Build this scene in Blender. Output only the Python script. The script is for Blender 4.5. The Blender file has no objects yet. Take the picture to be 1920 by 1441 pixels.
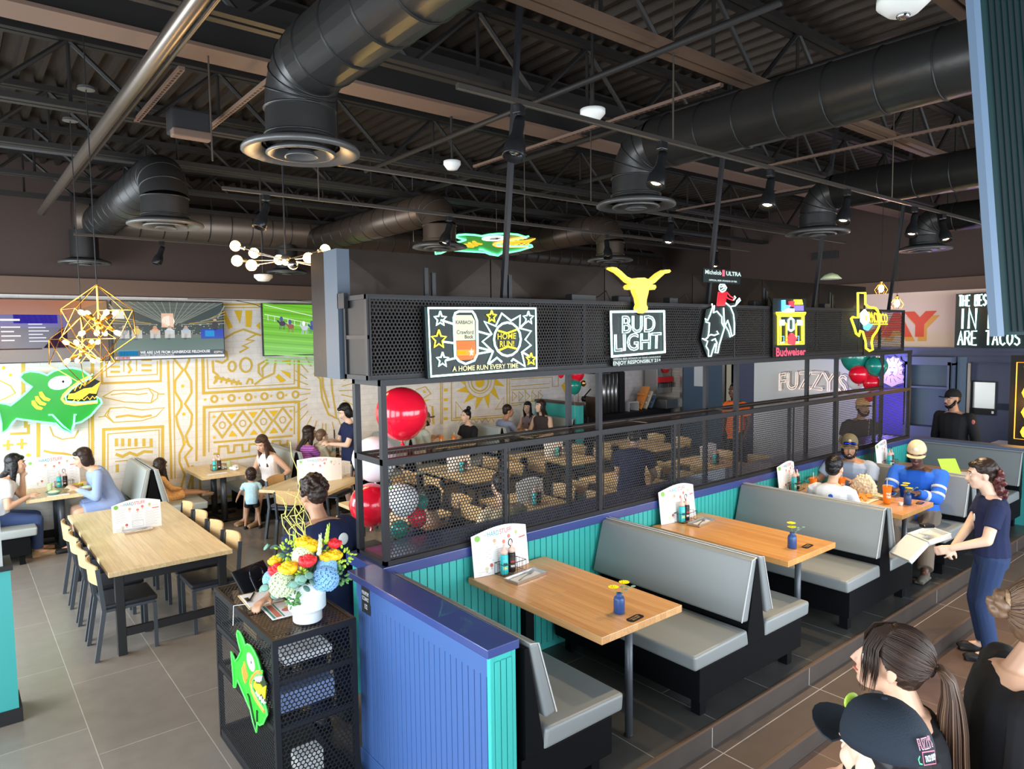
import bpy, math, random
from math import sin, cos, pi, radians as rad
from mathutils import Vector as V, Matrix, noise
random.seed(7)
SC = bpy.context.scene
COL = SC.collection

# ---------------------------------------------------------------- camera
cam_d = bpy.data.cameras.new('camera'); cam = bpy.data.objects.new('camera', cam_d); COL.objects.link(cam)
cam_d.lens = 24.44; cam_d.sensor_width = 36; cam_d.clip_start = 0.05; cam_d.clip_end = 100
_R = V((0.7757748, -0.63088962, -0.01231837)); _D = V((-0.05440498, -0.04742473, -0.9973921)); _F = V((0.62866013, 0.77442183, -0.07111445))
cam.matrix_world = Matrix(((_R.x, -_D.x, -_F.x, 0), (_R.y, -_D.y, -_F.y, 0), (_R.z, -_D.z, -_F.z, 2.75), (0, 0, 0, 1)))
SC.camera = cam

# ---------------------------------------------------------------- world, daylight, exposure
SC.view_settings.view_transform = 'Standard'; SC.view_settings.look = 'None'
SC.view_settings.gamma = 1; SC.view_settings.use_curve_mapping = False
SC.view_settings.exposure = 0.75
SC.cycles.use_denoising = True
SC.cycles.max_bounces = 7; SC.cycles.diffuse_bounces = 4; SC.cycles.glossy_bounces = 3; SC.cycles.transparent_max_bounces = 8
SC.cycles.sample_clamp_indirect = 6
w = bpy.data.worlds.new('world'); SC.world = w; w.use_nodes = True
w.node_tree.nodes['Background'].inputs[0].default_value = (0.75, 0.87, 1, 1)
w.node_tree.nodes['Background'].inputs[1].default_value = 0.9

def area(name, loc, rot, sx, sy, power, col):
    d = bpy.data.lights.new(name, 'AREA'); d.shape = 'RECTANGLE'; d.size = sx; d.size_y = sy; d.energy = power; d.color = col
    o = bpy.data.objects.new(name, d); COL.objects.link(o); o.location = loc; o.rotation_euler = rot
    return o
# daylight coming in through the glazed front wall (behind the camera) and the glazed left wall
area('daylight_front_west', (2.5, -2.75, 2.0), (rad(72), 0, 0), 6.5, 2.9, 330, (0.86, 0.94, 1))
area('daylight_front_east', (9.5, -2.75, 2.0), (rad(72), 0, 0), 6.0, 2.9, 240, (0.9, 0.96, 1))
area('daylight_left_near', (-2.35, 1.0, 2.0), (0, rad(-72), 0), 3.0, 5.0, 200, (0.84, 0.93, 1))
area('daylight_left_far', (-2.35, 7.6, 2.0), (0, rad(-72), 0), 3.0, 6.6, 420, (0.86, 0.95, 1))

# ---------------------------------------------------------------- helpers
MATS = {}
def newmat(name):
    m = bpy.data.materials.new(name); m.use_nodes = True; MATS[name] = m
    return m, m.node_tree, m.node_tree.nodes['Principled BSDF']
def mat(name, c, r=.5, metal=0, emit=0, ecol=None, bump=0, bscale=40, var=0, coat=0):
    m, t, b = newmat(name)
    b.inputs['Base Color'].default_value = (*c, 1); b.inputs['Roughness'].default_value = r; b.inputs['Metallic'].default_value = metal
    if max(c) < .08: b.inputs['Specular IOR Level'].default_value = .28
    if coat: b.inputs['Coat Weight'].default_value = coat
    if emit:
        b.inputs['Emission Color'].default_value = (*(ecol or c), 1); b.inputs['Emission Strength'].default_value = emit
    if bump or var:
        tc = t.nodes.new('ShaderNodeTexCoord'); n = t.nodes.new('ShaderNodeTexNoise'); n.inputs['Scale'].default_value = bscale; n.inputs['Detail'].default_value = 4
        t.links.new(tc.outputs['Object'], n.inputs['Vector'])
        if bump:
            bp = t.nodes.new('ShaderNodeBump'); bp.inputs['Strength'].default_value = bump; bp.inputs['Distance'].default_value = .01
            t.links.new(n.outputs['Fac'], bp.inputs['Height']); t.links.new(bp.outputs[0], b.inputs['Normal'])
        if var:
            r_ = t.nodes.new('ShaderNodeMapRange'); r_.inputs['To Min'].default_value = 1 - var; r_.inputs['To Max'].default_value = 1 + var
            mx = t.nodes.new('ShaderNodeVectorMath'); mx.operation = 'SCALE'; mx.inputs[0].default_value = c
            t.links.new(n.outputs['Fac'], r_.inputs[0]); t.links.new(r_.outputs[0], mx.inputs['Scale']); t.links.new(mx.outputs[0], b.inputs['Base Color'])
    return m
def colmat(name, emit=0, r=.6):
    """colour comes from the mesh's face colour attribute (print, paint, screen image)"""
    m, t, b = newmat(name); a = t.nodes.new('ShaderNodeAttribute'); a.attribute_name = 'Col'
    if emit:
        b.inputs['Base Color'].default_value = (.01, .01, .01, 1)
        t.links.new(a.outputs['Color'], b.inputs['Emission Color']); b.inputs['Emission Strength'].default_value = emit
    else: t.links.new(a.outputs['Color'], b.inputs['Base Color'])
    b.inputs['Roughness'].default_value = r
    return m
def grained(name, c1, c2, r=.35, axis='Y', strip=.045, length=.9, coat=0):
    """butcher-block timber: staves with grain running along the given object axis"""
    m, t, b = newmat(name); N = t.nodes.new; L = t.links.new
    tc = N('ShaderNodeTexCoord'); mp = N('ShaderNodeMapping'); L(tc.outputs['Object'], mp.inputs['Vector'])
    if axis == 'Y': mp.inputs['Rotation'].default_value = (0, 0, rad(90))
    br = N('ShaderNodeTexBrick'); br.inputs['Scale'].default_value = 1; br.inputs['Brick Width'].default_value = length; br.inputs['Row Height'].default_value = strip
    br.inputs['Mortar Size'].default_value = .0006; br.inputs['Color1'].default_value = (*c1, 1); br.inputs['Color2'].default_value = (*c2, 1)
    br.inputs['Mortar'].default_value = (c1[0]*.45, c1[1]*.4, c1[2]*.35, 1); br.inputs['Bias'].default_value = -.1; br.offset = .37
    L(mp.outputs[0], br.inputs['Vector'])
    sc = N('ShaderNodeMapping'); sc.inputs['Scale'].default_value = (3, 60, 60); L(mp.outputs[0], sc.inputs['Vector'])
    n = N('ShaderNodeTexNoise'); n.inputs['Scale'].default_value = 1; n.inputs['Detail'].default_value = 6; L(sc.outputs[0], n.inputs['Vector'])
    mr = N('ShaderNodeMapRange'); mr.inputs['To Min'].default_value = .68; mr.inputs['To Max'].default_value = 1.25; L(n.outputs['Fac'], mr.inputs[0])
    vm = N('ShaderNodeVectorMath'); vm.operation = 'SCALE'; L(br.outputs['Color'], vm.inputs[0]); L(mr.outputs[0], vm.inputs['Scale']); L(vm.outputs[0], b.inputs['Base Color'])
    b.inputs['Roughness'].default_value = r; b.inputs['Coat Weight'].default_value = coat
    return m
def tiled(name, c1, c2, grout, wx, hy, r=.35, axis='Y', off=.5, mortar=.003, vert=False, loc=(0, 0, 0)):
    m, t, b = newmat(name); N = t.nodes.new; L = t.links.new
    g = N('ShaderNodeNewGeometry'); mp = N('ShaderNodeMapping'); L(g.outputs['Position'], mp.inputs['Vector']); mp.inputs['Location'].default_value = loc
    if vert: mp.inputs['Rotation'].default_value = (rad(-90), 0, 0) if axis == 'X' else (0, rad(-90), rad(-90))
    elif axis == 'Y': mp.inputs['Rotation'].default_value = (0, 0, rad(90))
    br = N('ShaderNodeTexBrick'); br.inputs['Scale'].default_value = 1; br.inputs['Brick Width'].default_value = wx; br.inputs['Row Height'].default_value = hy
    br.inputs['Mortar Size'].default_value = mortar; br.inputs['Mortar Smooth'].default_value = .2; br.offset = off
    br.inputs['Color1'].default_value = (*c1, 1); br.inputs['Color2'].default_value = (*c2, 1); br.inputs['Mortar'].default_value = (*grout, 1); L(mp.outputs[0], br.inputs['Vector'])
    n = N('ShaderNodeTexNoise'); n.inputs['Scale'].default_value = 7; n.inputs['Detail'].default_value = 8; L(g.outputs['Position'], n.inputs['Vector'])
    mr = N('ShaderNodeMapRange'); mr.inputs['To Min'].default_value = .8; mr.inputs['To Max'].default_value = 1.2; L(n.outputs['Fac'], mr.inputs[0])
    vm = N('ShaderNodeVectorMath'); vm.operation = 'SCALE'; L(br.outputs['Color'], vm.inputs[0]); L(mr.outputs[0], vm.inputs['Scale']); L(vm.outputs[0], b.inputs['Base Color'])
    bp = N('ShaderNodeBump'); bp.inputs['Strength'].default_value = .25; bp.inputs['Distance'].default_value = .004; bp.invert = True
    L(br.outputs['Fac'], bp.inputs['Height']); L(bp.outputs[0], b.inputs['Normal'])
    b.inputs['Roughness'].default_value = r
    return m
def glassy(name, c, a=.25):
    m, t, b = newmat(name); b.inputs['Base Color'].default_value = (*c, 1); b.inputs['Roughness'].default_value = .05; b.inputs['Alpha'].default_value = a
    return m

mat('black', (.012, .012, .013), .55); mat('black_gloss', (.01, .01, .011), .25); mat('black_metal', (.03, .03, .032), .4, .3)
mat('frame_black', (.02, .02, .023), .45, .2); mat('mesh_black', (.02, .018, .018), .5, .2); mat('mesh_podium', (.016, .017, .021), .4, .3)
mat('duct', (.035, .034, .034), .36, .55, bump=.15, bscale=20); mat('duct_seam', (.02, .02, .02), .4, .5)
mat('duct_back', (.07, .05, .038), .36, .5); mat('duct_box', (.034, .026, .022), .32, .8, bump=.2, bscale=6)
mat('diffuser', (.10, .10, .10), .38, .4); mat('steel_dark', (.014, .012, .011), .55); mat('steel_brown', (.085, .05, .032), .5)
mat('deck', (.030, .022, .017), .5, .4); mat('ceil_black', (.02, .018, .017), .8)
mat('conduit', (.17, .14, .115), .32, .8); mat('track', (.05, .042, .036), .4, .5); mat('chrome', (.5, .5, .5), .18, 1); mat('steel', (.45, .44, .42), .3, .9)
mat('wall_dark', (.052, .034, .029), .75, bump=.05); mat('wall_band', (.12, .072, .05), .7); mat('wall_near', (.05, .045, .045), .8)
mat('navy_panel', (.055, .065, .12), .5); mat('navy_light', (.10, .13, .2), .5); mat('navy_deep', (.02, .025, .045), .6)
mat('blue_wall', (.048, .11, .30), .42); mat('blue_cap', (.035, .055, .20), .28, coat=.3)
mat('teal', (.035, .30, .29), .45); mat('teal_bright', (.045, .42, .385), .42); mat('slate_blue', (.09, .14, .21), .5); mat('slate_green', (.003, .02, .022), .7); mat('end_blue', (.05, .07, .1), .5); mat('slate_rib', (.002, .008, .01), .8)
mat('vinyl', (.2, .22, .225), .38, bump=.06, bscale=150); mat('vinyl_light', (.33, .36, .35), .38, bump=.06, bscale=150); mat('vinyl_black', (.02, .022, .028), .35)
mat('booth_base', (.003, .0035, .0045), .6); MATS['booth_base'].node_tree.nodes['Principled BSDF'].inputs['Specular IOR Level'].default_value = .1; mat('piping', (.5, .5, .5), .4); mat('chair_steel', (.07, .08, .095), .4, .3)
mat('white', (.7, .7, .67), .5); mat('cream', (.72, .62, .45), .6); mat('cream_wall', (.78, .60, .47), .7); mat('violet_glow_paint', (.10, .08, .5), .5); mat('lion_cream', (.6, .45, .36), .6); mat('ceramic', (.78, .85, .88), .25); mat('paper', (.82, .82, .84), .6); mat('orange_cup', (.85, .22, .02), .35)
mat('sauce_teal', (.03, .5, .55), .35); mat('sauce_black', (.02, .015, .015), .3); mat('cap_pink', (.75, .5, .42), .5); mat('tray_metal', (.62, .62, .63), .3, .8)
mat('vase_blue', (.02, .06, .2), .35); mat('petal_yellow', (.9, .72, .0), .5); mat('leaf', (.10, .26, .07), .5); mat('leaf_grey', (.14, .28, .22), .55); mat('lime', (.42, .62, .06), .6)
mat('rose_yellow', (.9, .5, .01), .5); mat('rose_red', (.8, .02, .03), .5); mat('hydr_white', (.62, .75, .45), .7, bump=.6, bscale=90, var=.35); mat('hydr_blue', (.22, .45, .75), .7, bump=.6, bscale=90, var=.35); mat('willow', (.55, .5, .12), .6)
mat('balloon_red', (.75, .008, .03), .18, coat=.5); mat('balloon_white', (.85, .85, .88), .25); mat('balloon_teal', (.01, .22, .17), .2, coat=.4); mat('gold', (.8, .5, .15), .2, 1)
mat('brass', (.75, .42, .08), .3, 1); mat('denim', (.03, .06, .17), .8, bump=.2, bscale=200); mat('screen_off', (.01, .01, .012), .15)
mat('bulb_warm', (1, .8, .4), .3, emit=14, ecol=(1, .55, .14)); mat('bulb_spot', (1, .9, .7), .3, emit=16, ecol=(1, .7, .36))
for n_, c_, e_ in (('neon_white', (.62, 1, .93), 1.6), ('neon_green', (.03, 1, .2), .9), ('neon_mint', (.16, 1, .42), 1.3), ('neon_orange', (1, .25, .06), 1.5), ('neon_yellow', (1, .85, .03), 1.1), ('neon_red', (1, .03, .05), .9), ('neon_pink', (1, .12, .25), 1), ('neon_blue', (.1, .45, 1), 1), ('neon_amber', (1, .38, .02), 1.3), ('neon_blush', (1, .75, .6), .5), ('neon_cream', (1, .9, .55), .6), ('lemon_glow', (1, .66, .06), .75), ('violet_glow', (.2, .15, 1), .5)):
    mat(n_, c_, .4, emit=e_, ecol=c_)
mat('sign_board', (.003, .010, .011), .35); mat('shelf_lit_bronze', (.24, .17, .13), .4, .4); mat('sign_green', (.0, .20, .01), .3, emit=.12, ecol=(0, .8, .04)); mat('sign_gold', (.8, .45, .02), .4, emit=.45, ecol=(1, .6, .03)); mat('fish_green', (.03, .62, .03), .4); mat('fish_edge', (.10, .8, .12), .4); mat('fish_dark', (.02, .05, .02), .4); mat('fish_yellow', (.95, .75, .02), .4); mat('fish_orange', (.85, .3, .06), .4)
mat('skin_a', (.62, .37, .25), .5); mat('skin_b', (.42, .22, .13), .5); mat('skin_c', (.09, .04, .025), .5); mat('skin_d', (.28, .14, .08), .5); mat('skin_e', (.70, .46, .34), .5)
mat('hair_black', (.008, .007, .008), .35); mat('hair_dark', (.025, .014, .01), .38); mat('hair_brown', (.06, .032, .02), .4); mat('hair_light', (.16, .09, .05), .4); mat('hair_red', (.08, .015, .015), .4); mat('eye', (.85, .85, .85), .2); mat('iris', (.02, .012, .01), .2); mat('lip', (.5, .14, .12), .5); mat('teeth', (.85, .82, .78), .3)
colmat('print'); colmat('screen', emit=.62, r=.2); colmat('lit_print', emit=.62); colmat('paint', r=.75)
grained('oak_table', (.56, .29, .115), (.66, .37, .16), .3, 'Y', .05, 1.1, .2); grained('oak_pale', (.68, .5, .26), (.76, .58, .33), .35, 'Y', .06, 1.2); grained('oak_pale_x', (.66, .46, .23), (.74, .54, .3), .35, 'X', .06, 1.2); grained('oak_chair', (.62, .40, .18), (.66, .43, .2), .4, 'X', .2, 3); grained('oak_warm', (.6, .29, .09), (.7, .37, .12), .3, 'Y', .05, .9, .3)
grained('oak_red', (.32, .12, .05), (.36, .14, .06), .3, 'X', .2, 3)
tiled('tile_floor', (.178, .152, .128), (.2, .172, .147), (.33, .3, .26), 1.22, .636, .3, 'Y', .34, .0035, loc=(.32, 0, 0))
tiled('tile_platform', (.042, .042, .042), (.055, .053, .05), (.22, .21, .2), 1.22, .61, .32, 'Y', .4, .003, loc=(0, .0, 0)); tiled('tile_step', (.07, .052, .043), (.08, .06, .05), (.3, .28, .27), 1.2, .6, .38, 'X', 0, .004); tiled('tile_riser', (.045, .036, .032), (.055, .044, .038), (.3, .28, .27), 1.2, .6, .4, 'X', 0, .004, vert=True)
tiled('tile_walk', (.10, .06, .042), (.115, .07, .05), (.22, .17, .14), .61, .61, .3, 'X', .5, .003)
tiled('brick_white', (.74, .70, .66), (.78, .74, .70), (.62, .58, .54), .4, .1, .6, 'X', .5, .003, vert=True); tiled('brick_grey', (.42, .36, .31), (.55, .48, .42), (.3, .26, .22), .45, .07, .6, 'Y', .5, .004, vert=True)

class MB:
    """collects shapes into one mesh"""
    def __init__(s): s.v = []; s.f = []; s.m = []; s.c = []; s.mi = 0; s.col = None; s.X = None
    def add(s, vs, fs):
        o = len(s.v); s.v += [tuple(s.X @ V(p)) for p in vs] if s.X else [tuple(p) for p in vs]
        s.f += [tuple(i + o for i in f) for f in fs]; s.m += [s.mi] * len(fs)
        if s.col: s.c += [s.col] * len(fs)
        return s
    def box(s, a, b, rz=0):
        x0, y0, z0 = a; x1, y1, z1 = b; vs = [(x, y, z) for z in (z0, z1) for y in (y0, y1) for x in (x0, x1)]
        if rz:
            cx, cy = (x0 + x1) / 2, (y0 + y1) / 2; vs = [(cx + (x-cx)*cos(rz) - (y-cy)*sin(rz), cy + (x-cx)*sin(rz) + (y-cy)*cos(rz), z) for x, y, z in vs]
        return s.add(vs, [(0, 2, 3, 1), (4, 5, 7, 6), (0, 1, 5, 4), (2, 6, 7, 3), (0, 4, 6, 2), (1, 3, 7, 5)])
    def bar(s, p, q, w, h=None):
        """square bar between two points"""
        return s.tube([p, q], w / 2 * 1.414, 4, twist=pi / 4, ry=(h or w) / w)
    def tube(s, pts, r, n=8, closed=False, twist=0, ry=1, cap=True, up=None):
        P = [V(p) for p in pts]; k = len(P); rs = r if isinstance(r, (list, tuple)) else [r] * k; vs = []; prev = None
        for i, p in enumerate(P):
            a = P[(i - 1) % k] if (closed or i) else P[0]; b = P[(i + 1) % k] if (closed or i < k - 1) else P[-1]
            d = (b - a); d = d.normalized() if d.length > 1e-9 else V((0, 0, 1))
            if prev is None:
                ref = V(up) if up else (V((0, 0, 1)) if abs(d.z) < .9 else V((0, 1, 0))); u = d.cross(ref).normalized()
            else:
                u = prev - d * prev.dot(d); u = u.normalized() if u.length > 1e-6 else d.orthogonal().normalized()
            prev = u; w_ = d.cross(u)
            for j in range(n):
                t = twist + 2 * pi * j / n; vs.append(p + u * (rs[i] * cos(t)) + w_ * (rs[i] * ry * sin(t)))
        fs = []
        for i in range(k if closed else k - 1):
            for j in range(n): a, b = i * n, ((i + 1) % k) * n; fs.append((a + j, a + (j+1) % n, b + (j+1) % n, b + j))
        if cap and not closed: fs += [tuple(range(n))[::-1], tuple(range((k-1)*n, k*n))]
        return s.add(vs, fs)
    def cone(s, p, q, r0, r1, n=10): return s.tube([p, q], [r0, r1], n)
    def lathe(s, prof, c=(0, 0, 0), n=20, axis='Z', cap=True):
        vs = []; k = len(prof)
        for r, z in prof:
            for j in range(n):
                t = 2 * pi * j / n; a, b = r * cos(t), r * sin(t)
                vs.append({'Z': (c[0]+a, c[1]+b, c[2]+z), 'X': (c[0]+z, c[1]+a, c[2]+b), 'Y': (c[0]+b, c[1]+z, c[2]+a)}[axis])
        fs = [(i*n+j, i*n+(j+1) % n, (i+1)*n+(j+1) % n, (i+1)*n+j) for i in range(k-1) for j in range(n)]
        if cap: fs += [tuple(range(n))[::-1], tuple(range((k-1)*n, k*n))]
        return s.add(vs, fs)
    def ball(s, c, r, n=10, m=7, R=None):
        rx, ry, rz = r if isinstance(r, (tuple, list)) else (r, r, r); c = V(c); vs = []
        for i in range(m + 1):
            ph = pi * i / m
            for j in range(n):
                p = V((rx * sin(ph) * cos(2*pi*j/n), ry * sin(ph) * sin(2*pi*j/n), rz * cos(ph)))
                vs.append(c + (R @ p if R else p))
        return s.add(vs, [(i*n+j, (i+1)*n+j, (i+1)*n+(j+1) % n, i*n+(j+1) % n) for i in range(m) for j in range(n)])
    def prism(s, poly, fn, d0, d1):
        """extrude a 2-D outline; fn(u, v, d) gives the 3-D point"""
        k = len(poly); vs = [fn(u, v, d) for d in (d0, d1) for u, v in poly]
        return s.add(vs, [tuple(range(k))[::-1], tuple(range(k, 2*k))] + [(i, (i+1) % k, k + (i+1) % k, k + i) for i in range(k)])
    def build(s, name, m, parent=None, smooth=False, bevel=0, segs=2, loc=None, rz=0):
        me = bpy.data.meshes.new(name); me.from_pydata(s.v, [], s.f); ms = m if isinstance(m, (list, tuple)) else [m]
        for q in ms: me.materials.append(MATS[q])
        if len(ms) > 1: me.polygons.foreach_set('material_index', s.m)
        if s.c:
            at = me.color_attributes.new('Col', 'FLOAT_COLOR', 'CORNER'); buf = []
            for p in me.polygons: buf += list(s.c[p.index]) * p.loop_total
            at.data.foreach_set('color', buf)
        if bevel:
            import bmesh
            bm = bmesh.new(); bm.from_mesh(me); bmesh.ops.remove_doubles(bm, verts=bm.verts, dist=1e-5)
            bmesh.ops.bevel(bm, geom=[e for e in bm.edges if len(e.link_faces) == 2 and e.calc_face_angle() > .5], offset=bevel, segments=segs, affect='EDGES', profile=.6, clamp_overlap=True); bm.to_mesh(me); bm.free()
        me.update()
        if smooth: me.polygons.foreach_set('use_smooth', [True] * len(me.polygons))
        o = bpy.data.objects.new(name, me); COL.objects.link(o)
        if parent: o.parent = parent
        if loc: o.location = loc
        if rz: o.rotation_euler = (0, 0, rz)
        return o

def tag(o, label, cat=None, group=None, kind=None):
    o['label'] = label
    if cat: o['category'] = cat
    if group: o['group'] = group
    if kind: o['kind'] = kind
    return o
def thing(name, label, cat, loc=(0, 0, 0), rz=0, group=None):
    o = bpy.data.objects.new(name, None); o.empty_display_size = .05; COL.objects.link(o); o.location = loc; o.rotation_euler = (0, 0, rz)
    return tag(o, label, cat, group)
def struct(o, label=None): o['kind'] = 'structure'; (label and o.__setitem__('label', label)); return o
def dup(root, loc, rz=0, label=None, group=None, parent=None):
    r = root.copy(); COL.objects.link(r); r.parent = parent
    if parent is None or loc is not None: r.location = loc; r.rotation_euler = (0, 0, rz)
    if label: r['label'] = label
    if group: r['group'] = group
    for ch in root.children: dup(ch, None, parent=r)
    return r

def perf(w, h, pitch=.02, k=.74, frame=.012):
    """perforated sheet in local X-Z from (0,0): hexagonal cells around hexagonal holes"""
    b = MB(); R = pitch / math.sqrt(3); dz = pitch * .866; rows = max(1, round((h - 2*frame) / dz)); cols = max(1, round((w - 2*frame) / pitch - .5))
    px = (w - 2*frame) / (cols + .5); pz = (h - 2*frame) / rows
    vs, fs = b.v, b.f
    hx = [(0, 1), (.866, .5), (.866, -.5), (0, -1), (-.866, -.5), (-.866, .5)]
    for i in range(rows):
        for j in range(cols):
            cx = frame + px * (j + .5 + (.5 if i % 2 else 0)); cz = frame + pz * (i + .5); o = len(vs)
            for q in (1.06, k):
                for x, z in hx: vs.append((cx + x * R * q * px / pitch, 0 if q > 1 else .0008, cz + z * R * q * pz / dz))
            fs += [(o+a, o+(a+1) % 6, o+6+(a+1) % 6, o+6+a) for a in range(6)]
    b.m = [0] * len(fs)
    f = frame
    for a, c in (((0, -.003, 0), (w, .003, f)), ((0, -.003, h-f), (w, .003, h)), ((0, -.003, f), (f, .003, h-f)), ((w-f, -.003, f), (w, .003, h-f))): b.box(a, c)
    return b

_TX = {}
def text_mesh(s, bold=0):
    """unit-height lettering as (verts, faces) with its width"""
    if (s, bold) in _TX: return _TX[(s, bold)]
    c = bpy.data.curves.new('t', 'FONT'); c.body = s; c.size = 1; c.offset = bold; c.resolution_u = 3; o = bpy.data.objects.new('t', c); COL.objects.link(o)
    dg = bpy.context.evaluated_depsgraph_get(); me = o.evaluated_get(dg).to_mesh(); vs = [(v.co.x, v.co.y) for v in me.vertices]; fs = [tuple(p.vertices) for p in me.polygons]
    o.evaluated_get(dg).to_mesh_clear(); bpy.data.objects.remove(o); bpy.data.curves.remove(c)
    x0 = min(v[0] for v in vs); x1 = max(v[0] for v in vs); y0 = min(v[1] for v in vs); y1 = max(v[1] for v in vs)
    vs = [((x - x0) / (x1 - x0), (y - y0) / (y1 - y0)) for x, y in vs]; _TX[(s, bold)] = (vs, fs); return vs, fs
def text_loops(s):
    vs, fs = text_mesh(s); cnt = {}
    for f in fs:
        for a, b in zip(f, f[1:] + f[:1]):
            ka, kb = (round(vs[a][0], 4), round(vs[a][1], 4)), (round(vs[b][0], 4), round(vs[b][1], 4)); k = (min(ka, kb), max(ka, kb)); cnt[k] = cnt.get(k, 0) + 1
    nb = {}
    for (a, b), n in cnt.items():
        if n == 1 and a != b: nb.setdefault(a, []).append(b); nb.setdefault(b, []).append(a)
    loops = []; seen = set()
    for st in list(nb):
        if st in seen: continue
        lp = [st]; seen.add(st); cur = st
        while True:
            nx = [q for q in nb[cur] if q not in seen]
            if not nx: break
            cur = nx[0]; seen.add(cur); lp.append(cur)
        if len(lp) > 2: loops.append(lp)
    return loops

class Flat:
    """coloured shapes laid on a flat surface: fn(u, v, d) maps to 3-D, d is the layer height"""
    def __init__(s, fn, step=.0012): s.b = MB(); s.fn = fn; s.d = 0; s.step = step
    def up(s): s.d += s.step; return s
    def poly(s, pts, c): s.b.col = (*c, 1); s.b.add([s.fn(u, v, s.d) for u, v in pts], [tuple(range(len(pts)))]); return s
    def rect(s, u0, v0, u1, v1, c): return s.poly([(u0, v0), (u1, v0), (u1, v1), (u0, v1)], c)
    def disc(s, u, v, r, c, ry=None, n=14): return s.poly([(u + r*cos(2*pi*i/n), v + (ry or r)*sin(2*pi*i/n)) for i in range(n)], c)
    def line(s, pts, w, c, closed=False):
        P = []
        for p in pts:
            q = V((p[0], p[1]))
            if not P or (q - P[-1]).length > 1e-5: P.append(q)
        if closed and (P[0] - P[-1]).length < 1e-5: P.pop()
        k = len(P)
        if k < 2: return s
        L_ = []
        for i in range(k):
            a = P[i-1] if (closed or i) else None; b = P[(i+1) % k] if (closed or i < k-1) else None
            d0 = (P[i] - a).normalized() if a is not None else None; d1 = (b - P[i]).normalized() if b is not None else None
            d0 = d0 or d1; d1 = d1 or d0; n0 = V((-d0.y, d0.x)); n1 = V((-d1.y, d1.x)); m = n0 + n1; m = m.normalized() if m.length > .2 else n0; f_ = min(1 / max(m.dot(n0), .01), 1.7)
            e = -d0*w*.3 if a is None else (d1*w*.3 if b is None else V((0, 0))); L_.append((P[i] + e + m*w/2*f_, P[i] + e - m*w/2*f_))
        for i in range(k if closed else k - 1):
            a, b = L_[i], L_[(i+1) % k]; s.poly([tuple(a[0]), tuple(a[1]), tuple(b[1]), tuple(b[0])], c)
        return s
    def ring(s, u, v, r, w, c, n=16): return s.line([(u + r*cos(2*pi*i/n), v + r*sin(2*pi*i/n)) for i in range(n)], w, c, True)
    def text(s, t, u0, v0, u1, v1, c, bold=0, du=0, slant=0):
        vs, fs = text_mesh(t, bold); s.b.col = (*c, 1)
        s.b.add([s.fn(u0 + (u1-u0)*x + slant*y, v0 + (v1-v0)*y + du*x, s.d) for x, y in vs], fs); return s
    def build(s, name, m, parent=None, **k): return s.b.build(name, m, parent, **k)
def pairs(a): return [(a[i], a[i+1]) for i in range(0, len(a), 2)]

# ================================================================ the room
def slab(name, a, b, m, label=None, **k):
    return struct(MB().box(a, b).build(name, m, **k), label)
slab('floor', (-2.3, -2.7, -.12), (14.4, 11.6, 0), 'tile_floor')
o = struct(MB().box((2.2, -2.6, 0), (14.4, 2.17, .006)).build('floor_walkway', 'tile_walk'), 'brown square tiled walkway below the booth steps')
# back wall with the mural, and the dark wall and band above it
struct(MB().box((-2.4, 11.58, 0), (14.5, 11.8, 3.4)).build('wall_back', 'brick_white'), 'white painted block wall carrying the yellow line mural')
struct(MB().box((-2.4, 11.3, 3.56), (14.5, 11.8, 5.2)).build('wall_back_upper', 'wall_dark'), 'dark brown upper wall above the televisions')
struct(MB().box((-2.4, 11.24, 3.38), (14.5, 11.8, 3.6)).build('trim_1', 'wall_band'), 'brown fascia band above the televisions')
slab('baseboard_back', (-1.2, 11.55, 0), (14.3, 11.58, .1), 'black')
# left wall: piers and rails around big windows
b = MB(); b.box((-2.4, -2.8, 0), (-2.2, 11.6, .5)); b.box((-2.4, -2.8, 3.4), (-2.2, 11.6, 5.2))
for y in (-2.7, 3.6, 11.2): b.box((-2.4, y, .5), (-2.2, y + .5, 3.4))
struct(b.build('wall_left', 'wall_near'))
b = MB(); b.box((-2.4, -2.95, 0), (14.5, -2.8, .5)); b.box((-2.4, -2.95, 3.5), (14.5, -2.8, 5.2))
for x in (-2.3, 5.85, 12.6): b.box((x, -2.95, .5), (x + .6, -2.8, 3.5))
struct(b.build('wall_front', 'wall_near'))
# right wall: navy joinery below, cream panel above, dark brown over that
struct(MB().box((13.05, -2.8, 0), (13.3, 8.6, 2.4)).build('wall_right', 'navy_panel'), 'navy panelled wall at the far end')
struct(MB().box((13.02, -2.8, 2.44), (13.3, 8.6, 3.42)).build('wall_right_sign_panel', 'cream_wall'), 'cream wall panel above the navy joinery')
struct(MB().box((12.98, -2.8, 3.58), (13.3, 8.6, 5.2)).build('wall_right_upper', 'wall_dark'), 'dark brown upper wall above the cream panel')
struct(MB().box((12.9, -2.8, 3.4), (13.3, 8.6, 3.6)).build('trim_2', 'wall_band'), 'tan fascia band above the cream panel')
b = MB(); b.box((12.86, -2.8, 2.33), (13.06, 8.6, 2.4)); b.box((12.8, -2.8, 2.4), (13.06, 8.6, 2.45)); b.box((12.93, -2.8, 2.22), (13.06, 8.6, 2.33))
struct(b.build('trim_3', 'navy_panel'), 'navy crown moulding under the cream panel')
struct(MB().box((14.2, 8.6, 0), (14.4, 9.5, 3.4)).build('wall_alcove', 'navy_deep')); struct(MB().box((13.05, 8.5, 0), (14.4, 8.6, 5.2)).build('wall_return', 'navy_deep'))
struct(MB().box((14.2, 10.75, 0), (14.4, 11.6, 3.4)).build('wall_service', 'brick_grey'), 'grey stacked tile wall beside the drinks machine')
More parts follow.
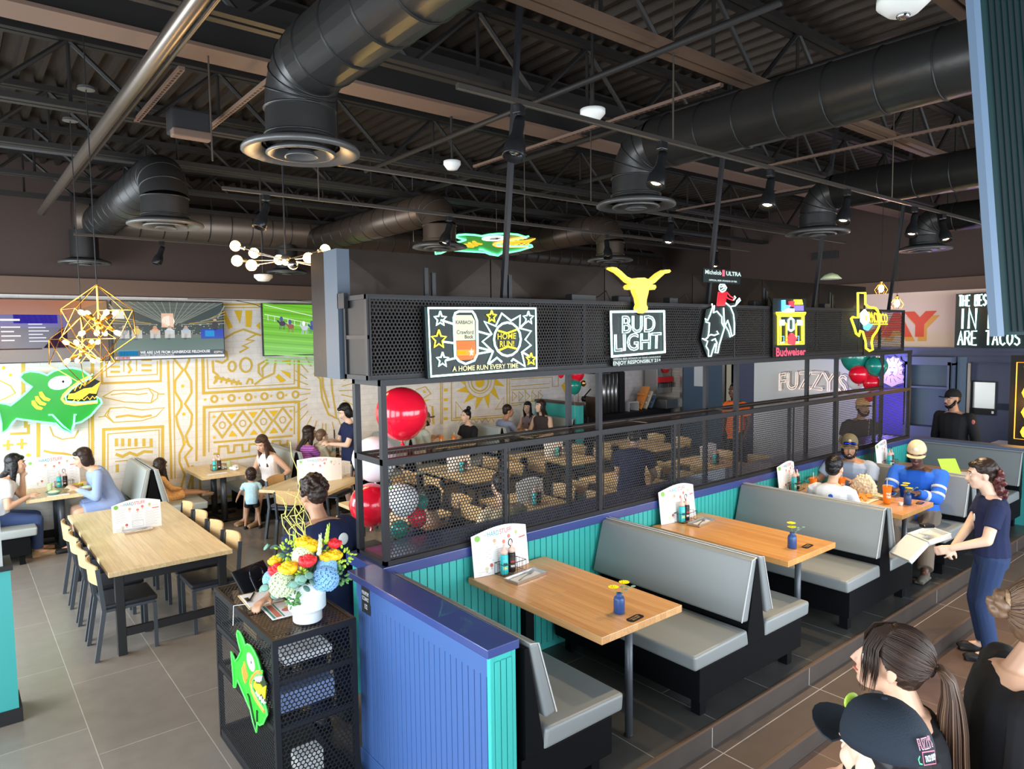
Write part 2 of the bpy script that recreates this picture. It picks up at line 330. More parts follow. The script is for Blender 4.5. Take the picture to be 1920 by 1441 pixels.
struct(MB().box((14.1, 8.6, 3.4), (14.4, 11.6, 5.2)).build('wall_service_upper', 'wall_dark'))
struct(MB().box((13.06, 5.62, .05), (13.04, 8.05, 2.22)).build('wall_white_panel', 'white'), 'off-white wall panel with a line-drawn neon name')
# blue swing door
d = thing('door_1', 'slate blue service door with a white notice', 'door', (14.15, 9.5, 0)); d['kind'] = 'structure'; del d['category']
MB().box((0, 0.06, 0), (.05, 1.18, 2.5)).build('door_leaf', 'slate_blue', d, bevel=.004); MB().box((-.02, .55, 1.45), (0, .85, 2.05)).build('notice', 'paper', d)
MB().box((-.03, -.02, 0), (.06, .05, 2.6)).box((-.03, 1.19, 0), (.06, 1.26, 2.6)).box((-.03, -.02, 2.52), (.06, 1.26, 2.6)).build('door_frame', 'steel', d)
MB().box((14.1, 9.05, 0), (14.18, 9.42, 2.45)).build('x', 'cream').name = 'wall_alcove_jamb'; bpy.data.objects['wall_alcove_jamb']['kind'] = 'structure'

# corrugated roof deck
b = MB(); x = -2.4; i = 0; prof = []
while x < 14.5: prof += [(x, 5.17), (x + .09, 5.17), (x + .11, 5.11), (x + .15, 5.11), (x + .17, 5.17)]; x += .17
vs = [(p[0], y, p[1]) for y in (-2.9, 11.8) for p in prof]; k = len(prof)
b.add(vs, [(i, i+1, k+i+1, k+i) for i in range(k-1)]); struct(b.build('ceiling', 'deck'), 'dark corrugated metal roof deck with ribs')
slab('ceiling_cover', (-2.5, -3, 5.2), (14.6, 11.9, 5.3), 'ceil_black')

# booth platform, step, risers
struct(MB().box((2.08, 2.49, 0), (10.6, 3.95, .3)).build('floor_platform', 'tile_platform'), 'dark tiled booth platform two steps up')
struct(MB().box((2.08, 2.18, 0), (10.9, 2.489, .15)).build('floor_step', 'tile_step'), 'dark brown tiled step in front of the booths')
struct(MB().box((2.08, 2.482, .15), (10.9, 2.4895, .285)).build('trim_4', 'tile_riser'), 'tiled riser of the upper step')
struct(MB().box((2.08, 2.172, .0), (10.9, 2.1795, .135)).build('trim_5', 'tile_riser'), 'tiled riser of the lower step')
struct(MB().box((2.08, 2.474, .286), (10.9, 2.492, .302)).build('trim_6', 'steel_brown'), 'brown metal nosing of the upper step'); struct(MB().box((2.08, 2.163, .136), (10.9, 2.182, .152)).build('trim_7', 'steel_brown'), 'brown metal nosing of the lower step')

# blue half wall at the near end of the booths (beadboard both sides, capped)
t = thing('half_wall', 'bright blue beadboard half wall with wide cap at the near booth end', 'half wall', (1.9, 2.5, 0))
b = MB(); b.box((.03, .07, 0), (.15, 1.44, 1.2))
for i in range(26): b.box((.022, .09 + i * .0517, .14), (.03, .09 + i * .0517 + .047, 1.12))
b.box((.018, .07, 1.12), (.03, 1.44, 1.24)); b.box((.016, .07, 0), (.03, 1.44, .14)); b.build('wall_panel', 'blue_wall', t, bevel=.002, segs=1)
MB().box((-.012, .03, 1.235), (.18, 1.5, 1.28)).build('cap', 'blue_cap', t, bevel=.004)
b = MB(); b.box((.02, .05, 0), (.16, .075, 1.235)); b.box((.012, .045, 0), (.035, .072, 1.235)); b.box((.145, .045, 0), (.168, .072, 1.235))
for i in range(3): b.box((.04 + i * .036, .042, 0), (.07 + i * .036, .06, 1.2))
b.build('end_trim', 'teal_bright', t, bevel=.002, segs=1)['label'] = 'turquoise end post'
MB().box((.15, .09, 0), (.17, 1.44, 1.235)).build('inner_panel', 'teal', t)
s = Flat(lambda u, v, d: (.0175 - d, 1.36 - u, 1.05 + v)); s.rect(-.01, 0, .1, .17, (.015, .015, .015)).up(); s.text('MAXIMUM', 0, .115, .085, .14, (.85, .85, .85)); s.text('OCCUPANCY', 0, .08, .085, .105, (.85, .85, .85)); s.text('132', .03, .03, .065, .06, (.85, .85, .85))
tag(s.build('occupancy_sign', 'print'), 'small black occupancy sign on the blue half wall', 'sign').location = (1.9, 2.5, 0)

# long teal half wall behind the booths with blue cap
t = thing('half_wall', 'long turquoise beadboard half wall with a blue cap below the perforated screen', 'half wall', (2.08, 3.94, .3))
b = MB(); b.box((0, .01, 0), (8.19, .38, .9))
i = 0
while i * .06 < 8.12: b.box((i * .06 + .004, 0, .05), (i * .06 + .056, .01, .9)); i += 1
b.build('wall_panel', 'teal_bright', t); MB().box((-.02, -.03, .9), (8.19, .44, .97)).build('cap', 'blue_cap', t, bevel=.005)
# end half wall beyond the last booth
t = thing('half_wall', 'dark navy capped half wall closing off the far end of the booths', 'half wall', (10.3, 2.58, .0))
MB().box((0, 0, .3), (.14, 1.4, 1.2)).build('wall_panel', 'teal', t); MB().box((-.03, -.03, 1.2), (.2, 1.38, 1.27)).build('cap', 'navy_light', t, bevel=.005); MB().box((-.01, -.012, .0), (.15, .0, 1.2)).build('end_trim', 'teal_bright', t)
# half wall in the lower left corner
t = thing('half_wall', 'teal half wall with black skirting at the left edge of the room', 'half wall', (-1.2, 6.05, 0))
MB().box((0, 0, .09), (1.47, .3, 1.12)).build('wall_panel', 'teal', t); MB().box((-.01, -.02, 0), (1.49, .32, .1)).build('skirting', 'black', t); MB().box((-.01, -.02, 1.12), (1.485, .32, 1.15)).build('cap', 'black', t); 
MB().box((0, .02, 1.15), (1.43, .28, 2.1)).build('upper_panel', 'vinyl_light', t)
# teal divider in the far dining area
t = thing('half_wall', 'turquoise divider with a dark cap beside the drinks counter', 'half wall', (10.05, 10.2, 0))
MB().box((0, 0, 0), (.13, 1.37, 1.28)).build('wall_panel', 'teal_bright', t); MB().box((-.02, -.02, 1.28), (.15, 1.37, 1.33)).build('cap', 'steel_brown', t)

# mural painted on the back wall
MURAL = [["l",3,[1.735,2.445,1.731,2.122,2.509,2.116,2.523,2.432]],["l",1.5,[1.791,2.443,1.792,2.215,2.465,2.218,2.474,2.42]],["l",3,[1.859,2.436,1.966,2.432]],["l",3,[2.268,2.443,2.389,2.439]],["l",3,[1.855,2.358,1.963,2.354]],["l",3,[2.265,2.363,2.385,2.359]],["l",3,[1.852,2.285,1.959,2.28]],["l",3,[2.261,2.289,2.382,2.284]],["l",3,[2.113,2.432,2.08,2.381,2.114,2.3,2.082,2.262]],["l",1.5,[2.025,2.435,2.017,2.278]],["l",1.5,[2.192,2.443,2.185,2.284]],["c",1.5,[1.733,1.928,1.873,2.01,2.153,2.001,2.334,2.017,2.464,1.934,2.448,1.854,2.36,1.792,2.004,1.831,1.755,1.913]],["l",1.5,[2.464,1.921,2.55,1.915]],["l",1.5,[2.334,2.017,2.395,1.911,2.36,1.792]],["l",1.5,[1.836,1.947,2.01,1.962,2.197,1.929,2.318,1.943]],["c",1.5,[1.742,1.654,1.815,1.753,2.0,1.752,2.234,1.694,2.541,1.706,2.424,1.584,2.227,1.533,1.851,1.54]],["l",1.5,[1.663,1.635,1.742,1.641]],["l",1.5,[1.815,1.753,1.776,1.651,1.851,1.54]],["l",3,[1.889,1.616,2.041,1.629,2.23,1.587,2.352,1.604]],["l",4,[1.685,0.77,1.717,1.448,2.504,1.419,2.48,0.894]],["l",1.5,[1.739,0.75,1.768,1.377,2.452,1.369,2.432,0.928]],["l",4,[1.874,1.288,1.87,1.196]],["l",4,[1.955,1.279,1.951,1.187]],["l",4,[2.044,1.27,2.039,1.177]],["l",4,[2.131,1.261,2.127,1.167]],["l",4,[2.238,1.249,2.234,1.155]],["l",4,[2.335,1.239,2.331,1.144]],["l",1.5,[1.855,1.131,2.355,1.123]],["l",4,[1.864,1.064,1.943,1.023,2.039,1.07,2.132,1.019,2.23,1.066,2.339,1.048]],["l",1.5,[1.847,0.96,2.177,0.959]],["l",4,[1.868,0.904,1.863,0.812]],["l",4,[1.622,2.423,1.548,0.88]],["l",3,[2.622,2.415,2.593,0.603]],["l",1.5,[2.697,2.413,2.644,0.596]],["l",3,[3.033,2.429,2.966,0.834]],["l",3,[3.012,0.686,3.002,0.117]],["l",4,[2.902,0.757,2.885,0.164]],["l",4,[0.804,2.452,0.78,1.966]],["l",4,[0.938,1.696,0.91,1.152]],["l",1.5,[1.541,1.658,1.517,1.144]],["l",3,[0.821,1.595,0.815,1.485,0.617,1.492]],["l",4,[0.796,1.708,0.79,1.573]],["l",3,[0.583,1.406,0.577,1.285]],["l",3,[0.531,1.346,0.629,1.345]],["l",3,[0.735,1.407,0.729,1.285]],["l",3,[0.682,1.346,0.782,1.345]],["l",3,[0.959,0.695,0.953,0.57]],["l",3,[0.905,0.635,1.008,0.63]],["p",2,[0.605,2.391,0.602,2.381,0.596,2.373,0.588,2.369,0.58,2.369,0.572,2.374,0.567,2.382,0.566,2.393,0.569,2.403,0.574,2.411,0.582,2.416,0.591,2.415,0.598,2.41,0.603,2.402]],["p",2,[0.672,2.292,0.67,2.283,0.664,2.276,0.657,2.272,0.649,2.272,0.642,2.277,0.638,2.285,0.637,2.294,0.639,2.303,0.644,2.311,0.651,2.314,0.659,2.314,0.666,2.31,0.671,2.302]],["p",2,[0.828,1.18,0.825,1.17,0.817,1.164,0.805,1.161,0.793,1.162,0.782,1.168,0.774,1.176,0.772,1.186,0.775,1.196,0.783,1.202,0.795,1.205,0.807,1.204,0.818,1.198,0.826,1.19]],["l",1.5,[0.538,2.222,0.65,2.144,0.694,2.045,0.583,1.979,0.524,1.959]],["l",1.5,[1.064,1.548,1.1,1.419,1.202,1.358,1.352,1.368,1.4,1.465]],["l",3,[0.985,1.218,1.067,1.184,1.213,1.154,1.297,1.118]],["l",3,[2.711,2.44,2.831,2.271,2.71,2.111,2.697,1.947,2.784,1.776,2.781,1.693,2.699,1.561,2.718,1.421,2.786,1.22,2.794,1.107,2.724,0.976,2.718,0.837,2.787,0.632,2.727,0.444,2.718,0.22]],["l",3,[2.928,2.433,2.857,2.269,2.94,2.099,2.937,1.905,2.835,1.744,2.931,1.57,2.911,1.403,2.826,1.244,2.859,1.1,2.908,1.038,2.799,0.911,2.891,0.617,2.83,0.428]],["p",2,[2.839,2.021,2.836,2.011,2.829,2.003,2.82,1.998,2.809,1.999,2.8,2.004,2.794,2.013,2.792,2.024,2.795,2.035,2.802,2.043,2.811,2.047,2.822,2.047,2.831,2.041,2.837,2.032]],["p",2,[2.835,1.583,2.833,1.572,2.826,1.564,2.816,1.56,2.806,1.561,2.797,1.567,2.791,1.576,2.789,1.587,2.792,1.597,2.799,1.606,2.808,1.61,2.818,1.609,2.827,1.603,2.834,1.594]],["p",2,[2.832,1.145,2.829,1.134,2.823,1.126,2.813,1.123,2.803,1.124,2.794,1.13,2.788,1.139,2.786,1.15,2.789,1.161,2.795,1.169,2.805,1.173,2.815,1.171,2.824,1.166,2.83,1.156]],["l",4,[3.125,2.427,3.116,1.893,4.667,1.889,4.683,2.362]],["l",1.5,[3.191,2.424,3.186,1.96,4.591,1.96,4.605,2.365]],["l",1.5,[3.427,3.239,4.049,3.254]],["l",3,[3.429,3.289,4.051,3.306]],["p",0,[3.426,3.211,3.486,3.211,3.608,2.928,3.537,2.899]],["p",0,[3.641,3.199,3.765,3.201,3.722,2.985]],["p",0,[3.816,3.201,3.925,3.203,3.897,2.927,3.814,2.933]],["p",0,[3.413,2.886,3.484,2.735,3.42,2.716]],["p",0,[3.979,2.956,4.045,3.014,4.041,2.891]],["p",0,[4.388,2.357,4.543,2.376,4.539,2.276]],["p",0,[4.353,2.208,4.529,2.155,4.531,2.048]],["p",0,[4.272,2.091,4.32,2.143,4.453,2.022,4.36,1.991]],["p",0,[3.463,1.54,3.609,1.537,3.529,1.439]],["p",0,[3.803,1.536,3.954,1.53,3.871,1.428]],["p",0,[4.137,1.531,4.297,1.527,4.218,1.425]],["p",0,[3.468,1.164,3.608,1.155,3.527,1.26]],["p",0,[3.808,1.159,3.945,1.151,3.875,1.241]],["p",0,[4.132,1.15,4.283,1.147,4.211,1.248]],["l",3,[3.434,2.73,3.632,2.842,3.775,2.892,4.046,2.794]],["l",3,[3.973,2.81,3.811,2.724,3.94,2.708,3.751,2.624,3.835,2.593,3.704,2.524]],["l",3,[3.401,2.588,3.495,2.529,3.504,2.415,3.419,2.36,3.325,2.392]],["c",3,[3.625,2.295,3.618,2.262,3.601,2.236,3.578,2.221,3.553,2.223,3.532,2.238,3.517,2.266,3.513,2.3,3.52,2.333,3.536,2.359,3.559,2.374,3.584,2.373,3.606,2.357,3.62,2.329]],["c",3,[3.885,2.309,3.873,2.259,3.845,2.219,3.806,2.198,3.764,2.2,3.728,2.224,3.703,2.265,3.696,2.316,3.707,2.366,3.735,2.405,3.773,2.426,3.815,2.425,3.852,2.401,3.877,2.36]],["c",3,[4.133,2.38,3.998,2.311,3.993,2.178,4.058,2.096,4.055,2.25,4.147,2.335]],["l",3,[3.271,2.394,3.277,2.224,3.343,2.164,3.283,2.039]],["l",4,[3.301,2.138,3.698,2.011]],["l",3,[3.35,2.15,3.309,2.066]],["l",3,[3.426,2.128,3.384,2.05]],["l",3,[3.508,2.105,3.466,2.033]],["l",3,[3.591,2.082,3.549,2.016]],["l",3,[3.669,2.061,3.627,1.999]],["l",3,[3.792,2.006,3.83,2.083,3.881,2.066,3.885,2.007]],["l",3,[3.927,1.99,4.033,2.067,4.245,2.152,4.282,2.36]],["c",3,[3.319,1.787,3.314,1.765,3.3,1.748,3.281,1.739,3.261,1.741,3.243,1.752,3.231,1.77,3.227,1.793,3.233,1.815,3.246,1.831,3.265,1.84,3.285,1.839,3.303,1.828,3.315,1.809]],["p",2,[3.152,1.787,3.146,1.773,3.132,1.768,3.119,1.775,3.114,1.789,3.12,1.803,3.134,1.808,3.147,1.801]],["c",3,[3.587,1.783,3.582,1.761,3.568,1.743,3.548,1.735,3.527,1.736,3.509,1.748,3.496,1.766,3.493,1.789,3.498,1.811,3.512,1.828,3.531,1.837,3.553,1.836,3.571,1.825,3.584,1.806]],["p",2,[3.415,1.783,3.409,1.769,3.395,1.764,3.382,1.771,3.376,1.786,3.383,1.799,3.396,1.804,3.41,1.797]],["c",3,[3.858,1.779,3.853,1.757,3.838,1.739,3.818,1.731,3.797,1.732,3.777,1.744,3.765,1.763,3.761,1.786,3.766,1.808,3.781,1.826,3.801,1.835,3.822,1.833,3.841,1.822,3.854,1.803]],["p",2,[3.681,1.78,3.674,1.766,3.66,1.761,3.646,1.767,3.641,1.782,3.647,1.796,3.662,1.801,3.675,1.794]],["c",3,[4.123,1.777,4.117,1.754,4.102,1.736,4.082,1.727,4.059,1.729,4.039,1.74,4.026,1.76,4.022,1.783,4.028,1.806,4.043,1.824,4.063,1.833,4.085,1.832,4.105,1.82,4.119,1.8]],["p",2,[3.94,1.777,3.933,1.763,3.919,1.758,3.904,1.765,3.899,1.78,3.906,1.794,3.92,1.799,3.934,1.792]],["c",3,[4.395,1.774,4.389,1.751,4.374,1.733,4.352,1.724,4.329,1.725,4.309,1.737,4.296,1.757,4.291,1.781,4.297,1.804,4.312,1.822,4.333,1.831,4.356,1.83,4.377,1.818,4.391,1.798]],["p",2,[4.206,1.774,4.2,1.76,4.185,1.755,4.17,1.762,4.165,1.777,4.171,1.791,4.186,1.797,4.201,1.79]],["c",3,[4.659,1.772,4.653,1.749,4.638,1.731,4.616,1.721,4.592,1.723,4.571,1.735,4.557,1.755,4.553,1.779,4.559,1.803,4.574,1.821,4.596,1.83,4.62,1.829,4.641,1.817,4.655,1.797]],["p",2,[4.466,1.773,4.459,1.758,4.443,1.753,4.428,1.76,4.423,1.775,4.429,1.79,4.445,1.795,4.46,1.788]],["l",4,[3.083,0.905,3.115,1.668,4.658,1.65,4.632,0.905]],["l",1.5,[3.157,0.953,3.183,1.583,4.577,1.573,4.56,1.098]],["c",3,[3.242,1.367,3.386,1.555,3.517,1.354,3.371,1.165]],["c",1.5,[3.425,1.356,3.42,1.334,3.406,1.317,3.387,1.309,3.366,1.311,3.348,1.323,3.336,1.342,3.332,1.365,3.337,1.387,3.351,1.403,3.37,1.412,3.391,1.41,3.409,1.398,3.422,1.379]],["c",3,[3.56,1.367,3.709,1.559,3.845,1.353,3.693,1.161]],["c",1.5,[3.75,1.356,3.744,1.333,3.73,1.316,3.71,1.308,3.688,1.31,3.669,1.322,3.657,1.341,3.653,1.364,3.659,1.387,3.673,1.404,3.692,1.412,3.714,1.41,3.733,1.399,3.746,1.379]],["c",3,[3.895,1.366,4.049,1.561,4.191,1.352,4.034,1.157]],["c",1.5,[4.092,1.355,4.086,1.332,4.071,1.315,4.051,1.306,4.028,1.308,4.009,1.32,3.996,1.34,3.991,1.364,3.997,1.386,4.012,1.404,4.032,1.412,4.055,1.411,4.075,1.398,4.088,1.379]],["c",3,[4.215,1.368,4.375,1.567,4.522,1.354,4.36,1.155]],["c",1.5,[4.42,1.356,4.414,1.333,4.398,1.315,4.377,1.307,4.354,1.309,4.334,1.321,4.32,1.341,4.316,1.365,4.322,1.389,4.337,1.406,4.358,1.415,4.381,1.413,4.402,1.401,4.415,1.38]],["p",2,[3.278,1.504,3.271,1.489,3.255,1.483,3.24,1.491,3.234,1.508,3.241,1.523,3.257,1.529,3.272,1.521]],["p",2,[3.269,1.17,3.262,1.154,3.247,1.149,3.232,1.158,3.226,1.174,3.233,1.19,3.249,1.195,3.264,1.187]],["p",2,[4.537,1.499,4.529,1.483,4.511,1.477,4.494,1.485,4.487,1.503,4.495,1.52,4.513,1.526,4.53,1.517]],["p",2,[4.531,1.178,4.523,1.161,4.506,1.156,4.488,1.165,4.482,1.183,4.49,1.199,4.507,1.205,4.525,1.196]],["l",3,[3.245,1.095,4.512,1.072]],["l",3,[3.237,0.909,3.305,0.907,3.315,1.021,3.448,1.015,3.457,0.901,3.541,0.9,3.554,1.015,3.679,1.01,3.683,0.898,3.784,0.895,3.794,1.003,3.904,1.0]],["l",3,[3.232,0.795,3.897,0.801]],["l",3,[4.169,0.932,4.178,1.016,4.309,1.008,4.312,0.934,4.429,0.928,4.438,1.003]],["l",4,[3.14,0.209,3.901,0.148]],["c",3,[4.987,2.368,5.096,2.389,5.131,2.254,5.261,2.154,5.277,1.822,5.344,1.302,5.195,1.384,5.085,1.676,5.057,2.022,4.956,2.121,5.027,2.273]],["l",3,[4.956,2.121,5.063,2.178,5.26,2.123]],["l",3,[5.099,2.083,5.111,1.863,5.206,1.51]],["l",1.5,[5.083,1.234,5.052,0.978]],["l",1.5,[4.968,1.284,4.884,1.046]],["l",1.5,[4.878,1.368,4.746,1.16]],["l",1.5,[4.821,1.475,4.649,1.306]],["l",1.5,[4.802,1.589,4.598,1.466]],["l",1.5,[4.821,1.695,4.595,1.623]],["l",1.5,[4.869,1.779,4.631,1.763]],["l",1.5,[4.876,1.845,4.64,1.885]],["l",1.5,[4.832,1.933,4.61,2.027]],["l",1.5,[4.818,2.039,4.621,2.182]],["l",1.5,[4.841,2.15,4.679,2.335]],["l",1.5,[4.902,2.25,4.782,2.47]],["l",1.5,[4.995,2.326,4.925,2.569]],["l",1.5,[5.111,2.364,5.094,2.62]],["l",1.5,[5.262,2.35,5.314,2.604]],["l",1.5,[5.372,2.292,5.479,2.529]],["l",1.5,[5.455,2.199,5.613,2.406]],["l",1.5,[5.5,2.086,5.701,2.251]],["l",1.5,[5.504,1.97,5.738,2.083]],["l",1.5,[5.472,1.868,5.725,1.923]],["l",1.5,[5.412,1.792,5.67,1.785]],["l",1.5,[5.452,1.718,5.705,1.65]],["l",1.5,[5.488,1.617,5.723,1.492]],["l",1.5,[5.488,1.503,5.691,1.327]],["l",1.5,[5.448,1.391,5.608,1.174]],["l",1.5,[5.37,1.299,5.479,1.053]],["l",1.5,[5.262,1.241,5.315,0.98]],["l",1.5,[5.14,1.226,5.135,0.965]],["c",1.5,[8.928,1.796,8.913,1.704,8.872,1.62,8.807,1.549,8.725,1.498,8.63,1.468,8.529,1.463,8.43,1.482,8.339,1.523,8.262,1.583,8.203,1.659,8.168,1.745,8.157,1.835,8.172,1.924,8.211,2.006,8.272,2.076,8.351,2.128,8.443,2.159,8.543,2.168,8.643,2.152,8.736,2.113,8.817,2.054,8.878,1.977,8.916,1.889]],["c",1.5,[8.836,1.801,8.824,1.73,8.792,1.666,8.743,1.613,8.68,1.573,8.608,1.551,8.531,1.546,8.455,1.56,8.385,1.591,8.325,1.637,8.28,1.695,8.253,1.761,8.244,1.831,8.256,1.899,8.286,1.962,8.333,2.015,8.394,2.055,8.465,2.079,8.541,2.085,8.618,2.073,8.689,2.043,8.751,1.997,8.797,1.939,8.826,1.872]],["c",3,[8.756,1.784,8.744,1.723,8.712,1.669,8.662,1.628,8.6,1.604,8.532,1.598,8.465,1.612,8.405,1.643,8.358,1.689,8.329,1.745,8.319,1.806,8.331,1.866,8.363,1.919,8.411,1.96,8.472,1.985,8.539,1.992,8.607,1.979,8.668,1.949,8.716,1.903,8.746,1.846]],["p",2,[8.652,1.768,8.642,1.729,8.616,1.696,8.578,1.676,8.533,1.671,8.489,1.681,8.452,1.706,8.428,1.741,8.42,1.78,8.43,1.82,8.455,1.852,8.493,1.872,8.537,1.878,8.581,1.868,8.619,1.844,8.643,1.809]],["p",0,[8.919,1.854,8.916,1.697,9.198,1.655]],["p",0,[8.909,1.674,8.817,1.544,9.042,1.379]],["p",0,[8.797,1.528,8.643,1.46,8.752,1.221]],["p",0,[8.616,1.456,8.443,1.467,8.411,1.221]],["p",0,[8.417,1.475,8.271,1.561,8.113,1.371]],["p",0,[8.252,1.579,8.171,1.716,7.932,1.629]],["p",0,[8.165,1.739,8.168,1.89,7.91,1.927]],["p",0,[8.175,1.912,8.262,2.04,8.052,2.192]],["p",0,[8.281,2.056,8.43,2.126,8.325,2.355]],["p",0,[8.456,2.131,8.629,2.125,8.661,2.373]],["p",0,[8.655,2.118,8.806,2.034,8.973,2.233]],["p",0,[8.825,2.016,8.912,1.877,9.172,1.97]],["l",2.2,[7.584,2.499,7.556,1.008]],["l",1.5,[7.626,2.498,7.599,1.004]],["l",2.2,[7.841,2.493,7.816,1.046]],["l",2.2,[9.263,2.462,9.247,1.006]],["l",1.5,[9.331,2.46,9.316,1.001]],["l",2.2,[7.809,1.046,9.253,1.002]],["l",1.5,[7.858,1.082,9.199,1.049]],["c",1.5,[7.919,1.098,7.926,1.422,8.204,1.094]],["c",1.5,[8.931,1.182,9.16,1.185,9.164,1.431]],["p",0,[7.664,2.398,7.755,2.399,7.756,2.455,7.665,2.453]],["p",0,[7.66,2.209,7.75,2.21,7.752,2.266,7.661,2.265]],["p",0,[7.655,2.02,7.746,2.02,7.747,2.076,7.657,2.076]],["p",0,[7.651,1.831,7.742,1.83,7.743,1.886,7.652,1.887]],["p",0,[7.647,1.642,7.737,1.64,7.739,1.696,7.648,1.697]],["p",0,[7.642,1.452,7.733,1.45,7.734,1.506,7.644,1.508]],["p",0,[7.638,1.262,7.729,1.259,7.73,1.315,7.639,1.318]],["p",0,[7.634,1.072,7.725,1.068,7.726,1.124,7.635,1.128]],["l",1.5,[9.373,1.644,10.473,1.65]],["l",1.5,[9.372,1.569,10.472,1.559]],["l",1.5,[9.368,1.278,10.469,1.284]],["l",1.5,[9.367,1.234,9.647,1.236]],["l",1.5,[9.376,1.795,10.566,1.791]],["l",1.5,[10.566,1.791,10.564,1.577,10.748,1.571,10.751,1.794]],["c",1.5,[9.399,1.535,9.523,1.429,9.396,1.33]],["c",1.5,[9.581,1.524,9.707,1.418,9.578,1.317]],["c",1.5,[9.765,1.512,9.893,1.405,9.762,1.304]],["c",1.5,[9.952,1.501,10.083,1.393,9.95,1.291]],["c",1.5,[10.143,1.489,10.275,1.381,10.14,1.278]],["p",0,[9.737,1.547,9.794,1.544,9.765,1.512]],["p",0,[9.953,1.534,10.011,1.531,9.982,1.499]],["p",0,[10.173,1.521,10.232,1.517,10.202,1.486]],["l",1.5,[7.009,1.719,7.214,1.766,7.337,1.621,7.162,1.534]],["p",0,[7.167,1.71,7.234,1.647,7.165,1.642]],["l",1.5,[6.98,1.45,7.158,1.358,7.291,1.19]],["p",0,[7.071,1.501,7.346,1.512,7.206,1.472]],["p",2,[7.328,1.381,7.327,1.374,7.323,1.369,7.317,1.366,7.311,1.367,7.306,1.37,7.302,1.376,7.301,1.383,7.302,1.39,7.306,1.395,7.312,1.398,7.318,1.397,7.324,1.394,7.327,1.388]],["l",4,[7.365,1.362,7.38,1.024]],["l",1.5,[7.978,0.97,8.054,1.055,8.126,0.963]],["l",1.5,[8.126,0.963,8.203,1.049,8.277,0.956]],["l",1.5,[8.277,0.956,8.355,1.042,8.429,0.948]],["l",1.5,[8.429,0.948,8.508,1.035,8.584,0.941]],["l",1.5,[8.584,0.941,8.664,1.028,8.741,0.933]],["l",1.5,[8.741,0.933,8.821,1.021,8.899,0.925]],["l",2.2,[11.387,2.067,11.38,1.133]],["l",2.2,[12.054,2.043,12.049,1.085]],["c",1.5,[11.109,1.892,11.101,1.871,11.078,1.859,11.051,1.86,11.029,1.874,11.02,1.896,11.029,1.917,11.051,1.93,11.079,1.929,11.101,1.914]],["c",1.5,[11.334,1.89,11.325,1.868,11.302,1.856,11.274,1.857,11.252,1.871,11.244,1.894,11.252,1.915,11.275,1.928,11.303,1.926,11.325,1.912]],["c",1.5,[11.563,1.887,11.554,1.865,11.531,1.853,11.502,1.854,11.479,1.869,11.471,1.891,11.48,1.913,11.503,1.925,11.531,1.924,11.554,1.91]],["c",1.5,[11.795,1.884,11.786,1.863,11.763,1.85,11.734,1.851,11.711,1.866,11.702,1.888,11.711,1.91,11.734,1.923,11.763,1.922,11.787,1.907]],["c",1.5,[12.032,1.882,12.023,1.86,11.999,1.847,11.97,1.848,11.946,1.863,11.937,1.886,11.946,1.908,11.97,1.92,12.0,1.919,12.023,1.904]],["c",1.5,[12.274,1.879,12.264,1.857,12.24,1.844,12.21,1.845,12.186,1.86,12.177,1.883,12.186,1.905,12.21,1.918,12.24,1.917,12.265,1.902]],["c",1.5,[12.52,1.876,12.51,1.853,12.485,1.84,12.455,1.842,12.43,1.857,12.421,1.88,12.43,1.902,12.455,1.915,12.486,1.914,12.51,1.899]],["c",1.5,[12.77,1.873,12.76,1.85,12.735,1.837,12.704,1.838,12.679,1.854,12.669,1.877,12.679,1.9,12.704,1.913,12.735,1.912,12.76,1.896]],["p",0,[10.842,1.584,11.031,1.712,11.254,1.631,11.22,1.424,10.965,1.393]]]
YEL = (.62, .42, .06)
s = Flat(lambda u, v, d: (u, 11.578 - d, v), .0008)
for kd, wd, pt in MURAL:
    p = pairs(pt)
    if kd == 'p': s.poly(p, (.78, .5, .02))
    else: s.line(p, wd * .0105, YEL, kd == 'c')
    s.d += .00004
s.up()
mu = s.build('wall_mural', 'paint'); struct(mu, 'mustard yellow line mural of peppers, skull, suns and diamonds')

# ---------------------------------------------------------------- roof steel
def joist(y, zb, zt, label, x0=-2.2, x1=13.0, lit_brown=False):
    t = thing('roof_joist', label, 'joist', (0, y, 0)); m = 'steel_dark'
    MB().box((x0, -.07, zt - .05), (x1, -.012, zt)).box((x0, .012, zt - .05), (x1, .07, zt)).build('top_chord', m, t)
    MB().box((x0, -.075, zb), (x1, -.015, zb + .045)).box((x0, .015, zb), (x1, .075, zb + .045)).build('bottom_chord', 'steel_brown' if lit_brown else m, t)  # orange light under the nearer joists is put in as brown paint
    b = MB(); x = x0 + .3; up = True
    while x < x1 - .6:
        b.tube([(x, 0, zb + .03 if up else zt - .03), (x + .55, 0, zt - .03 if up else zb + .03)], .02, 6)
        if up: b.tube([(x + .55, 0, zb + .03), (x + .55, 0, zt - .03)], .014, 5)
        x += .55; up = not up
    b.build('web', m, t)
for y, nm in ((1.5, 'above the walkway'), (2.9, 'over the booths nearest the steps'), (4.1, 'straight above the hanging sign rack'), (6.4, 'just behind the deep roof girder'), (7.8, 'over the middle tables'), (9.2, 'over the long wooden table end'), (10.5, 'closest to the mural wall')):
    joist(y, 4.52, 5.08, 'black open-web roof joist ' + nm, lit_brown=(y < 3.5))
t = thing('roof_girder', 'deep black roof girder with rusty light painted on its bottom flange', 'girder', (0, 5.0, 0))
MB().box((-2.2, -.008, 4.66), (13.0, .008, 5.1)).build('web', 'ceil_black', t); MB().box((-2.2, -.13, 4.64), (13.0, .13, 4.665)).build('bottom_flange', 'wall_band', t); MB().box((-2.2, -.12, 5.08), (13.0, .12, 5.1)).build('top_flange', 'steel_dark', t)  # warm light on the bottom flange is put into its brown colour
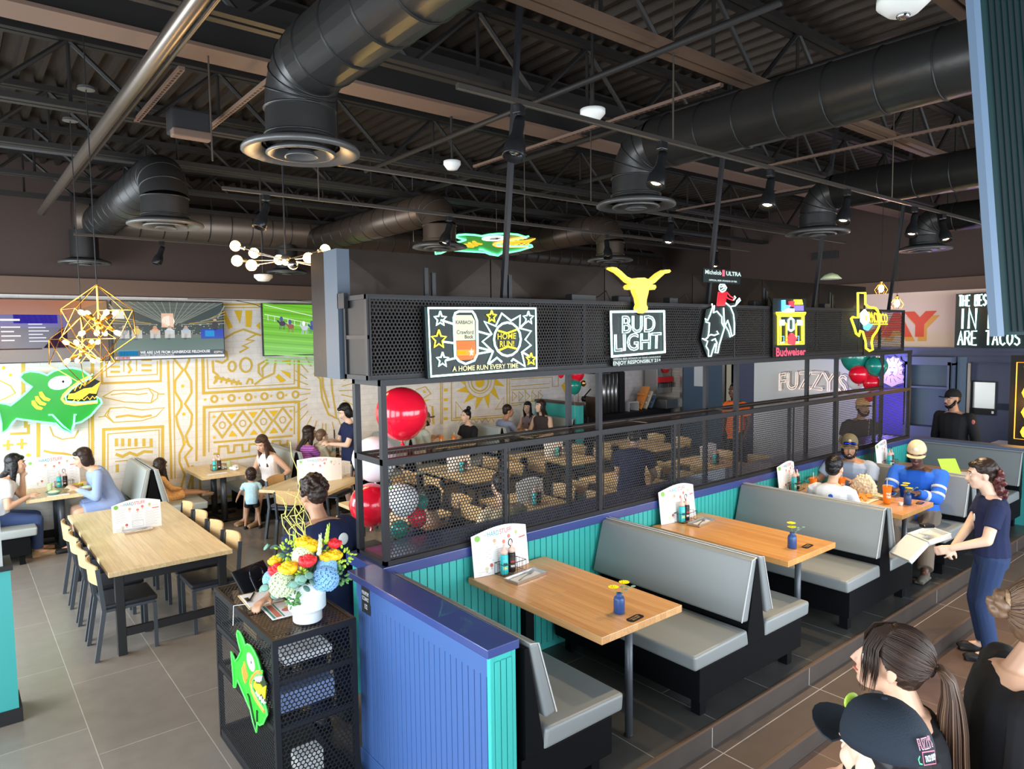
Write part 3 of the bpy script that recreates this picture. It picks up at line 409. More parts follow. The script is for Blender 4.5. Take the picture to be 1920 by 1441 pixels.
t = thing('roof_girder', 'black roof girder close above the camera at the top left', 'girder', (0, 3.45, 0))
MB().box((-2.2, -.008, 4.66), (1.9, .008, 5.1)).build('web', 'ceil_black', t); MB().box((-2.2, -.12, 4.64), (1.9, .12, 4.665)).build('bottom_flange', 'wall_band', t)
def pipe(name, pts, r, m, label, cat='pipe', n=8): return tag(MB().tube(pts, r, n).build(name, m, smooth=True), label, cat)
pipe('conduit', [(.98, -1.5, 4.3), (.98, 10.2, 4.3)], .045, 'conduit', 'thick grey metal conduit running overhead at the left')
pipe('conduit', [(1.12, -1, 4.4), (1.12, 9, 4.4)], .014, 'conduit', 'thin metal conduit beside the thick one overhead')
pipe('sprinkler_pipe', [(3.45, 2.0, 4.45), (3.45, 6.6, 4.45)], .022, 'steel_dark', 'dark sprinkler pipe crossing above the large black duct')
pipe('sprinkler_pipe', [(4.9, -2.4, 4.62), (4.9, 10.4, 4.62)], .03, 'steel_dark', 'dark sprinkler pipe running just above the duct over the longhorn sign')
pipe('sprinkler_pipe', [(6.2, -2.4, 4.62), (6.2, 10.4, 4.62)], .03, 'steel_dark', 'dark sprinkler pipe between the second and third front ducts')
pipe('sprinkler_pipe', [(9.0, -2.4, 4.62), (9.0, 10.4, 4.62)], .03, 'steel_dark', 'dark sprinkler pipe towards the right end of the ceiling')
pipe('sprinkler_pipe', [(-2, 8.6, 4.68), (12.8, 8.6, 4.68)], .028, 'steel_dark', 'dark sprinkler pipe running along the room behind the chandelier')
def strut(x, y0, y1, z, label):
    f = Flat(lambda u, v, d: (x + v, y0 + u, z - d)); n = int((y1 - y0) / .055); b = MB(); b.box((x - .02, y0, z + .002), (x + .02, y1, z + .025)); t = b.build('strut_channel', 'wall_band'); tag(t, label, 'strut channel')
    h = MB()
    for i in range(n): h.box((x - .008, y0 + .015 + i * .055, z), (x + .008, y0 + .045 + i * .055, z + .003))
    h.build('slots', 'black', t)
strut(1.82, 3.5, 6.5, 4.5, 'slotted tan strut channel overhead left of the nearest duct'); strut(1.3, 5.0, 6.4, 4.51, 'short tan strut channel beside the ceiling heater'); strut(4.4, 3.0, 6.0, 4.5, 'slotted strut channel above the black duct'); strut(6.9, 1.5, 4.4, 4.5, 'slotted strut channel right of the black duct'); strut(8.3, 2.9, 6.4, 4.5, 'slotted strut channel over the far booths')
for x, y, z, lb in ((1.47, 5.0, 3.95, 'between girder and the middle light track'), (3.67, 2.86, 3.95, 'holding the front light track above the large duct'), (6.9, 2.86, 3.95, 'holding the front light track above the longhorn sign'), (2.6, 5.85, 3.95, 'holding the rear light track'), (5.0, 5.9, 3.95, 'holding the rear light track over the neon fish'), (4.6, 4.5, 3.95, 'holding the middle light track')):
    tag(MB().tube([(x, y, z), (x, y, 5.115)], .006, 5).build('threaded_rod', 'conduit'), 'thin ceiling hanger rod ' + lb, 'hanger rod')

# ---------------------------------------------------------------- ducts
def duct_mesh(path, r, seam=.32, n=26):
    """round duct along a path with raised lock seams"""
    b = MB(); b.mi = 0; b.tube(path, r, n); b.mi = 1
    for a, c in zip(path, path[1:]):
        a, c = V(a), V(c); L = (c - a).length; d = (c - a).normalized(); k = int(L / seam)
        for i in range(1, k + 1):
            p = a + d * (i * seam - seam * .5); b.tube([p - d * .006, p - d * .002, p + d * .002, p + d * .006], [r, r + .006, r + .006, r], n, cap=False)
    return b
def diffuser(t, x, y, z, r):
    MB().lathe([(r*.62, .05), (r*.66, .07), (r*.97, .035), (r, .02), (r, .008), (r*.93, 0), (r*.72, .03), (r*.66, .045)], (x, y, z), 32, cap=False).build('outer_ring', 'diffuser', t, smooth=True)
    MB().lathe([(r*.36, .055), (r*.58, .012), (r*.6, .0), (r*.54, -.004), (r*.4, .03), (r*.33, .045)], (x, y, z), 28, cap=False).build('middle_ring', 'diffuser', t, smooth=True)
    MB().lathe([(.0, .02), (r*.2, .02), (r*.28, -.01), (r*.29, -.018), (r*.26, -.012), (r*.18, .01), (0, .012)], (x, y, z), 24, cap=False).build('centre_cone', 'diffuser', t, smooth=True)
    MB().lathe([(0, .075), (r*.64, .075)], (x, y, z), 24, cap=False).build('plenum', 'ceil_black', t)
def branch(x, y, z, r, zc, y1, label, m='duct', rd=.33):
    t = thing('air_duct', label, 'duct', (0, 0, 0)); s = 1 if y1 > y else -1; R = r * 1.15
    b = MB(); b.tube([(x, y, z + .05), (x, y, z + .1), (x, y, zc - R)], r, 26, cap=False)
    for q in (z + .1, zc - R): b.tube([(x, y, q - .008), (x, y, q - .003), (x, y, q + .003), (x, y, q + .008)], [r, r + .01, r + .01, r], 26, cap=False)
    b.build('neck', m, t, smooth=True)
    el = [(x, y + s * (R - R * cos(a)), zc - R + R * sin(a)) for a in [i * pi / 8 for i in range(5)]]
    b = MB()
    for i in range(4): b.tube([el[i], el[i+1]], r, 26, cap=False)
    bb = MB().tube(el, r, 26, cap=False); e = bb.build('elbow', m, t, smooth=True)
    g = MB()
    for i in (1, 2, 3):
        p = V(el[i]); d = (V(el[i+1]) - V(el[i-1])).normalized(); g.tube([p - d*.006, p - d*.002, p + d*.002, p + d*.006], [r, r+.006, r+.006, r], 26, cap=False)
    g.build('elbow_seam', 'duct_seam', e, smooth=True)
    duct_mesh([(x, y + s * R, zc), (x, y1, zc)], r).build('run', [m, 'duct_seam'], t, smooth=True); diffuser(t, x, y, z, rd)
branch(1.65, 3.93, 3.8, .195, 4.27, -2.6, 'large black round duct elbow and ring diffuser nearest the camera')
branch(4.54, 3.92, 3.8, .20, 4.27, -2.6, 'long black round duct with ring diffuser above the longhorn sign')
branch(7.46, 3.86, 3.8, .185, 4.23, -2.6, 'black round duct with ring diffuser above the booth table with diners')
branch(10.2, 3.8, 3.8, .18, 4.2, -2.6, 'black round duct with ring diffuser at the far right')
branch(1.66, 7.16, 3.8, .205, 4.3, 10.7, 'ribbed round duct and ring diffuser left of the chandelier')
branch(4.7, 7.14, 3.8, .2, 4.3, 10.7, 'brown round duct and ring diffuser beside the overhead neon fish', 'duct_back')  # browner metal than the front ducts
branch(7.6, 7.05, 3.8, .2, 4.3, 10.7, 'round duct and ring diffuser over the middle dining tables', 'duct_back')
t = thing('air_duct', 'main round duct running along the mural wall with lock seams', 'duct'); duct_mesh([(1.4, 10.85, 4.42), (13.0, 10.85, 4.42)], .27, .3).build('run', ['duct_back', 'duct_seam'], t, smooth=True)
for x in (1.5, 4.25):
    b = MB().tube([(x, 10.85, 3.82), (x, 10.85, 4.2)], .17, 22, cap=False); b.build('neck', 'duct', t, smooth=True); diffuser(t, x, 10.85, 3.76, .31)
# rectangular duct behind the sign rack
t = thing('duct_enclosure', 'dark sheet-metal rectangular duct hung behind the neon sign rack', 'duct', (0, 0, 0))
b = MB()
for i in range(6):
    x0 = 2.12 + i * 1.33; x1 = x0 + 1.32; b.box((x0, 4.5, 2.46), (x1, 4.95, 3.36))
    b.add([(x0, 4.5, 2.46), (x1, 4.5, 2.46), (x1, 4.5, 3.36), (x0, 4.5, 3.36), ((x0+x1)/2, 4.485, 2.9)], [(0, 1, 4), (1, 2, 4), (2, 3, 4), (3, 0, 4)])
b.build('casing', 'duct_box', t); MB().box((2.02, 4.3, 2.47), (2.11, 4.5, 3.33)).build('end_panel', 'end_blue', t)['label'] = 'blue-grey end panel'

# ceiling bits
t = thing('ceiling_heater', 'small rectangular black unit hanging from the roof steel upper left', 'heater', (1.55, 5.85, 4.32)); MB().box((-.14, -.1, 0), (.14, .1, .18)).build('body', 'black_metal', t, bevel=.02); MB().box((-.14, -.12, -.04), (.14, -.02, .02)).build('bracket', 'wall_band', t, bevel=.01)
for x, y, z, lb, r in ((3.5, 5.1, 4.22, 'round white smoke detector hanging under the girder', .075), (3.66, 3.56, 4.3, 'flat white ceiling device between the front ducts', .09), (3.42, 1.39, 4.2, 'white fire strobe detector at the top right', .11), (2.82, 7.9, 3.42, 'oval white wall strobe below the chandelier', .1)):
    t = thing('smoke_detector', lb, 'smoke detector', (x, y, z)); MB().lathe([(r*.5, .05), (r, .04), (r, .01), (r*.6, -.03), (r*.2, -.035)], n=20).build('housing', 'white', t, smooth=True); MB().tube([(0, 0, .04), (0, 0, 5.08 - z)], .012, 6).build('stem', 'steel_dark', t)
    if 'fire' in lb:
        MB().ball((0, 0, -.04), (.03, .03, .02)).build('strobe_lens', 'chrome', t, smooth=True); f = Flat(lambda u, v, d: (-.05 + u*.78, .085 - u*.63 - .045, .012 + v)); f.text('FIRE', 0, 0, .07, .022, (.6, .05, .03)); f.build('lettering', 'print', t)

# light tracks with spot heads
t = thing('air_vent', 'small dark wall grille high on the dark wall at the right', 'vent', (12.97, 6.3, 4.1)); MB().box((-.02, 0, 0), (0, .5, .14)).build('grille_frame', 'black_metal', t, bevel=.004)
b = MB()
for i in range(5): b.box((-.03, .02, .015 + i*.024), (-.02, .48, .027 + i*.024))
b.build('louvres', 'steel_dark', t)
def track(x0, x1, y, label, spots, z=3.95):
    t = thing('light_track', label, 'light track', (0, y, z)); MB().box((x0, -.014, 0), (x1, .014, .025)).build('rail', 'track', t); MB().box((x0, -.008, -.003), (x1, .008, 0)).build('slot', 'conduit', t)
    for x, on, lb, tx in spots:
        h = thing('track_spotlight', lb, 'spotlight', (x, y, z), tx, 'spotlights on the ceiling tracks')
        MB().box((-.03, -.022, -.05), (.03, .022, -.004)).build('adapter', 'black_gloss', h, bevel=.004); MB().tube([(0, 0, -.05), (0, 0, -.1)], .008, 6).build('stem', 'black_metal', h)
        M_ = Matrix.Translation((0, 0, -.1)) @ Matrix.Rotation(.35, 4, 'Y') @ Matrix.Scale(1.2, 4); b = MB(); b.X = M_
        b.lathe([(.0, .03), (.022, .03), (.026, .0), (.026, -.05), (.045, -.1), (.05, -.16), (.046, -.165), (.04, -.1)], n=18, cap=False).build('shade', 'black_gloss', h, smooth=True)
        b = MB(); b.X = M_; b.ball((0, 0, -.13), (.034, .034, .022), 12, 8).build('bulb', 'bulb_spot' if on else 'chrome', h, smooth=True)
track(2.0, 9.6, 2.86, 'long light track crossing in front of the black ducts', [(2.39, 0, 'unlit black track spotlight nearest the camera, in front of the hanging rod', .4), (3.56, 1, 'black track spotlight right beside the ring diffuser above the longhorn', 0), (4.82, 1, 'lit black track spotlight left of the booth diffuser, glowing downward', .2), (6.02, 1, 'black track spotlight against the elbow of the second front duct', 0), (7.42, 1, 'black track spotlight just left of the last pair on the front track', 0), (8.13, 1, 'last lit black track spotlight at the right end of the front track', .9)])
track(2.2, 9.7, 4.62, 'light track running just behind the sign rack ducts', [(5.9, 1, 'black track spotlight on the middle track beside the cowboy neon', .2)])
track(1.8, 9.4, 5.9, 'light track over the middle dining tables', [(2.15, 0, 'unlit black spotlight hanging at the left end of the rear track', .1), (4.0, 1, 'glowing spotlight in front of the duct beside the neon fish', 0), (6.3, 0, 'black spotlight over the middle tables right of the neon fish', 1), (8.55, 1, 'small lit spotlight behind the cowboy neon', .3)])
track(1.2, 4.5, 9.4, 'short light track close to the mural wall', [(2.12, 1, 'lit spotlight above the televisions, left', 0)])

# ================================================================ booths
NEON = {"horn":[4.161,3.269,4.176,3.283,4.23,3.282,4.289,3.255,4.36,3.214,4.442,3.194,4.483,3.209,4.578,3.215,4.632,3.201,4.686,3.214,4.763,3.26,4.841,3.292,4.909,3.299,4.926,3.285,4.904,3.27,4.841,3.26,4.774,3.218,4.708,3.176,4.665,3.16,4.719,3.159,4.73,3.141,4.708,3.119,4.665,3.118,4.634,3.131,4.627,3.092,4.605,3.035,4.6,2.993,4.619,2.965,4.611,2.934,4.557,2.917,4.504,2.932,4.494,2.964,4.51,2.992,4.494,3.047,4.462,3.094,4.454,3.125,4.421,3.11,4.38,3.113,4.365,3.133,4.385,3.15,4.426,3.155,4.37,3.174,4.309,3.212,4.249,3.243,4.2,3.256],"budrect":[4.199,2.927,4.877,2.94,4.888,2.584,4.213,2.564],"budtext":[4.339,2.893,4.753,2.899,4.754,2.763,4.339,2.752],"lighttext":[4.243,2.743,4.838,2.755,4.833,2.618,4.247,2.603],"enjoy":[4.242,2.548,4.85,2.552,4.85,2.493,4.242,2.48],"ultra":[5.477,3.33,6.058,3.367,6.06,3.29,5.491,3.277],"ultra2":[5.536,3.245,5.989,3.251,5.99,3.229,5.536,3.226],"cow0":[5.728,3.202,5.796,3.204,5.831,3.174,5.81,3.149,5.756,3.132,5.716,3.154,5.715,3.186,5.728,3.202],"cow1":[5.742,3.179,5.783,3.188,5.796,3.169,5.756,3.156],"cow2":[5.678,3.005,5.702,3.13,5.756,3.124,5.838,3.134,5.799,3.007,5.678,3.005],"cow3":[5.756,3.124,5.745,3.006],"cow4":[5.838,3.134,5.894,3.096,5.964,3.074],"cow5":[5.818,3.094,5.867,3.071,5.937,3.057],"cow6":[5.964,3.098,5.985,3.086,5.951,3.061],"cow7":[5.819,3.031,5.896,2.996,5.98,3.006,6.064,3.06,6.049,3.08,6.007,3.051,5.994,3.018],"cow8":[5.598,3.019,5.611,2.988,5.573,2.917,5.535,2.863,5.496,2.878,5.509,2.847,5.561,2.84,5.555,2.762,5.543,2.715,5.589,2.73,5.642,2.722,5.708,2.737,5.681,2.761],"cow9":[5.638,3.004,5.625,2.933,5.678,2.95,5.76,2.895,5.761,2.84,5.803,2.792,5.763,2.713,5.723,2.634,5.698,2.555,5.657,2.556,5.683,2.651,5.655,2.69,5.603,2.675],"cow10":[5.543,2.707,5.498,2.685,5.459,2.693,5.485,2.685,5.537,2.669,5.512,2.622,5.551,2.582,5.552,2.528,5.591,2.527,5.617,2.581,5.656,2.643],"cow11":[5.896,3.0,5.953,2.921,5.969,2.84,5.971,2.727,5.929,2.711,5.899,2.792,5.856,2.864,5.816,2.816,5.872,2.76,5.901,2.703],"cow12":[5.786,2.983,5.794,2.895,5.802,2.824,5.823,2.816],"cow13":[5.691,2.997,5.719,2.919,5.76,2.903],"cowblk":[5.52,2.963,5.731,3.013,5.979,3.034,6.038,2.921,5.985,2.694,5.791,2.681,5.738,2.538,5.552,2.512,5.446,2.685,5.496,2.87],"texas":[8.545,3.202,8.742,3.207,8.749,3.071,8.841,3.037,9.025,3.029,9.097,2.994,9.128,2.953,9.15,2.806,9.088,2.744,8.975,2.672,8.945,2.6,8.984,2.511,8.893,2.498,8.8,2.531,8.773,2.623,8.7,2.736,8.633,2.747,8.603,2.686,8.525,2.717,8.479,2.787,8.388,2.897,8.43,2.912,8.57,2.903],"tx_oval":[8.611,2.958,8.719,3.01,8.823,2.95,8.85,2.868,8.741,2.797,8.627,2.858],"tx_blue":[8.696,2.807,8.829,2.843,8.932,2.822,8.877,2.786,8.811,2.746,8.72,2.766],"pac":[8.821,2.981,9.375,2.955,9.382,2.843,8.897,2.848],"pacline":[8.944,2.827,9.383,2.827],"house":[6.73,2.944,7.316,2.95,7.281,2.918,7.292,2.614,6.771,2.618,6.763,2.914],"house_in":[6.804,2.906,7.246,2.909,7.256,2.637,6.812,2.639],"arcL":[6.819,2.652,6.814,2.827,6.871,2.854,6.931,2.827,6.936,2.651],"arcR":[7.132,2.666,7.127,2.827,7.187,2.854,7.249,2.827,7.255,2.664],"oval":[7.021,2.894,7.073,2.872,7.077,2.774,7.026,2.756,6.974,2.774,6.971,2.871],"crown":[6.91,2.678,6.96,2.673,6.945,2.615,7.082,2.604,7.097,2.662,7.132,2.67,7.079,2.702,7.023,2.734,6.976,2.703],"budw":[6.715,2.585,7.32,2.567,7.323,2.49,6.718,2.489],"toplite":[6.786,2.949,6.809,3.01,6.8,3.062,6.881,3.081,6.975,3.03,6.991,3.07,7.067,3.067,7.084,3.09,7.223,3.093,7.26,3.031,7.262,2.958],"panel":[6.669,3.093,7.346,3.109,7.369,2.47,6.686,2.481],"topy":[7.084,3.09,7.214,3.093,7.242,3.039,7.085,3.036],"topp":[7.086,3.028,7.251,3.03,7.258,2.972,7.087,2.97],"topr":[6.974,3.07,7.067,3.072,7.052,3.014,6.992,3.017],"topb":[6.832,3.08,6.881,3.081,6.883,3.029,6.983,3.026,6.935,2.968,6.835,2.967],"topw":[6.852,2.967,6.917,2.994,7.052,2.992,7.054,2.956,6.852,2.951],"kb":[2.434,2.942,3.402,2.955,3.405,2.49,2.45,2.467],"kr":[2.457,2.932,3.388,2.943,3.392,2.503,2.469,2.484],"can":[2.67,2.901,2.7,2.913,2.811,2.914,2.831,2.892,2.85,2.85,2.851,2.624,2.822,2.578,2.748,2.556,2.693,2.578,2.663,2.611,2.658,2.872],"cantop":[2.67,2.888,2.811,2.889,2.838,2.85,2.839,2.717,2.671,2.715,2.664,2.863],"canbot":[2.671,2.712,2.839,2.714,2.844,2.606,2.805,2.584,2.715,2.582,2.677,2.601],"st0":[2.55,2.911,2.562,2.879,2.597,2.876,2.57,2.853,2.577,2.819,2.548,2.837,2.518,2.819,2.527,2.853,2.502,2.876,2.536,2.879,2.55,2.911],"st1":[2.536,2.789,2.552,2.748,2.594,2.744,2.561,2.716,2.57,2.673,2.534,2.697,2.498,2.675,2.508,2.717,2.477,2.746,2.519,2.749,2.536,2.789],"st2":[2.562,2.641,2.574,2.608,2.609,2.604,2.582,2.581,2.589,2.546,2.56,2.566,2.53,2.549,2.539,2.583,2.514,2.607,2.548,2.608,2.562,2.641],"st3":[2.979,2.922,2.99,2.895,3.021,2.893,2.997,2.873,3.004,2.843,2.978,2.859,2.951,2.843,2.959,2.873,2.936,2.892,2.966,2.895,2.979,2.922],"st4":[3.317,2.92,3.33,2.889,3.366,2.887,3.338,2.865,3.346,2.832,3.316,2.85,3.285,2.832,3.294,2.864,3.267,2.886,3.303,2.889,3.317,2.92],"st5":[3.338,2.615,3.351,2.585,3.385,2.582,3.359,2.562,3.366,2.531,3.337,2.548,3.308,2.533,3.316,2.563,3.291,2.585,3.325,2.586,3.338,2.615],"burst":[2.939,2.549,2.985,2.634,2.893,2.707,2.976,2.757,2.913,2.846,3.012,2.813,3.068,2.903,3.152,2.851,3.237,2.89,3.232,2.798,3.341,2.776,3.282,2.715,3.339,2.673,3.249,2.623,3.279,2.519,3.166,2.577,3.151,2.561],"burst2":[2.948,2.548,3.02,2.591,3.062,2.559],"ball":[3.241,2.718,3.23,2.672,3.203,2.633,3.162,2.608,3.114,2.6,3.068,2.611,3.029,2.637,3.004,2.676,2.996,2.721,3.006,2.766,3.032,2.805,3.072,2.83,3.118,2.839,3.165,2.83,3.205,2.804,3.232,2.765,3.241,2.718],"arc1":[3.036,2.78,3.114,2.763,3.198,2.786],"arc2":[3.039,2.643,3.119,2.667,3.196,2.651],"home":[3.029,2.761,3.201,2.765,3.197,2.721,3.029,2.719],"run":[3.049,2.709,3.181,2.709,3.18,2.666,3.049,2.664],"every":[2.64,2.544,3.216,2.546,3.215,2.512,2.639,2.508],"ln0":[2.554,2.854,2.649,2.829],"ln1":[2.561,2.712,2.657,2.699],"ln2":[2.585,2.586,2.666,2.599],"ln3":[2.86,2.776,2.964,2.752],"ln4":[2.863,2.665,2.979,2.639],"ln5":[2.863,2.624,2.985,2.639],"ln6":[3.232,2.798,3.29,2.842],"ln7":[3.255,2.623,3.312,2.597],"karb":[2.674,2.852,2.813,2.852,2.812,2.827,2.674,2.827],"craw":[2.681,2.787,2.82,2.786,2.82,2.758,2.68,2.76],"bock":[2.746,2.754,2.819,2.754,2.819,2.728,2.746,2.729]}
FISH = {"body":[1.595,2.27,1.558,2.244,1.463,2.334,1.352,2.366,1.242,2.366,1.132,2.332,1.055,2.279,0.971,2.322,0.867,2.34,0.788,2.322,0.747,2.266,0.795,2.196,0.876,2.129,0.814,2.061,0.719,1.972,0.626,1.893,0.576,1.92,0.477,1.935,0.5,1.77,0.513,1.66,0.512,1.535,0.584,1.575,0.639,1.664,0.68,1.711,0.885,1.658,1.123,1.605,1.187,1.517,1.294,1.453,1.342,1.585,1.427,1.602,1.545,1.683,1.622,1.778,1.686,1.848,1.671,1.908,1.629,1.944,1.634,1.885,1.44,1.874,1.261,1.903,1.25,1.977,1.324,2.07,1.44,2.154,1.578,2.222],"mouth":[1.565,2.244,1.427,2.171,1.311,2.079,1.231,1.995,1.207,1.939,1.246,1.88,1.355,1.85,1.633,1.864],"fin":[1.041,1.733,1.088,1.729,1.203,1.565,1.295,1.474,1.336,1.602,1.349,1.716,1.369,1.706],"tongue":[1.276,1.935,1.293,2.007,1.363,2.011,1.478,2.07,1.578,2.08,1.686,2.158,1.624,1.986,1.539,2.0,1.443,1.923],"eye":[1.337,2.2,1.334,2.158,1.303,2.117,1.251,2.086,1.19,2.072,1.13,2.076,1.084,2.098,1.061,2.134,1.065,2.176,1.095,2.217,1.146,2.247,1.207,2.262,1.267,2.259,1.314,2.236],"iris":[1.281,2.184,1.267,2.151,1.231,2.128,1.189,2.122,1.155,2.137,1.144,2.165,1.158,2.197,1.193,2.221,1.236,2.226,1.27,2.212],"pupil":[1.249,2.181,1.244,2.168,1.234,2.163,1.223,2.169,1.219,2.182,1.224,2.194,1.235,2.199,1.246,2.193],"gill":[[0.951,2.053,0.984,2.058,1.02,1.984,1.079,1.948,1.057,1.921,0.998,1.937,0.955,1.996],[0.902,1.995,0.935,2.001,0.971,1.927,1.029,1.89,1.008,1.863,0.949,1.88,0.906,1.939],[0.86,1.939,0.893,1.945,0.928,1.87,0.986,1.834,0.965,1.807,0.906,1.824,0.863,1.883]],"mouthdark":[1.578,2.222,1.44,2.154,1.324,2.07,1.25,1.977,1.261,1.903,1.44,1.874,1.634,1.885,1.629,1.944,1.686,2.158],"t1":[1.309,2.039,1.346,2.094,1.365,2.044,1.403,2.123,1.429,2.073,1.461,2.145,1.487,2.102,1.512,2.175,1.538,2.141,1.57,2.205],"t2":[1.329,1.89,1.373,1.936,1.4,1.902,1.444,1.94,1.47,1.905,1.515,1.952,1.542,1.908,1.58,1.956,1.6,1.921,1.63,1.952]}
def yprism(b, poly, y0, y1): return b.prism(poly, lambda u, v, d: (u, d, v), y0, y1)
def bench(x, y0, L, z0, sides, label, group, H=.93, m='vinyl'):
    t = thing('booth_bench', label, 'booth bench', (x, y0, z0), group=group)
    xa = -.62 if -1 in sides else -.03; xb = .62 if 1 in sides else .03
    b = MB(); b.box((xa, .02, .12), (xb, L - .02, .34)); yprism(b, [(-.012, H-.02), (.012, H-.02), (.115 if 1 in sides else .012, .34), (-.115 if -1 in sides else -.012, .34)], .01, L - .01); b.build('base', 'booth_base', t, bevel=.004)
    for xx in (xa + .06, xb - .12):
        for yy in (.06, L - .14): MB().box((xx, yy, 0), (xx + .06, yy + .07, .125)).build('foot', 'booth_base', t)
    for s in sides:
        q = lambda P: [(s * u, v) for u, v in P][::s]
        yprism(MB(), q([(.10, .35), (.69, .35), (.70, .45), (.12, .46)]), 0, L).build('seat', m, t, smooth=True, bevel=.022, segs=3)
        bk = yprism(MB(), q([(.016, H), (.07, H - .005), (.185, .525), (.115, .515)]), 0, L).build('backrest', m, t, smooth=True, bevel=.018, segs=3)
        MB().tube([(s*.016, .006, H), (s*.07, .002, H - .008), (s*.188, .002, .527)], .004, 5).tube([(s*.018, 0, H + .002), (s*.018, L, H + .002)], .004, 5).build('piping', 'piping', bk)
    return t
G1 = 'grey vinyl booth benches on the raised platform'
bench(2.135, 2.53, 1.36, .3, (1,), 'grey vinyl booth bench against the bright blue half wall', G1)
bench(4.18, 2.53, 1.38, .3, (-1, 1), 'double-sided grey booth bench between the first and second empty booth tables', G1)
bench(6.18, 2.53, 1.38, .3, (-1, 1), 'double-sided grey booth bench behind the boy in the white shirt', G1)
bench(8.19, 2.53, 1.38, .3, (-1, 1), 'double-sided grey booth bench carrying the two men with caps', G1)
bench(10.26, 2.62, 1.24, .3, (-1,), 'taupe booth bench against the far navy half wall', G1)
G2 = 'grey booth benches along the mural wall'
bench(2.07, 10.28, 1.24, 0, (-1, 1), 'double grey booth bench between the two women and the little girl at the mural', G2, 1.0, 'vinyl_light')
bench(4.08, 10.28, 1.24, 0, (-1, 1), 'double grey booth bench behind the mother in the ruffled top', G2, 1.0, 'vinyl_light')
bench(6.1, 10.28, 1.24, 0, (-1, 1), 'double grey booth bench hidden behind the big red balloon', G2, 1.0, 'vinyl_light')
bench(8.1, 10.28, 1.24, 0, (-1, 1), 'double grey booth bench between the bun-haired woman and the blue polo man', G2, 1.0, 'vinyl_light')
bench(10.0, 10.28, 1.24, 0, (-1,), 'grey booth bench against the turquoise divider', G2, 1.0, 'vinyl_light')
bench(.06, 10.28, 1.24, 0, (1,), 'pale booth bench under the woman in jeans at the left edge', G2, 1.0, 'vinyl_light')

def booth_table(x, y0, y1, z, label, m='oak_table', legs=True, w=.72):
    t = thing('booth_table', label, 'table', (x, (y0 + y1) / 2, z)); h = (y1 - y0) / 2
    MB().box((-w/2, -h, .715), (w/2, h, .76)).build('tabletop', m, t, bevel=.004)
    if legs:
        MB().tube([(0, -h + .12, .01), (0, -h + .12, .715)], .024, 14).build('leg', 'chair_steel', t, smooth=True); MB().lathe([(.03, 0), (.03, .01), (.022, .02)], (0, -h + .12, 0), 12).build('foot', 'black', t)
        MB().box((-.04, h - .24, 0), (.04, h - .18, .715)).build('leg', 'booth_base', t, bevel=.004)
    else:
        for s in (-1, 1):
            MB().tube([(0, s * .25, .03), (0, s * .25, .715)], .045, 16).build('leg', 'chair_steel', t, smooth=True)
        MB().box((-.3, -.3, 0), (.3, -.2, .03)).box((-.3, .2, 0), (.3, .3, .03)).box((-.03, -.3, 0), (.03, .3, .028)).build('base_plate', 'black_metal', t, bevel=.004)
    return t
TZ = 1.062
booth_table(3.11, 2.62, 3.9, .3, 'empty butcher-block booth table nearest the blue half wall')
booth_table(5.09, 2.62, 3.9, .3, 'empty amber butcher-block table in the second booth', 'oak_warm')
booth_table(7.08, 2.62, 3.9, .3, 'amber butcher-block booth table where the four men are eating', 'oak_warm')
booth_table(9.12, 2.62, 3.9, .3, 'butcher-block table in the last booth before the navy wall', 'oak_warm')
booth_table(1.06, 10.5, 11.5, 0, 'pale wooden table between the two women below the green fish sign', 'oak_pale', False, .78)
booth_table(3.12, 10.5, 11.5, 0, 'pale wooden table with crumpled napkins in front of the mother', 'oak_pale', False, .74)
booth_table(5.1, 10.5, 11.5, 0, 'pale wooden table in front of the woman in the purple striped top', 'oak_pale', False, .74)
booth_table(7.1, 10.5, 11.5, 0, 'wooden table between the man in the grey cap and the woman with a bun', 'oak_pale', False, .74)
booth_table(9.08, 10.5, 11.5, 0, 'wooden table in front of the two seated women near the divider', 'oak_pale', False, .74)

# ---------------------------------------------------------------- chairs and free tables
def make_chair(label, m='oak_chair', seat='vinyl_black'):
    t = thing('dining_chair', label, 'chair')
    MB().box((-.2, -.215, .43), (.22, .215, .475)).build('seat', seat, t, smooth=True, bevel=.018, segs=3)
    MB().box((-.19, -.2, .405), (.2, .2, .43)).build('seat_frame', 'chair_steel', t)
    for s in (-1, 1):
        MB().bar((.195, s*.2, 0), (.195, s*.2, .41), .032).build('leg', 'chair_steel', t); MB().bar((-.275, s*.215, 0), (-.2, s*.215, .44), .034).build('leg', 'chair_steel', t)
        MB().bar((-.2, s*.215, .42), (-.235, s*.215, .80), .034, .022).build('back_post', 'chair_steel', t)
    n = 9; P = [(-.232 - .045 * cos(pi * (i / (n-1) - .5)), -.21 + .42 * i / (n-1)) for i in range(n)]; b = MB()
    vs = []
    for zz in (.655, .825):
        for dx in (0, .014): vs += [(px + dx - (zz - .655) * .08, py, zz + (.012 * sin(pi * i / (n-1)) if zz > .7 else 0)) for i, (px, py) in enumerate(P)]
    fs = []
    for i in range(n - 1): fs += [(i, i+1, 2*n+i+1, 2*n+i), (n+i+1, n+i, 3*n+i, 3*n+i+1), (2*n+i, 2*n+i+1, 3*n+i+1, 3*n+i), (i+1, i, n+i, n+i+1)]
    fs += [(0, 2*n, 3*n, n), (n-1, 2*n-1, 4*n-1, 3*n-1)]; b.add(vs, fs).build('backrest', m, t, smooth=False)
    return t
G3 = 'oak-backed chairs around the long wooden table'; ord_ = ['nearest the camera', 'second from the camera', 'third from the camera', 'farthest from the camera']
c0 = make_chair('x'); first = True
def chair(x, y, rz, label, group):
    global first
    if first: first = False; c0.location = (x, y, 0); c0.rotation_euler = (0, 0, rz); c0['label'] = label; c0['group'] = group; return c0
    return dup(c0, (x, y, 0), rz, label, group)
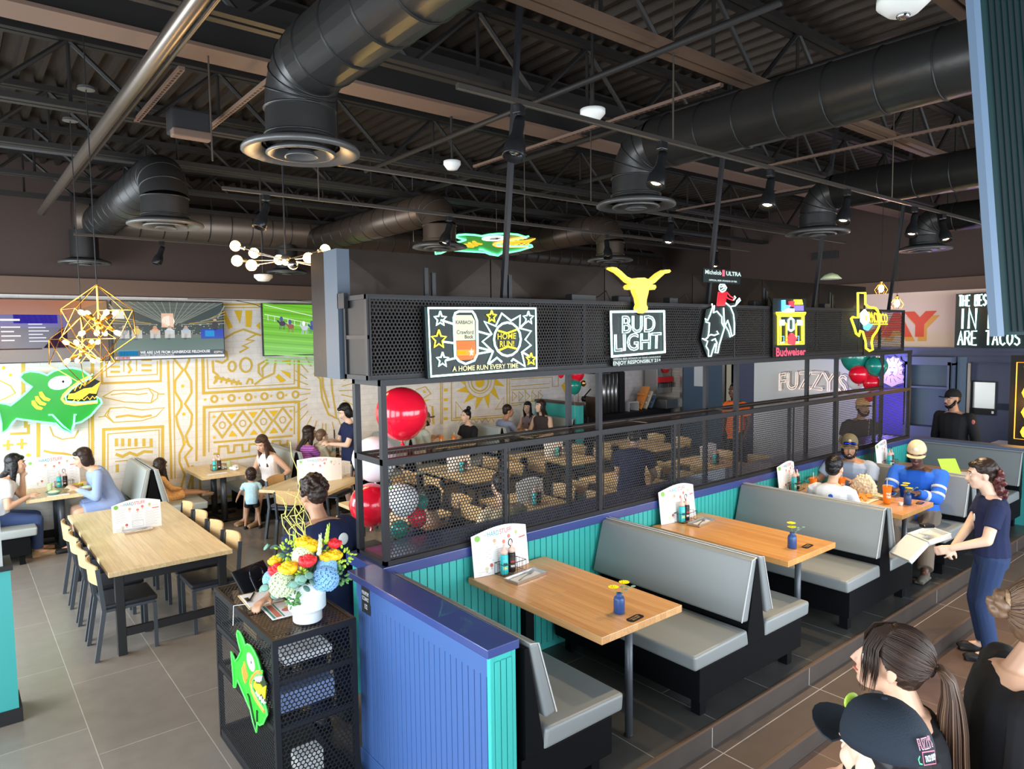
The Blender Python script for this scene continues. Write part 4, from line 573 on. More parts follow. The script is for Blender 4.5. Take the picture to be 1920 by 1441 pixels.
for i, y in enumerate((6.95, 7.5, 8.05, 8.62)): chair(1.13, y, 0, 'black-seated oak-back chair on the left side of the long table, ' + ord_[i], G3)
for i, y in enumerate((6.98, 7.53, 8.09, 8.64)): chair(1.86, y, pi, 'black-seated oak-back chair on the right side of the long table, ' + ord_[i], G3)
t = thing('long_table', 'long pale butcher-block communal table on a black steel frame', 'table', (1.485, 7.98, 0))
MB().box((-.515, -1.29, .72), (.515, 1.29, .76)).build('tabletop', 'oak_pale', t, bevel=.004)
for sx in (-1, 1):
    for sy in (-1, 1): MB().box((sx*.43 - .035, sy*1.22 - .03, 0), (sx*.43 + .035, sy*1.22 + .03, .72)).build('leg', 'black_metal', t, bevel=.004)
for sy in (-1, 1): MB().box((-.4, sy*1.22 - .02, .16), (.4, sy*1.22 + .02, .23)).build('stretcher', 'black_metal', t); MB().box((-.4, sy*1.22 - .02, .64), (.4, sy*1.22 + .02, .72)).build('apron', 'black_metal', t)

def free_table(x, y, w, l, rz, label, m='oak_pale'):
    t = thing('dining_table', label, 'table', (x, y, 0), rz); MB().box((-w/2, -l/2, .72), (w/2, l/2, .76)).build('tabletop', m, t, bevel=.004)
    MB().tube([(0, 0, .03), (0, 0, .72)], .045, 14).build('pedestal', 'chair_steel', t, smooth=True); MB().box((-.3, -.035, 0), (.3, .035, .03)).box((-.035, -.3, 0), (.035, .3, .03)).build('base_plate', 'black_metal', t)
    return t
free_table(3.8, 9.02, 1.0, 1.02, rad(-54), 'square pale wooden table set askew in front of the family with a menu on it')
free_table(3.95, 7.1, .76, 1.3, 0, 'wooden table beside the host, partly behind the black post')
G4 = 'oak-backed chairs in the middle dining area'
chair(3.45, 8.62, rad(36), 'oak-back chair behind the willow twigs at the askew square table', G4); chair(4.35, 9.65, rad(216), 'oak-back chair beside the mother at the askew square table', G4); chair(4.62, 8.6, rad(126), 'oak-back chair at the right corner of the askew square table', G4); chair(3.6, 9.33, rad(-54), 'oak-back chair at the far corner of the askew square table', G4)
for i, (x, y) in enumerate(((5.3, 6.1), (7.1, 6.2), (9.0, 6.2), (5.8, 8.3), (7.7, 8.3), (9.7, 8.2))):
    pl = ('seen through the perforated screen left of centre', 'seen through the perforated screen below the longhorn sign', 'seen through the perforated screen below the castle-shaped neon', 'in the second row behind the large red balloon', 'in the second row in front of the woman with a bun', 'in the second row in front of the drinks counter')[i]
    free_table(x, y, .76, 1.25, 0, 'wooden dining table ' + pl)
    for sx, rz, sd in ((-.5, 0, 'left side'), (.5, pi, 'right side')):
        for sy, e in ((-.3, 'near'), (.3, 'far')): chair(x + sx, y + sy, rz, 'oak-back chair, %s %s, at the %s table' % (e, sd, ('first screened', 'second screened', 'third screened', 'second-row first', 'second-row middle', 'second-row last')[i]) + ' of the middle dining area', G4)
chair(3.42, 6.75, 0, 'oak-back chair tucked in beside the host at the podium', G4); chair(4.48, 7.4, pi, 'oak-back chair on the far side of the table beside the host', G4); chair(4.48, 6.8, pi, 'oak-back chair just behind the first black post', G4)

# ================================================================ perforated partition and sign rack
t = thing('partition_screen', 'black steel partition of posts, perforated panels and mesh shelf above the turquoise half wall', 'partition', (2.14, 3.95, 1.27)); W = 8.1
st = [0, 1.98, 3.94, 6.0, 8.08]
for i, x in enumerate(st):
    MB().box((x - .02, -.02, 0), (x + .02, .02, 1.2)).build('post', 'frame_black', t); MB().box((x - .02, .34, 0), (x + .02, .38, 1.2)).build('post', 'frame_black', t)
for x in (.99, 2.96, 4.97, 7.04): MB().box((x - .015, -.01, 0), (x + .015, .02, .67)).build('stile', 'frame_black', t)
MB().box((-.02, -.022, .655), (W, .02, .695)).box((-.02, .34, .655), (W, .38, .695)).box((-.02, -.02, .655), (.02, .38, .695)).build('shelf_frame', 'frame_black', t)
MB().box((0, -.022, 0), (W, .018, .03)).box((-.02, -.02, 0), (.02, .38, .03)).build('bottom_rail', 'frame_black', t)
MB().box((-.02, -.025, 1.165), (W, .02, 1.205)).box((-.02, .34, 1.165), (W, .38, 1.205)).box((-.02, -.02, 1.165), (.02, .38, 1.205)).build('top_rail', 'frame_black', t)
pm = perf(1.0, .63, .025, .7); p0 = pm.build('screen_panel', 'mesh_black', t, loc=(.01, 0, .028))
for i in range(1, 8):
    p = p0.copy(); COL.objects.link(p); p.parent = t; p.location = (.01 + i * 1.009, 0, .028)
sp = perf(1.34, .34, .026, .8); sp0 = sp.build('shelf_mesh', 'shelf_lit_bronze', t); sp0.location = (.02, .01, .68); sp0.rotation_euler = (rad(-90), 0, 0)  # light caught by the shelf mesh is put in as pale bronze
for i in range(1, 6): p = sp0.copy(); COL.objects.link(p); p.parent = t; p.location = (.02 + i * 1.343, .01, .68)

t = thing('sign_rack', 'long black perforated sign rack holding the neon beer signs above the partition', 'sign rack', (2.06, 3.95, 2.475)); W = 7.95
for x in (0, 1.9, 3.42, 4.52, 6.2, W):
    MB().box((x - .015, -.0, 0), (x + .015, .03, .54)).build('upright', 'frame_black', t); MB().box((x - .015, .3, 0), (x + .015, .33, .54)).build('upright', 'frame_black', t)
MB().box((-.015, -.005, .51), (W, .03, .54)).box((-.015, .3, .51), (W, .33, .54)).build('top_rail', 'frame_black', t); MB().box((-.015, -.005, 0), (W, .03, .03)).box((-.015, .3, 0), (W, .33, .03)).build('bottom_rail', 'frame_black', t)
MB().box((-.015, 0, .51), (.015, .33, .54)).box((-.015, 0, 0), (.015, .33, .03)).box((-.012, 0, .26), (.012, .33, .285)).build('end_frame', 'frame_black', t); MB().box((.0, .03, .03), (.004, .3, .51)).build('end_mesh', 'mesh_black', t)
MB().box((-.04, .26, .46), (-.01, .36, .56)).build('junction_box', 'frame_black', t)
pm = perf(1.325, .53, .027, .66); p0 = pm.build('front_panel', 'mesh_black', t, loc=(0, -.004, .005))
for i in range(1, 6):
    p = p0.copy(); COL.objects.link(p); p.parent = t; p.location = (i * 1.325, -.004, .005)
# brackets and transformers standing on the rack
for x, h, lb in ((2.62, .2, 'at the left end'), (3.3, .22, 'left of the first hanging rod'), (6.85, .2, 'above the castle-shaped neon'), (8.3, .2, 'near the right end')):
    k = thing('mounting_bracket', 'pair of short black brackets standing on the sign rack ' + lb, 'bracket', (x, 4.1, 3.015)); MB().box((-.05, 0, 0), (-.02, .02, h)).build('arm', 'black_metal', k); MB().box((.01, .0, 0), (.04, .02, h * .85)).build('arm', 'black_metal', k)
for i, (x, w_, lb) in enumerate(((3.95, .28, 'beside the first hanging rod'), (4.5, .16, 'left of the longhorn sign'), (5.2, .12, 'right of the longhorn sign'), (6.6, .2, 'left of the castle-shaped neon'), (7.4, .14, 'right of the castle-shaped neon'), (8.1, .12, 'left of the yellow state outline'))):
    k = thing('transformer', 'small black sign transformer with a cable on the rack ' + lb, 'transformer', (x, 4.08, 3.015)); MB().box((0, 0, 0), (w_, .08, .06)).build('box', 'black_metal', k, bevel=.006); MB().tube([(w_, .04, .03), (w_ + .06, .03, .12 if i % 2 else .05), (w_ + .16, .04, .1), (w_ + .22, .04, .01)], .005, 5).build('cable', 'black', k)
for x, lb in ((3.25, 'left of the longhorn sign'), (5.8, 'behind the cowboy neon'), (7.86, 'right of the castle-shaped neon'), (9.87, 'behind the yellow state outline')):
    tag(MB().bar((x, 4.1, 2.99), (x, 3.86, 5.1), .035).build('hanging_rod', 'frame_black'), 'square black steel hanger running up to the roof ' + lb, 'hanger')

# ---------------------------------------------------------------- neon signs on the rack
YF = 3.925
def neon_tube(b, pts, r=.008, y=YF - .02, closed=False, n=6): return b.tube([(x, y, z) for x, z in pts], r, n, closed=closed)
def plate(pts, y0, y1): return MB().prism(pts, lambda u, v, d: (u, d, v), y0, y1)
def glyph_tubes(b, s, quad, r=.006, y=YF - .02):
    """lettering drawn as glass tubes around each letter; quad = TL, TR, BR, BL"""
    tl, tr, br, bl = quad
    for lp in text_loops(s):
        P = []
        for u, v in lp:
            top = (tl[0] + (tr[0]-tl[0])*u, tl[1] + (tr[1]-tl[1])*u); bot = (bl[0] + (br[0]-bl[0])*u, bl[1] + (br[1]-bl[1])*u); P.append((bot[0] + (top[0]-bot[0])*v, bot[1] + (top[1]-bot[1])*v))
        neon_tube(b, P, r, y, True)
    return b
def fq(quad, y=YF, m=1):
    """map unit text square into a quad on a vertical plane"""
    tl, tr, br, bl = quad
    def fn(u, v, d):
        tx = tl[0] + (tr[0]-tl[0])*u; tz = tl[1] + (tr[1]-tl[1])*u; bx = bl[0] + (br[0]-bl[0])*u; bz = bl[1] + (br[1]-bl[1])*u
        return (bx + (tx-bx)*v, y - d, bz + (tz-bz)*v)
    return fn
NN = {k: pairs(v) for k, v in NEON.items()}
t = thing('neon_sign', 'large lit sign with a beer can, stars and a baseball burst', 'sign', (0, 0, 0), group='lit beer signs on the rack')
plate(NN['kb'], YF - .03, YF).build('backing_board', 'sign_board', t, bevel=.003)
b = neon_tube(MB(), NN['kr'], .008, YF - .04, True, 6); neon_tube(b, NN['can'], .008, YF - .04, True)
neon_tube(b, NN['burst'], .007, YF - .04); neon_tube(b, NN['burst2'], .007, YF - .04); neon_tube(b, NN['ball'], .008, YF - .04, True)
for i in range(8): neon_tube(b, NN['ln%d' % i], .007, YF - .04)
for i in (0, 2, 4): neon_tube(b, NN['st%d' % i], .006, YF - .04, True)
b.build('white_tubes', 'neon_white', t)
b = MB()
for i in (1, 3, 5): neon_tube(b, NN['st%d' % i], .006, YF - .04, True)
neon_tube(b, NN['arc1'], .007, YF - .04); neon_tube(b, NN['arc2'], .007, YF - .04); b.build('yellow_tubes', 'neon_yellow', t)
f = Flat(fq(((0, 1), (1, 1), (1, 0), (0, 0)))); f.fn = lambda u, v, d: (u, YF - .032 - d, v)
f.poly(NN['cantop'], (.9, .95, .68)); f.poly(NN['canbot'], (1, .22, .01)).up()
cb = NN['canbot']; x0, x1, z0, z1 = cb[0][0], cb[1][0], cb[4][1], cb[0][1]; hh = z1 - z0
f.rect(x0 + .012, z0 + hh*.25, x1 - .01, z0 + hh*.55, (1, .5, .02)); f.rect(x0 + .012, z0 + hh*.32, x0 + (x1-x0)*.5, z0 + hh*.48, (1, .8, .05)).up()
f.poly([((x0 + (x1-x0)*.78) + (.024 if k % 2 == 0 else .010) * sin(k*pi/5), z0 + hh*.4 + (.034 if k % 2 == 0 else .014) * cos(k*pi/5)) for k in range(10)], (.95, .95, .9)).up()
for nm, s_, c_ in (('karb', 'KARBACH', (.12, .1, .1)), ('craw', 'Crawford', (.02, .02, .04)), ('bock', 'Bock', (.02, .02, .04)), ('home', 'HOME', (1, .85, .05)), ('run', 'RUN!', (1, .85, .05)), ('every', 'A HOME RUN EVERY TIME', (1, .95, .5))):
    f.fn = (lambda g: lambda u, v, d: (lambda p: (p[0], p[1] - .034 - d, p[2]))(g(u, v, 0)))(fq(NN[nm])); f.text(s_, 0, 0, 1, 1, c_, bold=.025 if nm in ('home', 'run', 'every', 'bock', 'karb') else .01)
f.build('lit_print', 'lit_print', t)

G5 = 'lit beer signs on the rack'
t = thing('neon_sign', 'square white lettering neon topped by a glowing yellow longhorn head', 'sign', (0, 0, 0), group=G5)
q = NN['budrect']; plate([q[0], q[1], q[2], q[3]], YF - .02, YF - .005).build('backing_board', 'sign_board', t, bevel=.002)
plate(NN['enjoy'], YF - .02, YF - .005).build('warning_board', 'sign_board', t)
b = neon_tube(MB(), q, .0105, YF - .035, True, 8); glyph_tubes(b, 'BUD', NN['budtext'], .0044, YF - .035); glyph_tubes(b, 'LIGHT', NN['lighttext'], .0044, YF - .035); b.build('white_tubes', 'neon_white', t)
e = NN['enjoy']; f = Flat(None)
f.fn = (lambda g: lambda u, v, d: (lambda p: (p[0], p[1] - .021, p[2]))(g(u, v, 0)))(fq(e)); f.text('ENJOY RESPONSIBLY 21+', 0, .0, 1, .62, (.85, 1, .95), bold=.02); f.text('OFFICIAL BEER SPONSOR OF TEXAS LONGHORNS', 0, .75, 1, .98, (.85, 1, .95)); f.build('warning_lettering', 'lit_print', t)
hb = [(x, z) for x, z in NN['horn']]; plate(hb, YF - .07, YF - .02).build('longhorn_head', 'lemon_glow', t)['label'] = 'glowing yellow longhorn head'
cx = sum(p[0] for p in hb) / len(hb); cz = sum(p[1] for p in hb) / len(hb); plate([(cx + (x-cx)*1.04, cz + (z-cz)*1.05) for x, z in hb], YF - .02, YF - .012).build('head_backing', 'steel_brown', t)

t = thing('neon_sign', 'tall neon of a cowboy in a red shirt riding a bucking bull', 'sign', (0, 0, 0), group=G5)
plate(NN['cowblk'], YF - .012, YF - .004).build('backing_board', 'sign_board', t)
b = MB(); r_ = MB()
for i in range(13):
    (neon_tube(r_, NN['cow%d' % i], .005) if i in (2, 3, 4, 5) else neon_tube(b, NN['cow%d' % i], .0065))
b.build('white_tubes', 'neon_white', t); r_.build('red_tubes', 'neon_red', t); plate([p for p in NN['cow2']], YF - .03, YF - .028).build('red_shirt', 'balloon_red', t)
x0, z0 = NN['ultra'][0]; x1, z1 = NN['ultra'][2]; f = Flat(lambda u, v, d: (u, YF - .03 - d, v)); w_ = x1 - x0; h_ = z0 - z1
f.text('Michelob', x0, z1, x0 + w_*.44, z0, (.8, 1, .95), bold=.02); f.rect(x0 + w_*.46, z1 - .01, x0 + w_*.53, z0 + .01, (1, .15, .25)); f.text('ULTRA', x0 + w_*.57, z1, x1, z0, (.8, 1, .95), bold=.03)
x2, z2 = NN['ultra2'][0]; x3, z3 = NN['ultra2'][2]; f.text('OFFICIAL BEER SPONSOR OF PBR', x2, z3, x3, z2, (.8, 1, .95), bold=.02); f.build('lettering', 'lit_print', t)
plate([(x0 - .01, z3 - .015), (x1 + .01, z3 - .015), (x1 + .01, z0 + .015), (x0 - .01, z0 + .015)], YF - .015, YF - .005).build('top_board', 'sign_board', t); MB().box((5.75, YF - .02, 3.0), (5.8, YF, 3.05)).build('hanger_clip', 'black', t)

t = thing('neon_sign', 'castle-shaped yellow neon with a red crown and red script below', 'sign', (0, 0, 0), group=G5)
plate(NN['panel'], YF - .012, YF - .004).build('backing_board', 'sign_board', t)
b = MB(); neon_tube(b, NN['house'], .012, closed=True)
h = NN['house']; neon_tube(b, [h[5], h[2]], .012); neon_tube(b, [(h[5][0], h[5][1] + .02), (h[2][0], h[2][1] + .02)], .008)
for k in ('arcL', 'arcR'): neon_tube(b, NN[k], .009)
hi = NN['house_in']; neon_tube(b, [hi[0], hi[3], hi[2], hi[1]], .006); b.build('yellow_tubes', 'neon_yellow', t)
c = plate(NN['topy'], YF - .035, YF - .01).build('yellow_block', 'neon_yellow', t); plate(NN['topp'], YF - .035, YF - .01).build('violet_block', 'violet_glow', t); plate(NN['topr'], YF - .035, YF - .01).build('red_block', 'neon_red', t); plate(NN['topb'], YF - .035, YF - .01).build('blue_block', 'neon_blue', t)
plate(NN['topw'], YF - .04, YF - .012).build('white_block', 'neon_white', t); plate(NN['crown'], YF - .04, YF - .01).build('red_crown', 'neon_red', t)
b = neon_tube(MB(), NN['oval'], .012, closed=True); x0, z0 = h[0]; wd = h[1][0] - h[0][0]
for k in (.1, .16, .22, .72, .78, .84): b.box((x0 + wd*k, YF - .03, z0 - .13), (x0 + wd*k + .02, YF - .015, z0 - .07))
b.build('white_tubes', 'neon_white', t); b = MB()
for k in (.14, .66): neon_tube(b, [(x0 + wd*k, 2.7), (x0 + wd*(k+.12), 2.7), (x0 + wd*(k+.12), 2.63), (x0 + wd*k, 2.63)], .005, closed=True)
b.build('blue_tubes', 'neon_blue', t); f = Flat(None); f.fn = (lambda g: lambda u, v, d: (lambda p: (p[0], p[1] - .03, p[2]))(g(u, v, 0)))(fq(NN['budw'])); f.text('Budweiser', 0, 0, 1, 1, (1, .1, .2), bold=.03); f.build('lettering', 'lit_print', t)

t = thing('neon_sign', 'yellow neon outline of a state map with a small oval badge', 'sign', (0, 0, 0), group=G5)
neon_tube(MB(), NN['texas'], .014, closed=True, n=8).build('yellow_outline', 'neon_yellow', t); b = MB(); glyph_tubes(b, 'PACIFICO', NN['pac'], .0032); neon_tube(b, NN['pacline'], .008); b.build('yellow_lettering', 'neon_yellow', t)
plate(NN['tx_oval'], YF - .035, YF - .02).build('badge', 'neon_white', t); plate(NN['tx_blue'], YF - .038, YF - .02).build('blue_wave', 'neon_blue', t); ov = NN['tx_oval']; cx = sum(p[0] for p in ov)/6; cz = sum(p[1] for p in ov)/6
b = MB(); b.tube([(cx - .03, YF - .045, cz + .03), (cx + .02, YF - .045, cz - .04)], .008, 6).tube([(cx + .03, YF - .045, cz + .02), (cx - .02, YF - .045, cz - .02)], .006, 6); b.build('anchor_mark', 'neon_amber', t)
MB().box((8.75, YF - .015, 2.45), (8.77, YF, 3.2)).build('mounting_bar', 'black', t)

# ---------------------------------------------------------------- green fish signs
def fish(fn, name, label, glow=True, scale_t=.017, backing=.08):
    """fn(x, z, d) places the flat fish drawing (d = depth out of its face)"""
    t = thing(name, label, 'sign', (0, 0, 0)); P = {k: pairs(v) for k, v in FISH.items() if k != 'gill'}; B = P['body']
    cx = sum(p[0] for p in B)/len(B); cz = sum(p[1] for p in B)/len(B)
    def pr(pts, d0, d1): return MB().prism(pts, lambda u, v, d: fn(u, v, d), d0, d1)
    grow = []
    for i, p in enumerate(B):
        a, c = V(B[i-1]), V(B[(i+1) % len(B)]); d = (c - a).normalized(); nrm = V((-d.y, d.x)); g = V(p) + nrm * .028; 
        grow.append((g.x, g.y))
    pr(grow, -backing, 0).build('backing_board', 'sign_board' if glow else 'fish_dark', t); pr(P['mouthdark'], -.004, .004).build('mouth', 'sign_board' if glow else 'fish_dark', t)
    pr(B, .0, .008).build('body', 'sign_green' if glow else 'fish_green', t); pr(P['tongue'], .004, .02).build('tongue', 'sign_gold' if glow else 'fish_yellow', t)
    pr(P['eye'], .008, .016).build('eye', 'neon_white' if glow else 'white', t); pr(P['iris'], .016, .019).build('iris', 'ceramic', t); pr(P['pupil'], .019, .022).build('pupil', 'black', t)
    for g in FISH['gill']: pr(pairs(g), .008, .02).build('gill_stripe', 'sign_gold' if glow else 'fish_orange', t)
    tb = lambda pts, r, closed: MB().tube([fn(u, v, .02) for u, v in pts], r, 7, closed=closed)
    tb(B[:42], .013 if glow else .006, False).build('outline_tube', 'neon_mint' if glow else 'fish_edge', t); tb(P['mouth'], .016 if glow else .012, False).build('lip_tube', 'neon_orange' if glow else 'fish_orange', t); tb(P['fin'], .012 if glow else .006, False).build('fin_tube', 'neon_mint' if glow else 'fish_dark', t)
    b = MB().tube([fn(u, v, .012) for u, v in P['t1']], .007, 5).tube([fn(u, v, .012) for u, v in P['t2']], .007, 5); b.build('teeth', 'neon_amber' if glow else 'white', t)
    return t
fish(lambda x, z, d: (x, 11.42 - d, z), 'neon_fish_sign', 'big green neon fish sign with an open orange mouth on the mural wall')
# flat-lying overhead fish (about 1.7 m long) hung over the middle tables
def fn_over(x, z, d):
    u, v = x - .7, z - 1.98; p = V((u * 1.25, v * 1.25, 0)); p = Matrix.Rotation(rad(171), 3, 'X') @ p; nrm = Matrix.Rotation(rad(171), 3, 'X') @ V((0, 0, 1)); p = p + nrm * d; p = Matrix.Rotation(rad(-34), 3, 'Z') @ p; return tuple(p + V((5.85, 8.6, 4.12)))
fo = fish(fn_over, 'neon_fish_sign', 'green and white neon fish sign hung flat under the ceiling above the middle tables', True, backing=.03)
MB().tube([(5.4, 8.9, 4.13), (5.4, 8.9, 5.12)], .004, 5).tube([(6.4, 8.2, 4.13), (6.4, 8.2, 5.12)], .004, 5).build('hanging_wire', 'steel', fo)

# ---------------------------------------------------------------- televisions
def tv(x0, x1, label, draw):
    t = thing('television', label, 'television', (x0, 11.44, 2.45)); W = x1 - x0; H = .87
    MB().box((0, 0, 0), (W, .06, H)).build('casing', 'black_gloss', t, bevel=.004); MB().box((W*.3, .06, .25), (W*.7, .13, .6)).build('wall_bracket', 'black', t)
    f = Flat(lambda u, v, d: (.012 + u * (W - .024), -.001 - d, .014 + v * (H - .028)), .0006); draw(f); f.build('screen', 'screen', t); return t
def d_race(f):
    g = (.16, .5, .03); f.rect(0, 0, 1, 1, g).up()
    for i in range(16): y = 1.02 - i * .075; f.poly([(0, y), (1, y - .16), (1, y - .19), (0, y - .025)], ((.22, .6, .06) if i % 2 else (.12, .4, .02)))
    f.up()
    for y0, y1 in ((.98, .58), (.8, .44)): f.line([(0.02, y0), (1, y1)], .012, (.8, .95, .75))
    f.line([(0.0, .72), (1, .36)], .006, (.6, .8, .5)).up()
    for i in range(14): u = .05 + i * .07; f.line([(u, .79 - u*.36), (u, .70 - u*.36)], .006, (.75, .9, .7))
    f.up()
    for u, v, c in ((.2, .62, (.06, .04, .08)), (.29, .56, (.3, .1, .07)), (.44, .53, (.55, .6, .7)), (.53, .54, (.05, .06, .3)), (.67, .48, (.12, .07, .06))):
        f.disc(u, v, .035, c, .05); f.disc(u - .01, v + .09, .018, (.9, .9, .9) if c[0] > .3 else (.08, .1, .3), .05); f.poly([(u - .035, v), (u - .06, v + .05), (u - .05, v + .07), (u - .02, v + .03)], c)
        for k in (-.025, -.01, .015, .028): f.line([(u + k, v - .02), (u + k - .008, v - .12)], .005, c)
    f.rect(.955, 0, 1, .05, (.5, .65, .8))
def d_arena(f):
    f.rect(0, 0, 1, 1, (.05, .07, .07)).up(); f.poly([(0, 1), (1, 1), (.6, .62), (.42, .62)], (.10, .12, .11))
    f.up()
    for i in range(15): u = i / 14; f.line([(u, 1), (.43 + u*.16, .63)], .006, (.28, .3, .26))
    for i in range(6): f.line([(.42 - i*.075, .63 + i*.065), (.6 + i*.07, .63 + i*.065)], .004, (.2, .22, .2))
    for sgn in (-1, 1):
        for i in range(7): e = .5 + sgn * (.12 + i*.055); f.line([(e, .6 + i*.02), (.5 + sgn * .52, .62 + i*.055)], .012, ((.3, .3, .26), (.45, .3, .06), (.12, .16, .15))[i % 3])
    f.rect(0, .12, 1, .36, (.10, .16, .14)); f.rect(0, .36, 1, .42, (.14, .16, .15)); f.up(); random.seed(3)
    for i in range(130): f.disc(random.random(), .42 + random.random()*.2, .006, random.choice(((.6, .6, .55), (.5, .3, .05), (.2, .22, .2), (.75, .78, .7))), n=5)
    f.rect(.0, .7, .1, .86, (.7, .75, .72)); f.rect(.42, .55, .53, .8, (.8, .5, .35)); f.disc(.48, .66, .06, (.95, .9, .8), .1); f.up()
    for u, c in ((.09, (.1, .1, .14)), (.2, (.8, .55, .08)), (.36, (.8, .35, .15)), (.49, (.65, .7, .75)), (.64, (.35, .45, .62))):
        f.rect(u - .045, .36, u + .045, .5, (.55, .55, .52)); f.disc(u, .55, .018, (.5, .32, .22), .03); f.disc(u, .48, .035, c, .06); f.line([(u, .43), (u - .01, .34)], .025, (.05, .06, .12))
    f.rect(.78, .34, 1, .52, (.02, .06, .42)); f.rect(.82, .38, .91, .49, (.05, .4, .75)); f.disc(.92, .58, .03, (.05, .05, .06), .09); f.disc(.92, .68, .016, (.55, .35, .25), .03)
    f.rect(.04, .04, 1, .14, (.02, .05, .08)); f.rect(0, 0, 1, .045, (.8, .8, .82)); f.rect(.02, .005, .13, .04, (.5, .05, .1)); f.rect(.04, .06, .2, .15, (.02, .25, .5)); f.up()
    f.text('WE ARE LIVE FROM GAINBRIDGE FIELDHOUSE', .22, .085, .86, .135, (.95, .95, .95), bold=.02); f.text('HOME OF THE INDIANA PACERS', .22, .05, .52, .075, (.85, .85, .8)); f.text('ESPN', .9, .07, .98, .11, (.8, .6, .55), bold=.02)
def d_dark(f):
    f.rect(0, 0, 1, 1, (.04, .012, .008)).up(); f.rect(0, .5, 1, 1, (.28, .07, .02)); f.rect(.0, .0, 1, .3, (.13, .085, .065)); f.rect(.1, .2, .55, .72, (.03, .02, .035)); f.up()
    f.poly([(.55, .2), (1, .2), (1, 1), (.8, .85)], (.10, .045, .03)); f.rect(.0, .2, .12, .48, (.12, .08, .07)); f.rect(.28, .22, .72, .76, (.015, .008, .05)); f.up(); f.rect(.28, .55, .72, .76, (.03, .02, .22)); f.rect(.38, .62, .66, .76, (.06, .04, .5)); f.up()
    for i in range(4): f.rect(.3, .55 - i*.07, .42 - (i % 2)*.04, .57 - i*.07, (.8, .8, .9)); 
    for i in range(6): f.rect(.47, .6 - i*.055, .56 + (i % 3)*.02, .615 - i*.055, (.7, .7, .85))
    f.rect(.3, .66, .42, .69, (.95, .95, 1)); f.rect(0, .3, .12, .36, (.85, .75, .65)); f.rect(0, .38, .11, .42, (.8, .7, .6)); f.rect(0, .78, .08, .92, (.03, .03, .03)); f.rect(.01, .8, .06, .9, (.75, .7, .62)); f.up(); f.text('fleetv', .02, .1, .13, .17, (.85, .85, .85), bold=.02)
    for u, v in ((.13, .93), (.17, .9), (.23, .92), (.18, .83), (.22, .84)): f.disc(u, v, .02, (1, .5, .08), .03)
tv(.03, 1.83, 'dark reddish television screen with a blue menu box, leftmost on the mural wall', d_dark)
tv(1.87, 3.43, 'television showing a sports studio inside an arena, middle of the mural wall', d_arena)
tv(4.04, 5.66, 'television showing five racehorses on bright green turf', d_race)
tag(MB().tube([(2.9, 11.4, 3.36), (3.6, 11.38, 3.35), (3.9, 11.4, 3.3), (4.06, 11.43, 3.24)], .005, 5).tube([(3.6, 11.38, 3.35), (4.6, 11.4, 3.37), (5.1, 11.42, 3.34)], .005, 5).build('tv_cable', 'black'), 'loose black cable looping between the televisions', 'cable')

# ================================================================ people
def loft(b, rings, n=14):
    """rings: (centre, left-dir, fwd-dir, half width, half depth)"""
    vs = []
    for c, l, f, rw, rd in rings:
        for j in range(n):
            a = 2*pi*j/n; ca, sa = cos(a), sin(a); vs.append(V(c) + V(l) * (rw * (abs(ca) ** .85) * (1 if ca > 0 else -1)) + V(f) * (rd * (abs(sa) ** .85) * (1 if sa > 0 else -1)))
    k = len(rings); return b.add(vs, [(i*n+j, i*n+(j+1) % n, (i+1)*n+(j+1) % n, (i+1)*n+j) for i in range(k-1) for j in range(n)] + [tuple(range(n))[::-1], tuple(range((k-1)*n, k*n))])
def capsule(b, p, q, r0, r1, n=12):
    p, q = V(p), V(q); d = (q - p); L = d.length; d = d.normalized(); pts = [p - d*r0*.98, p - d*r0*.7, p, q, q + d*r1*.7, q + d*r1*.98]
    return b.tube(pts, [r0*.15, r0*.72, r0, r1, r1*.72, r1*.15], n)
def fuse(b, name, m, parent, voxel, sm=3, rough=0):
    """join overlapping closed shapes into one continuous surface"""
    o = b.build('tmp', m); md = o.modifiers.new('r', 'REMESH'); md.mode = 'VOXEL'; md.voxel_size = voxel; s = o.modifiers.new('s', 'SMOOTH'); s.factor = .5; s.iterations = sm
    me = bpy.data.meshes.new_from_object(o.evaluated_get(bpy.context.evaluated_depsgraph_get())); old = o.data; bpy.data.objects.remove(o); bpy.data.meshes.remove(old)
    if rough:
        for v in me.vertices: v.co += v.normal * (noise.noise(v.co * 55) * rough)
    me.polygons.foreach_set('use_smooth', [True] * len(me.polygons)); r = bpy.data.objects.new(name, me); COL.objects.link(r)
    if parent: r.parent = parent
    return r
def ik(S, T, a, b, pole):
    S, T = V(S), V(T); d = T - S; L = min(d.length, (a + b) * .995); d = d.normalized(); x = (a*a - b*b + L*L) / (2*L); h = math.sqrt(max(a*a - x*x, 0)); p = V(pole); p = (p - d * p.dot(d)).normalized(); return S + d*x + p*h, S + d*L
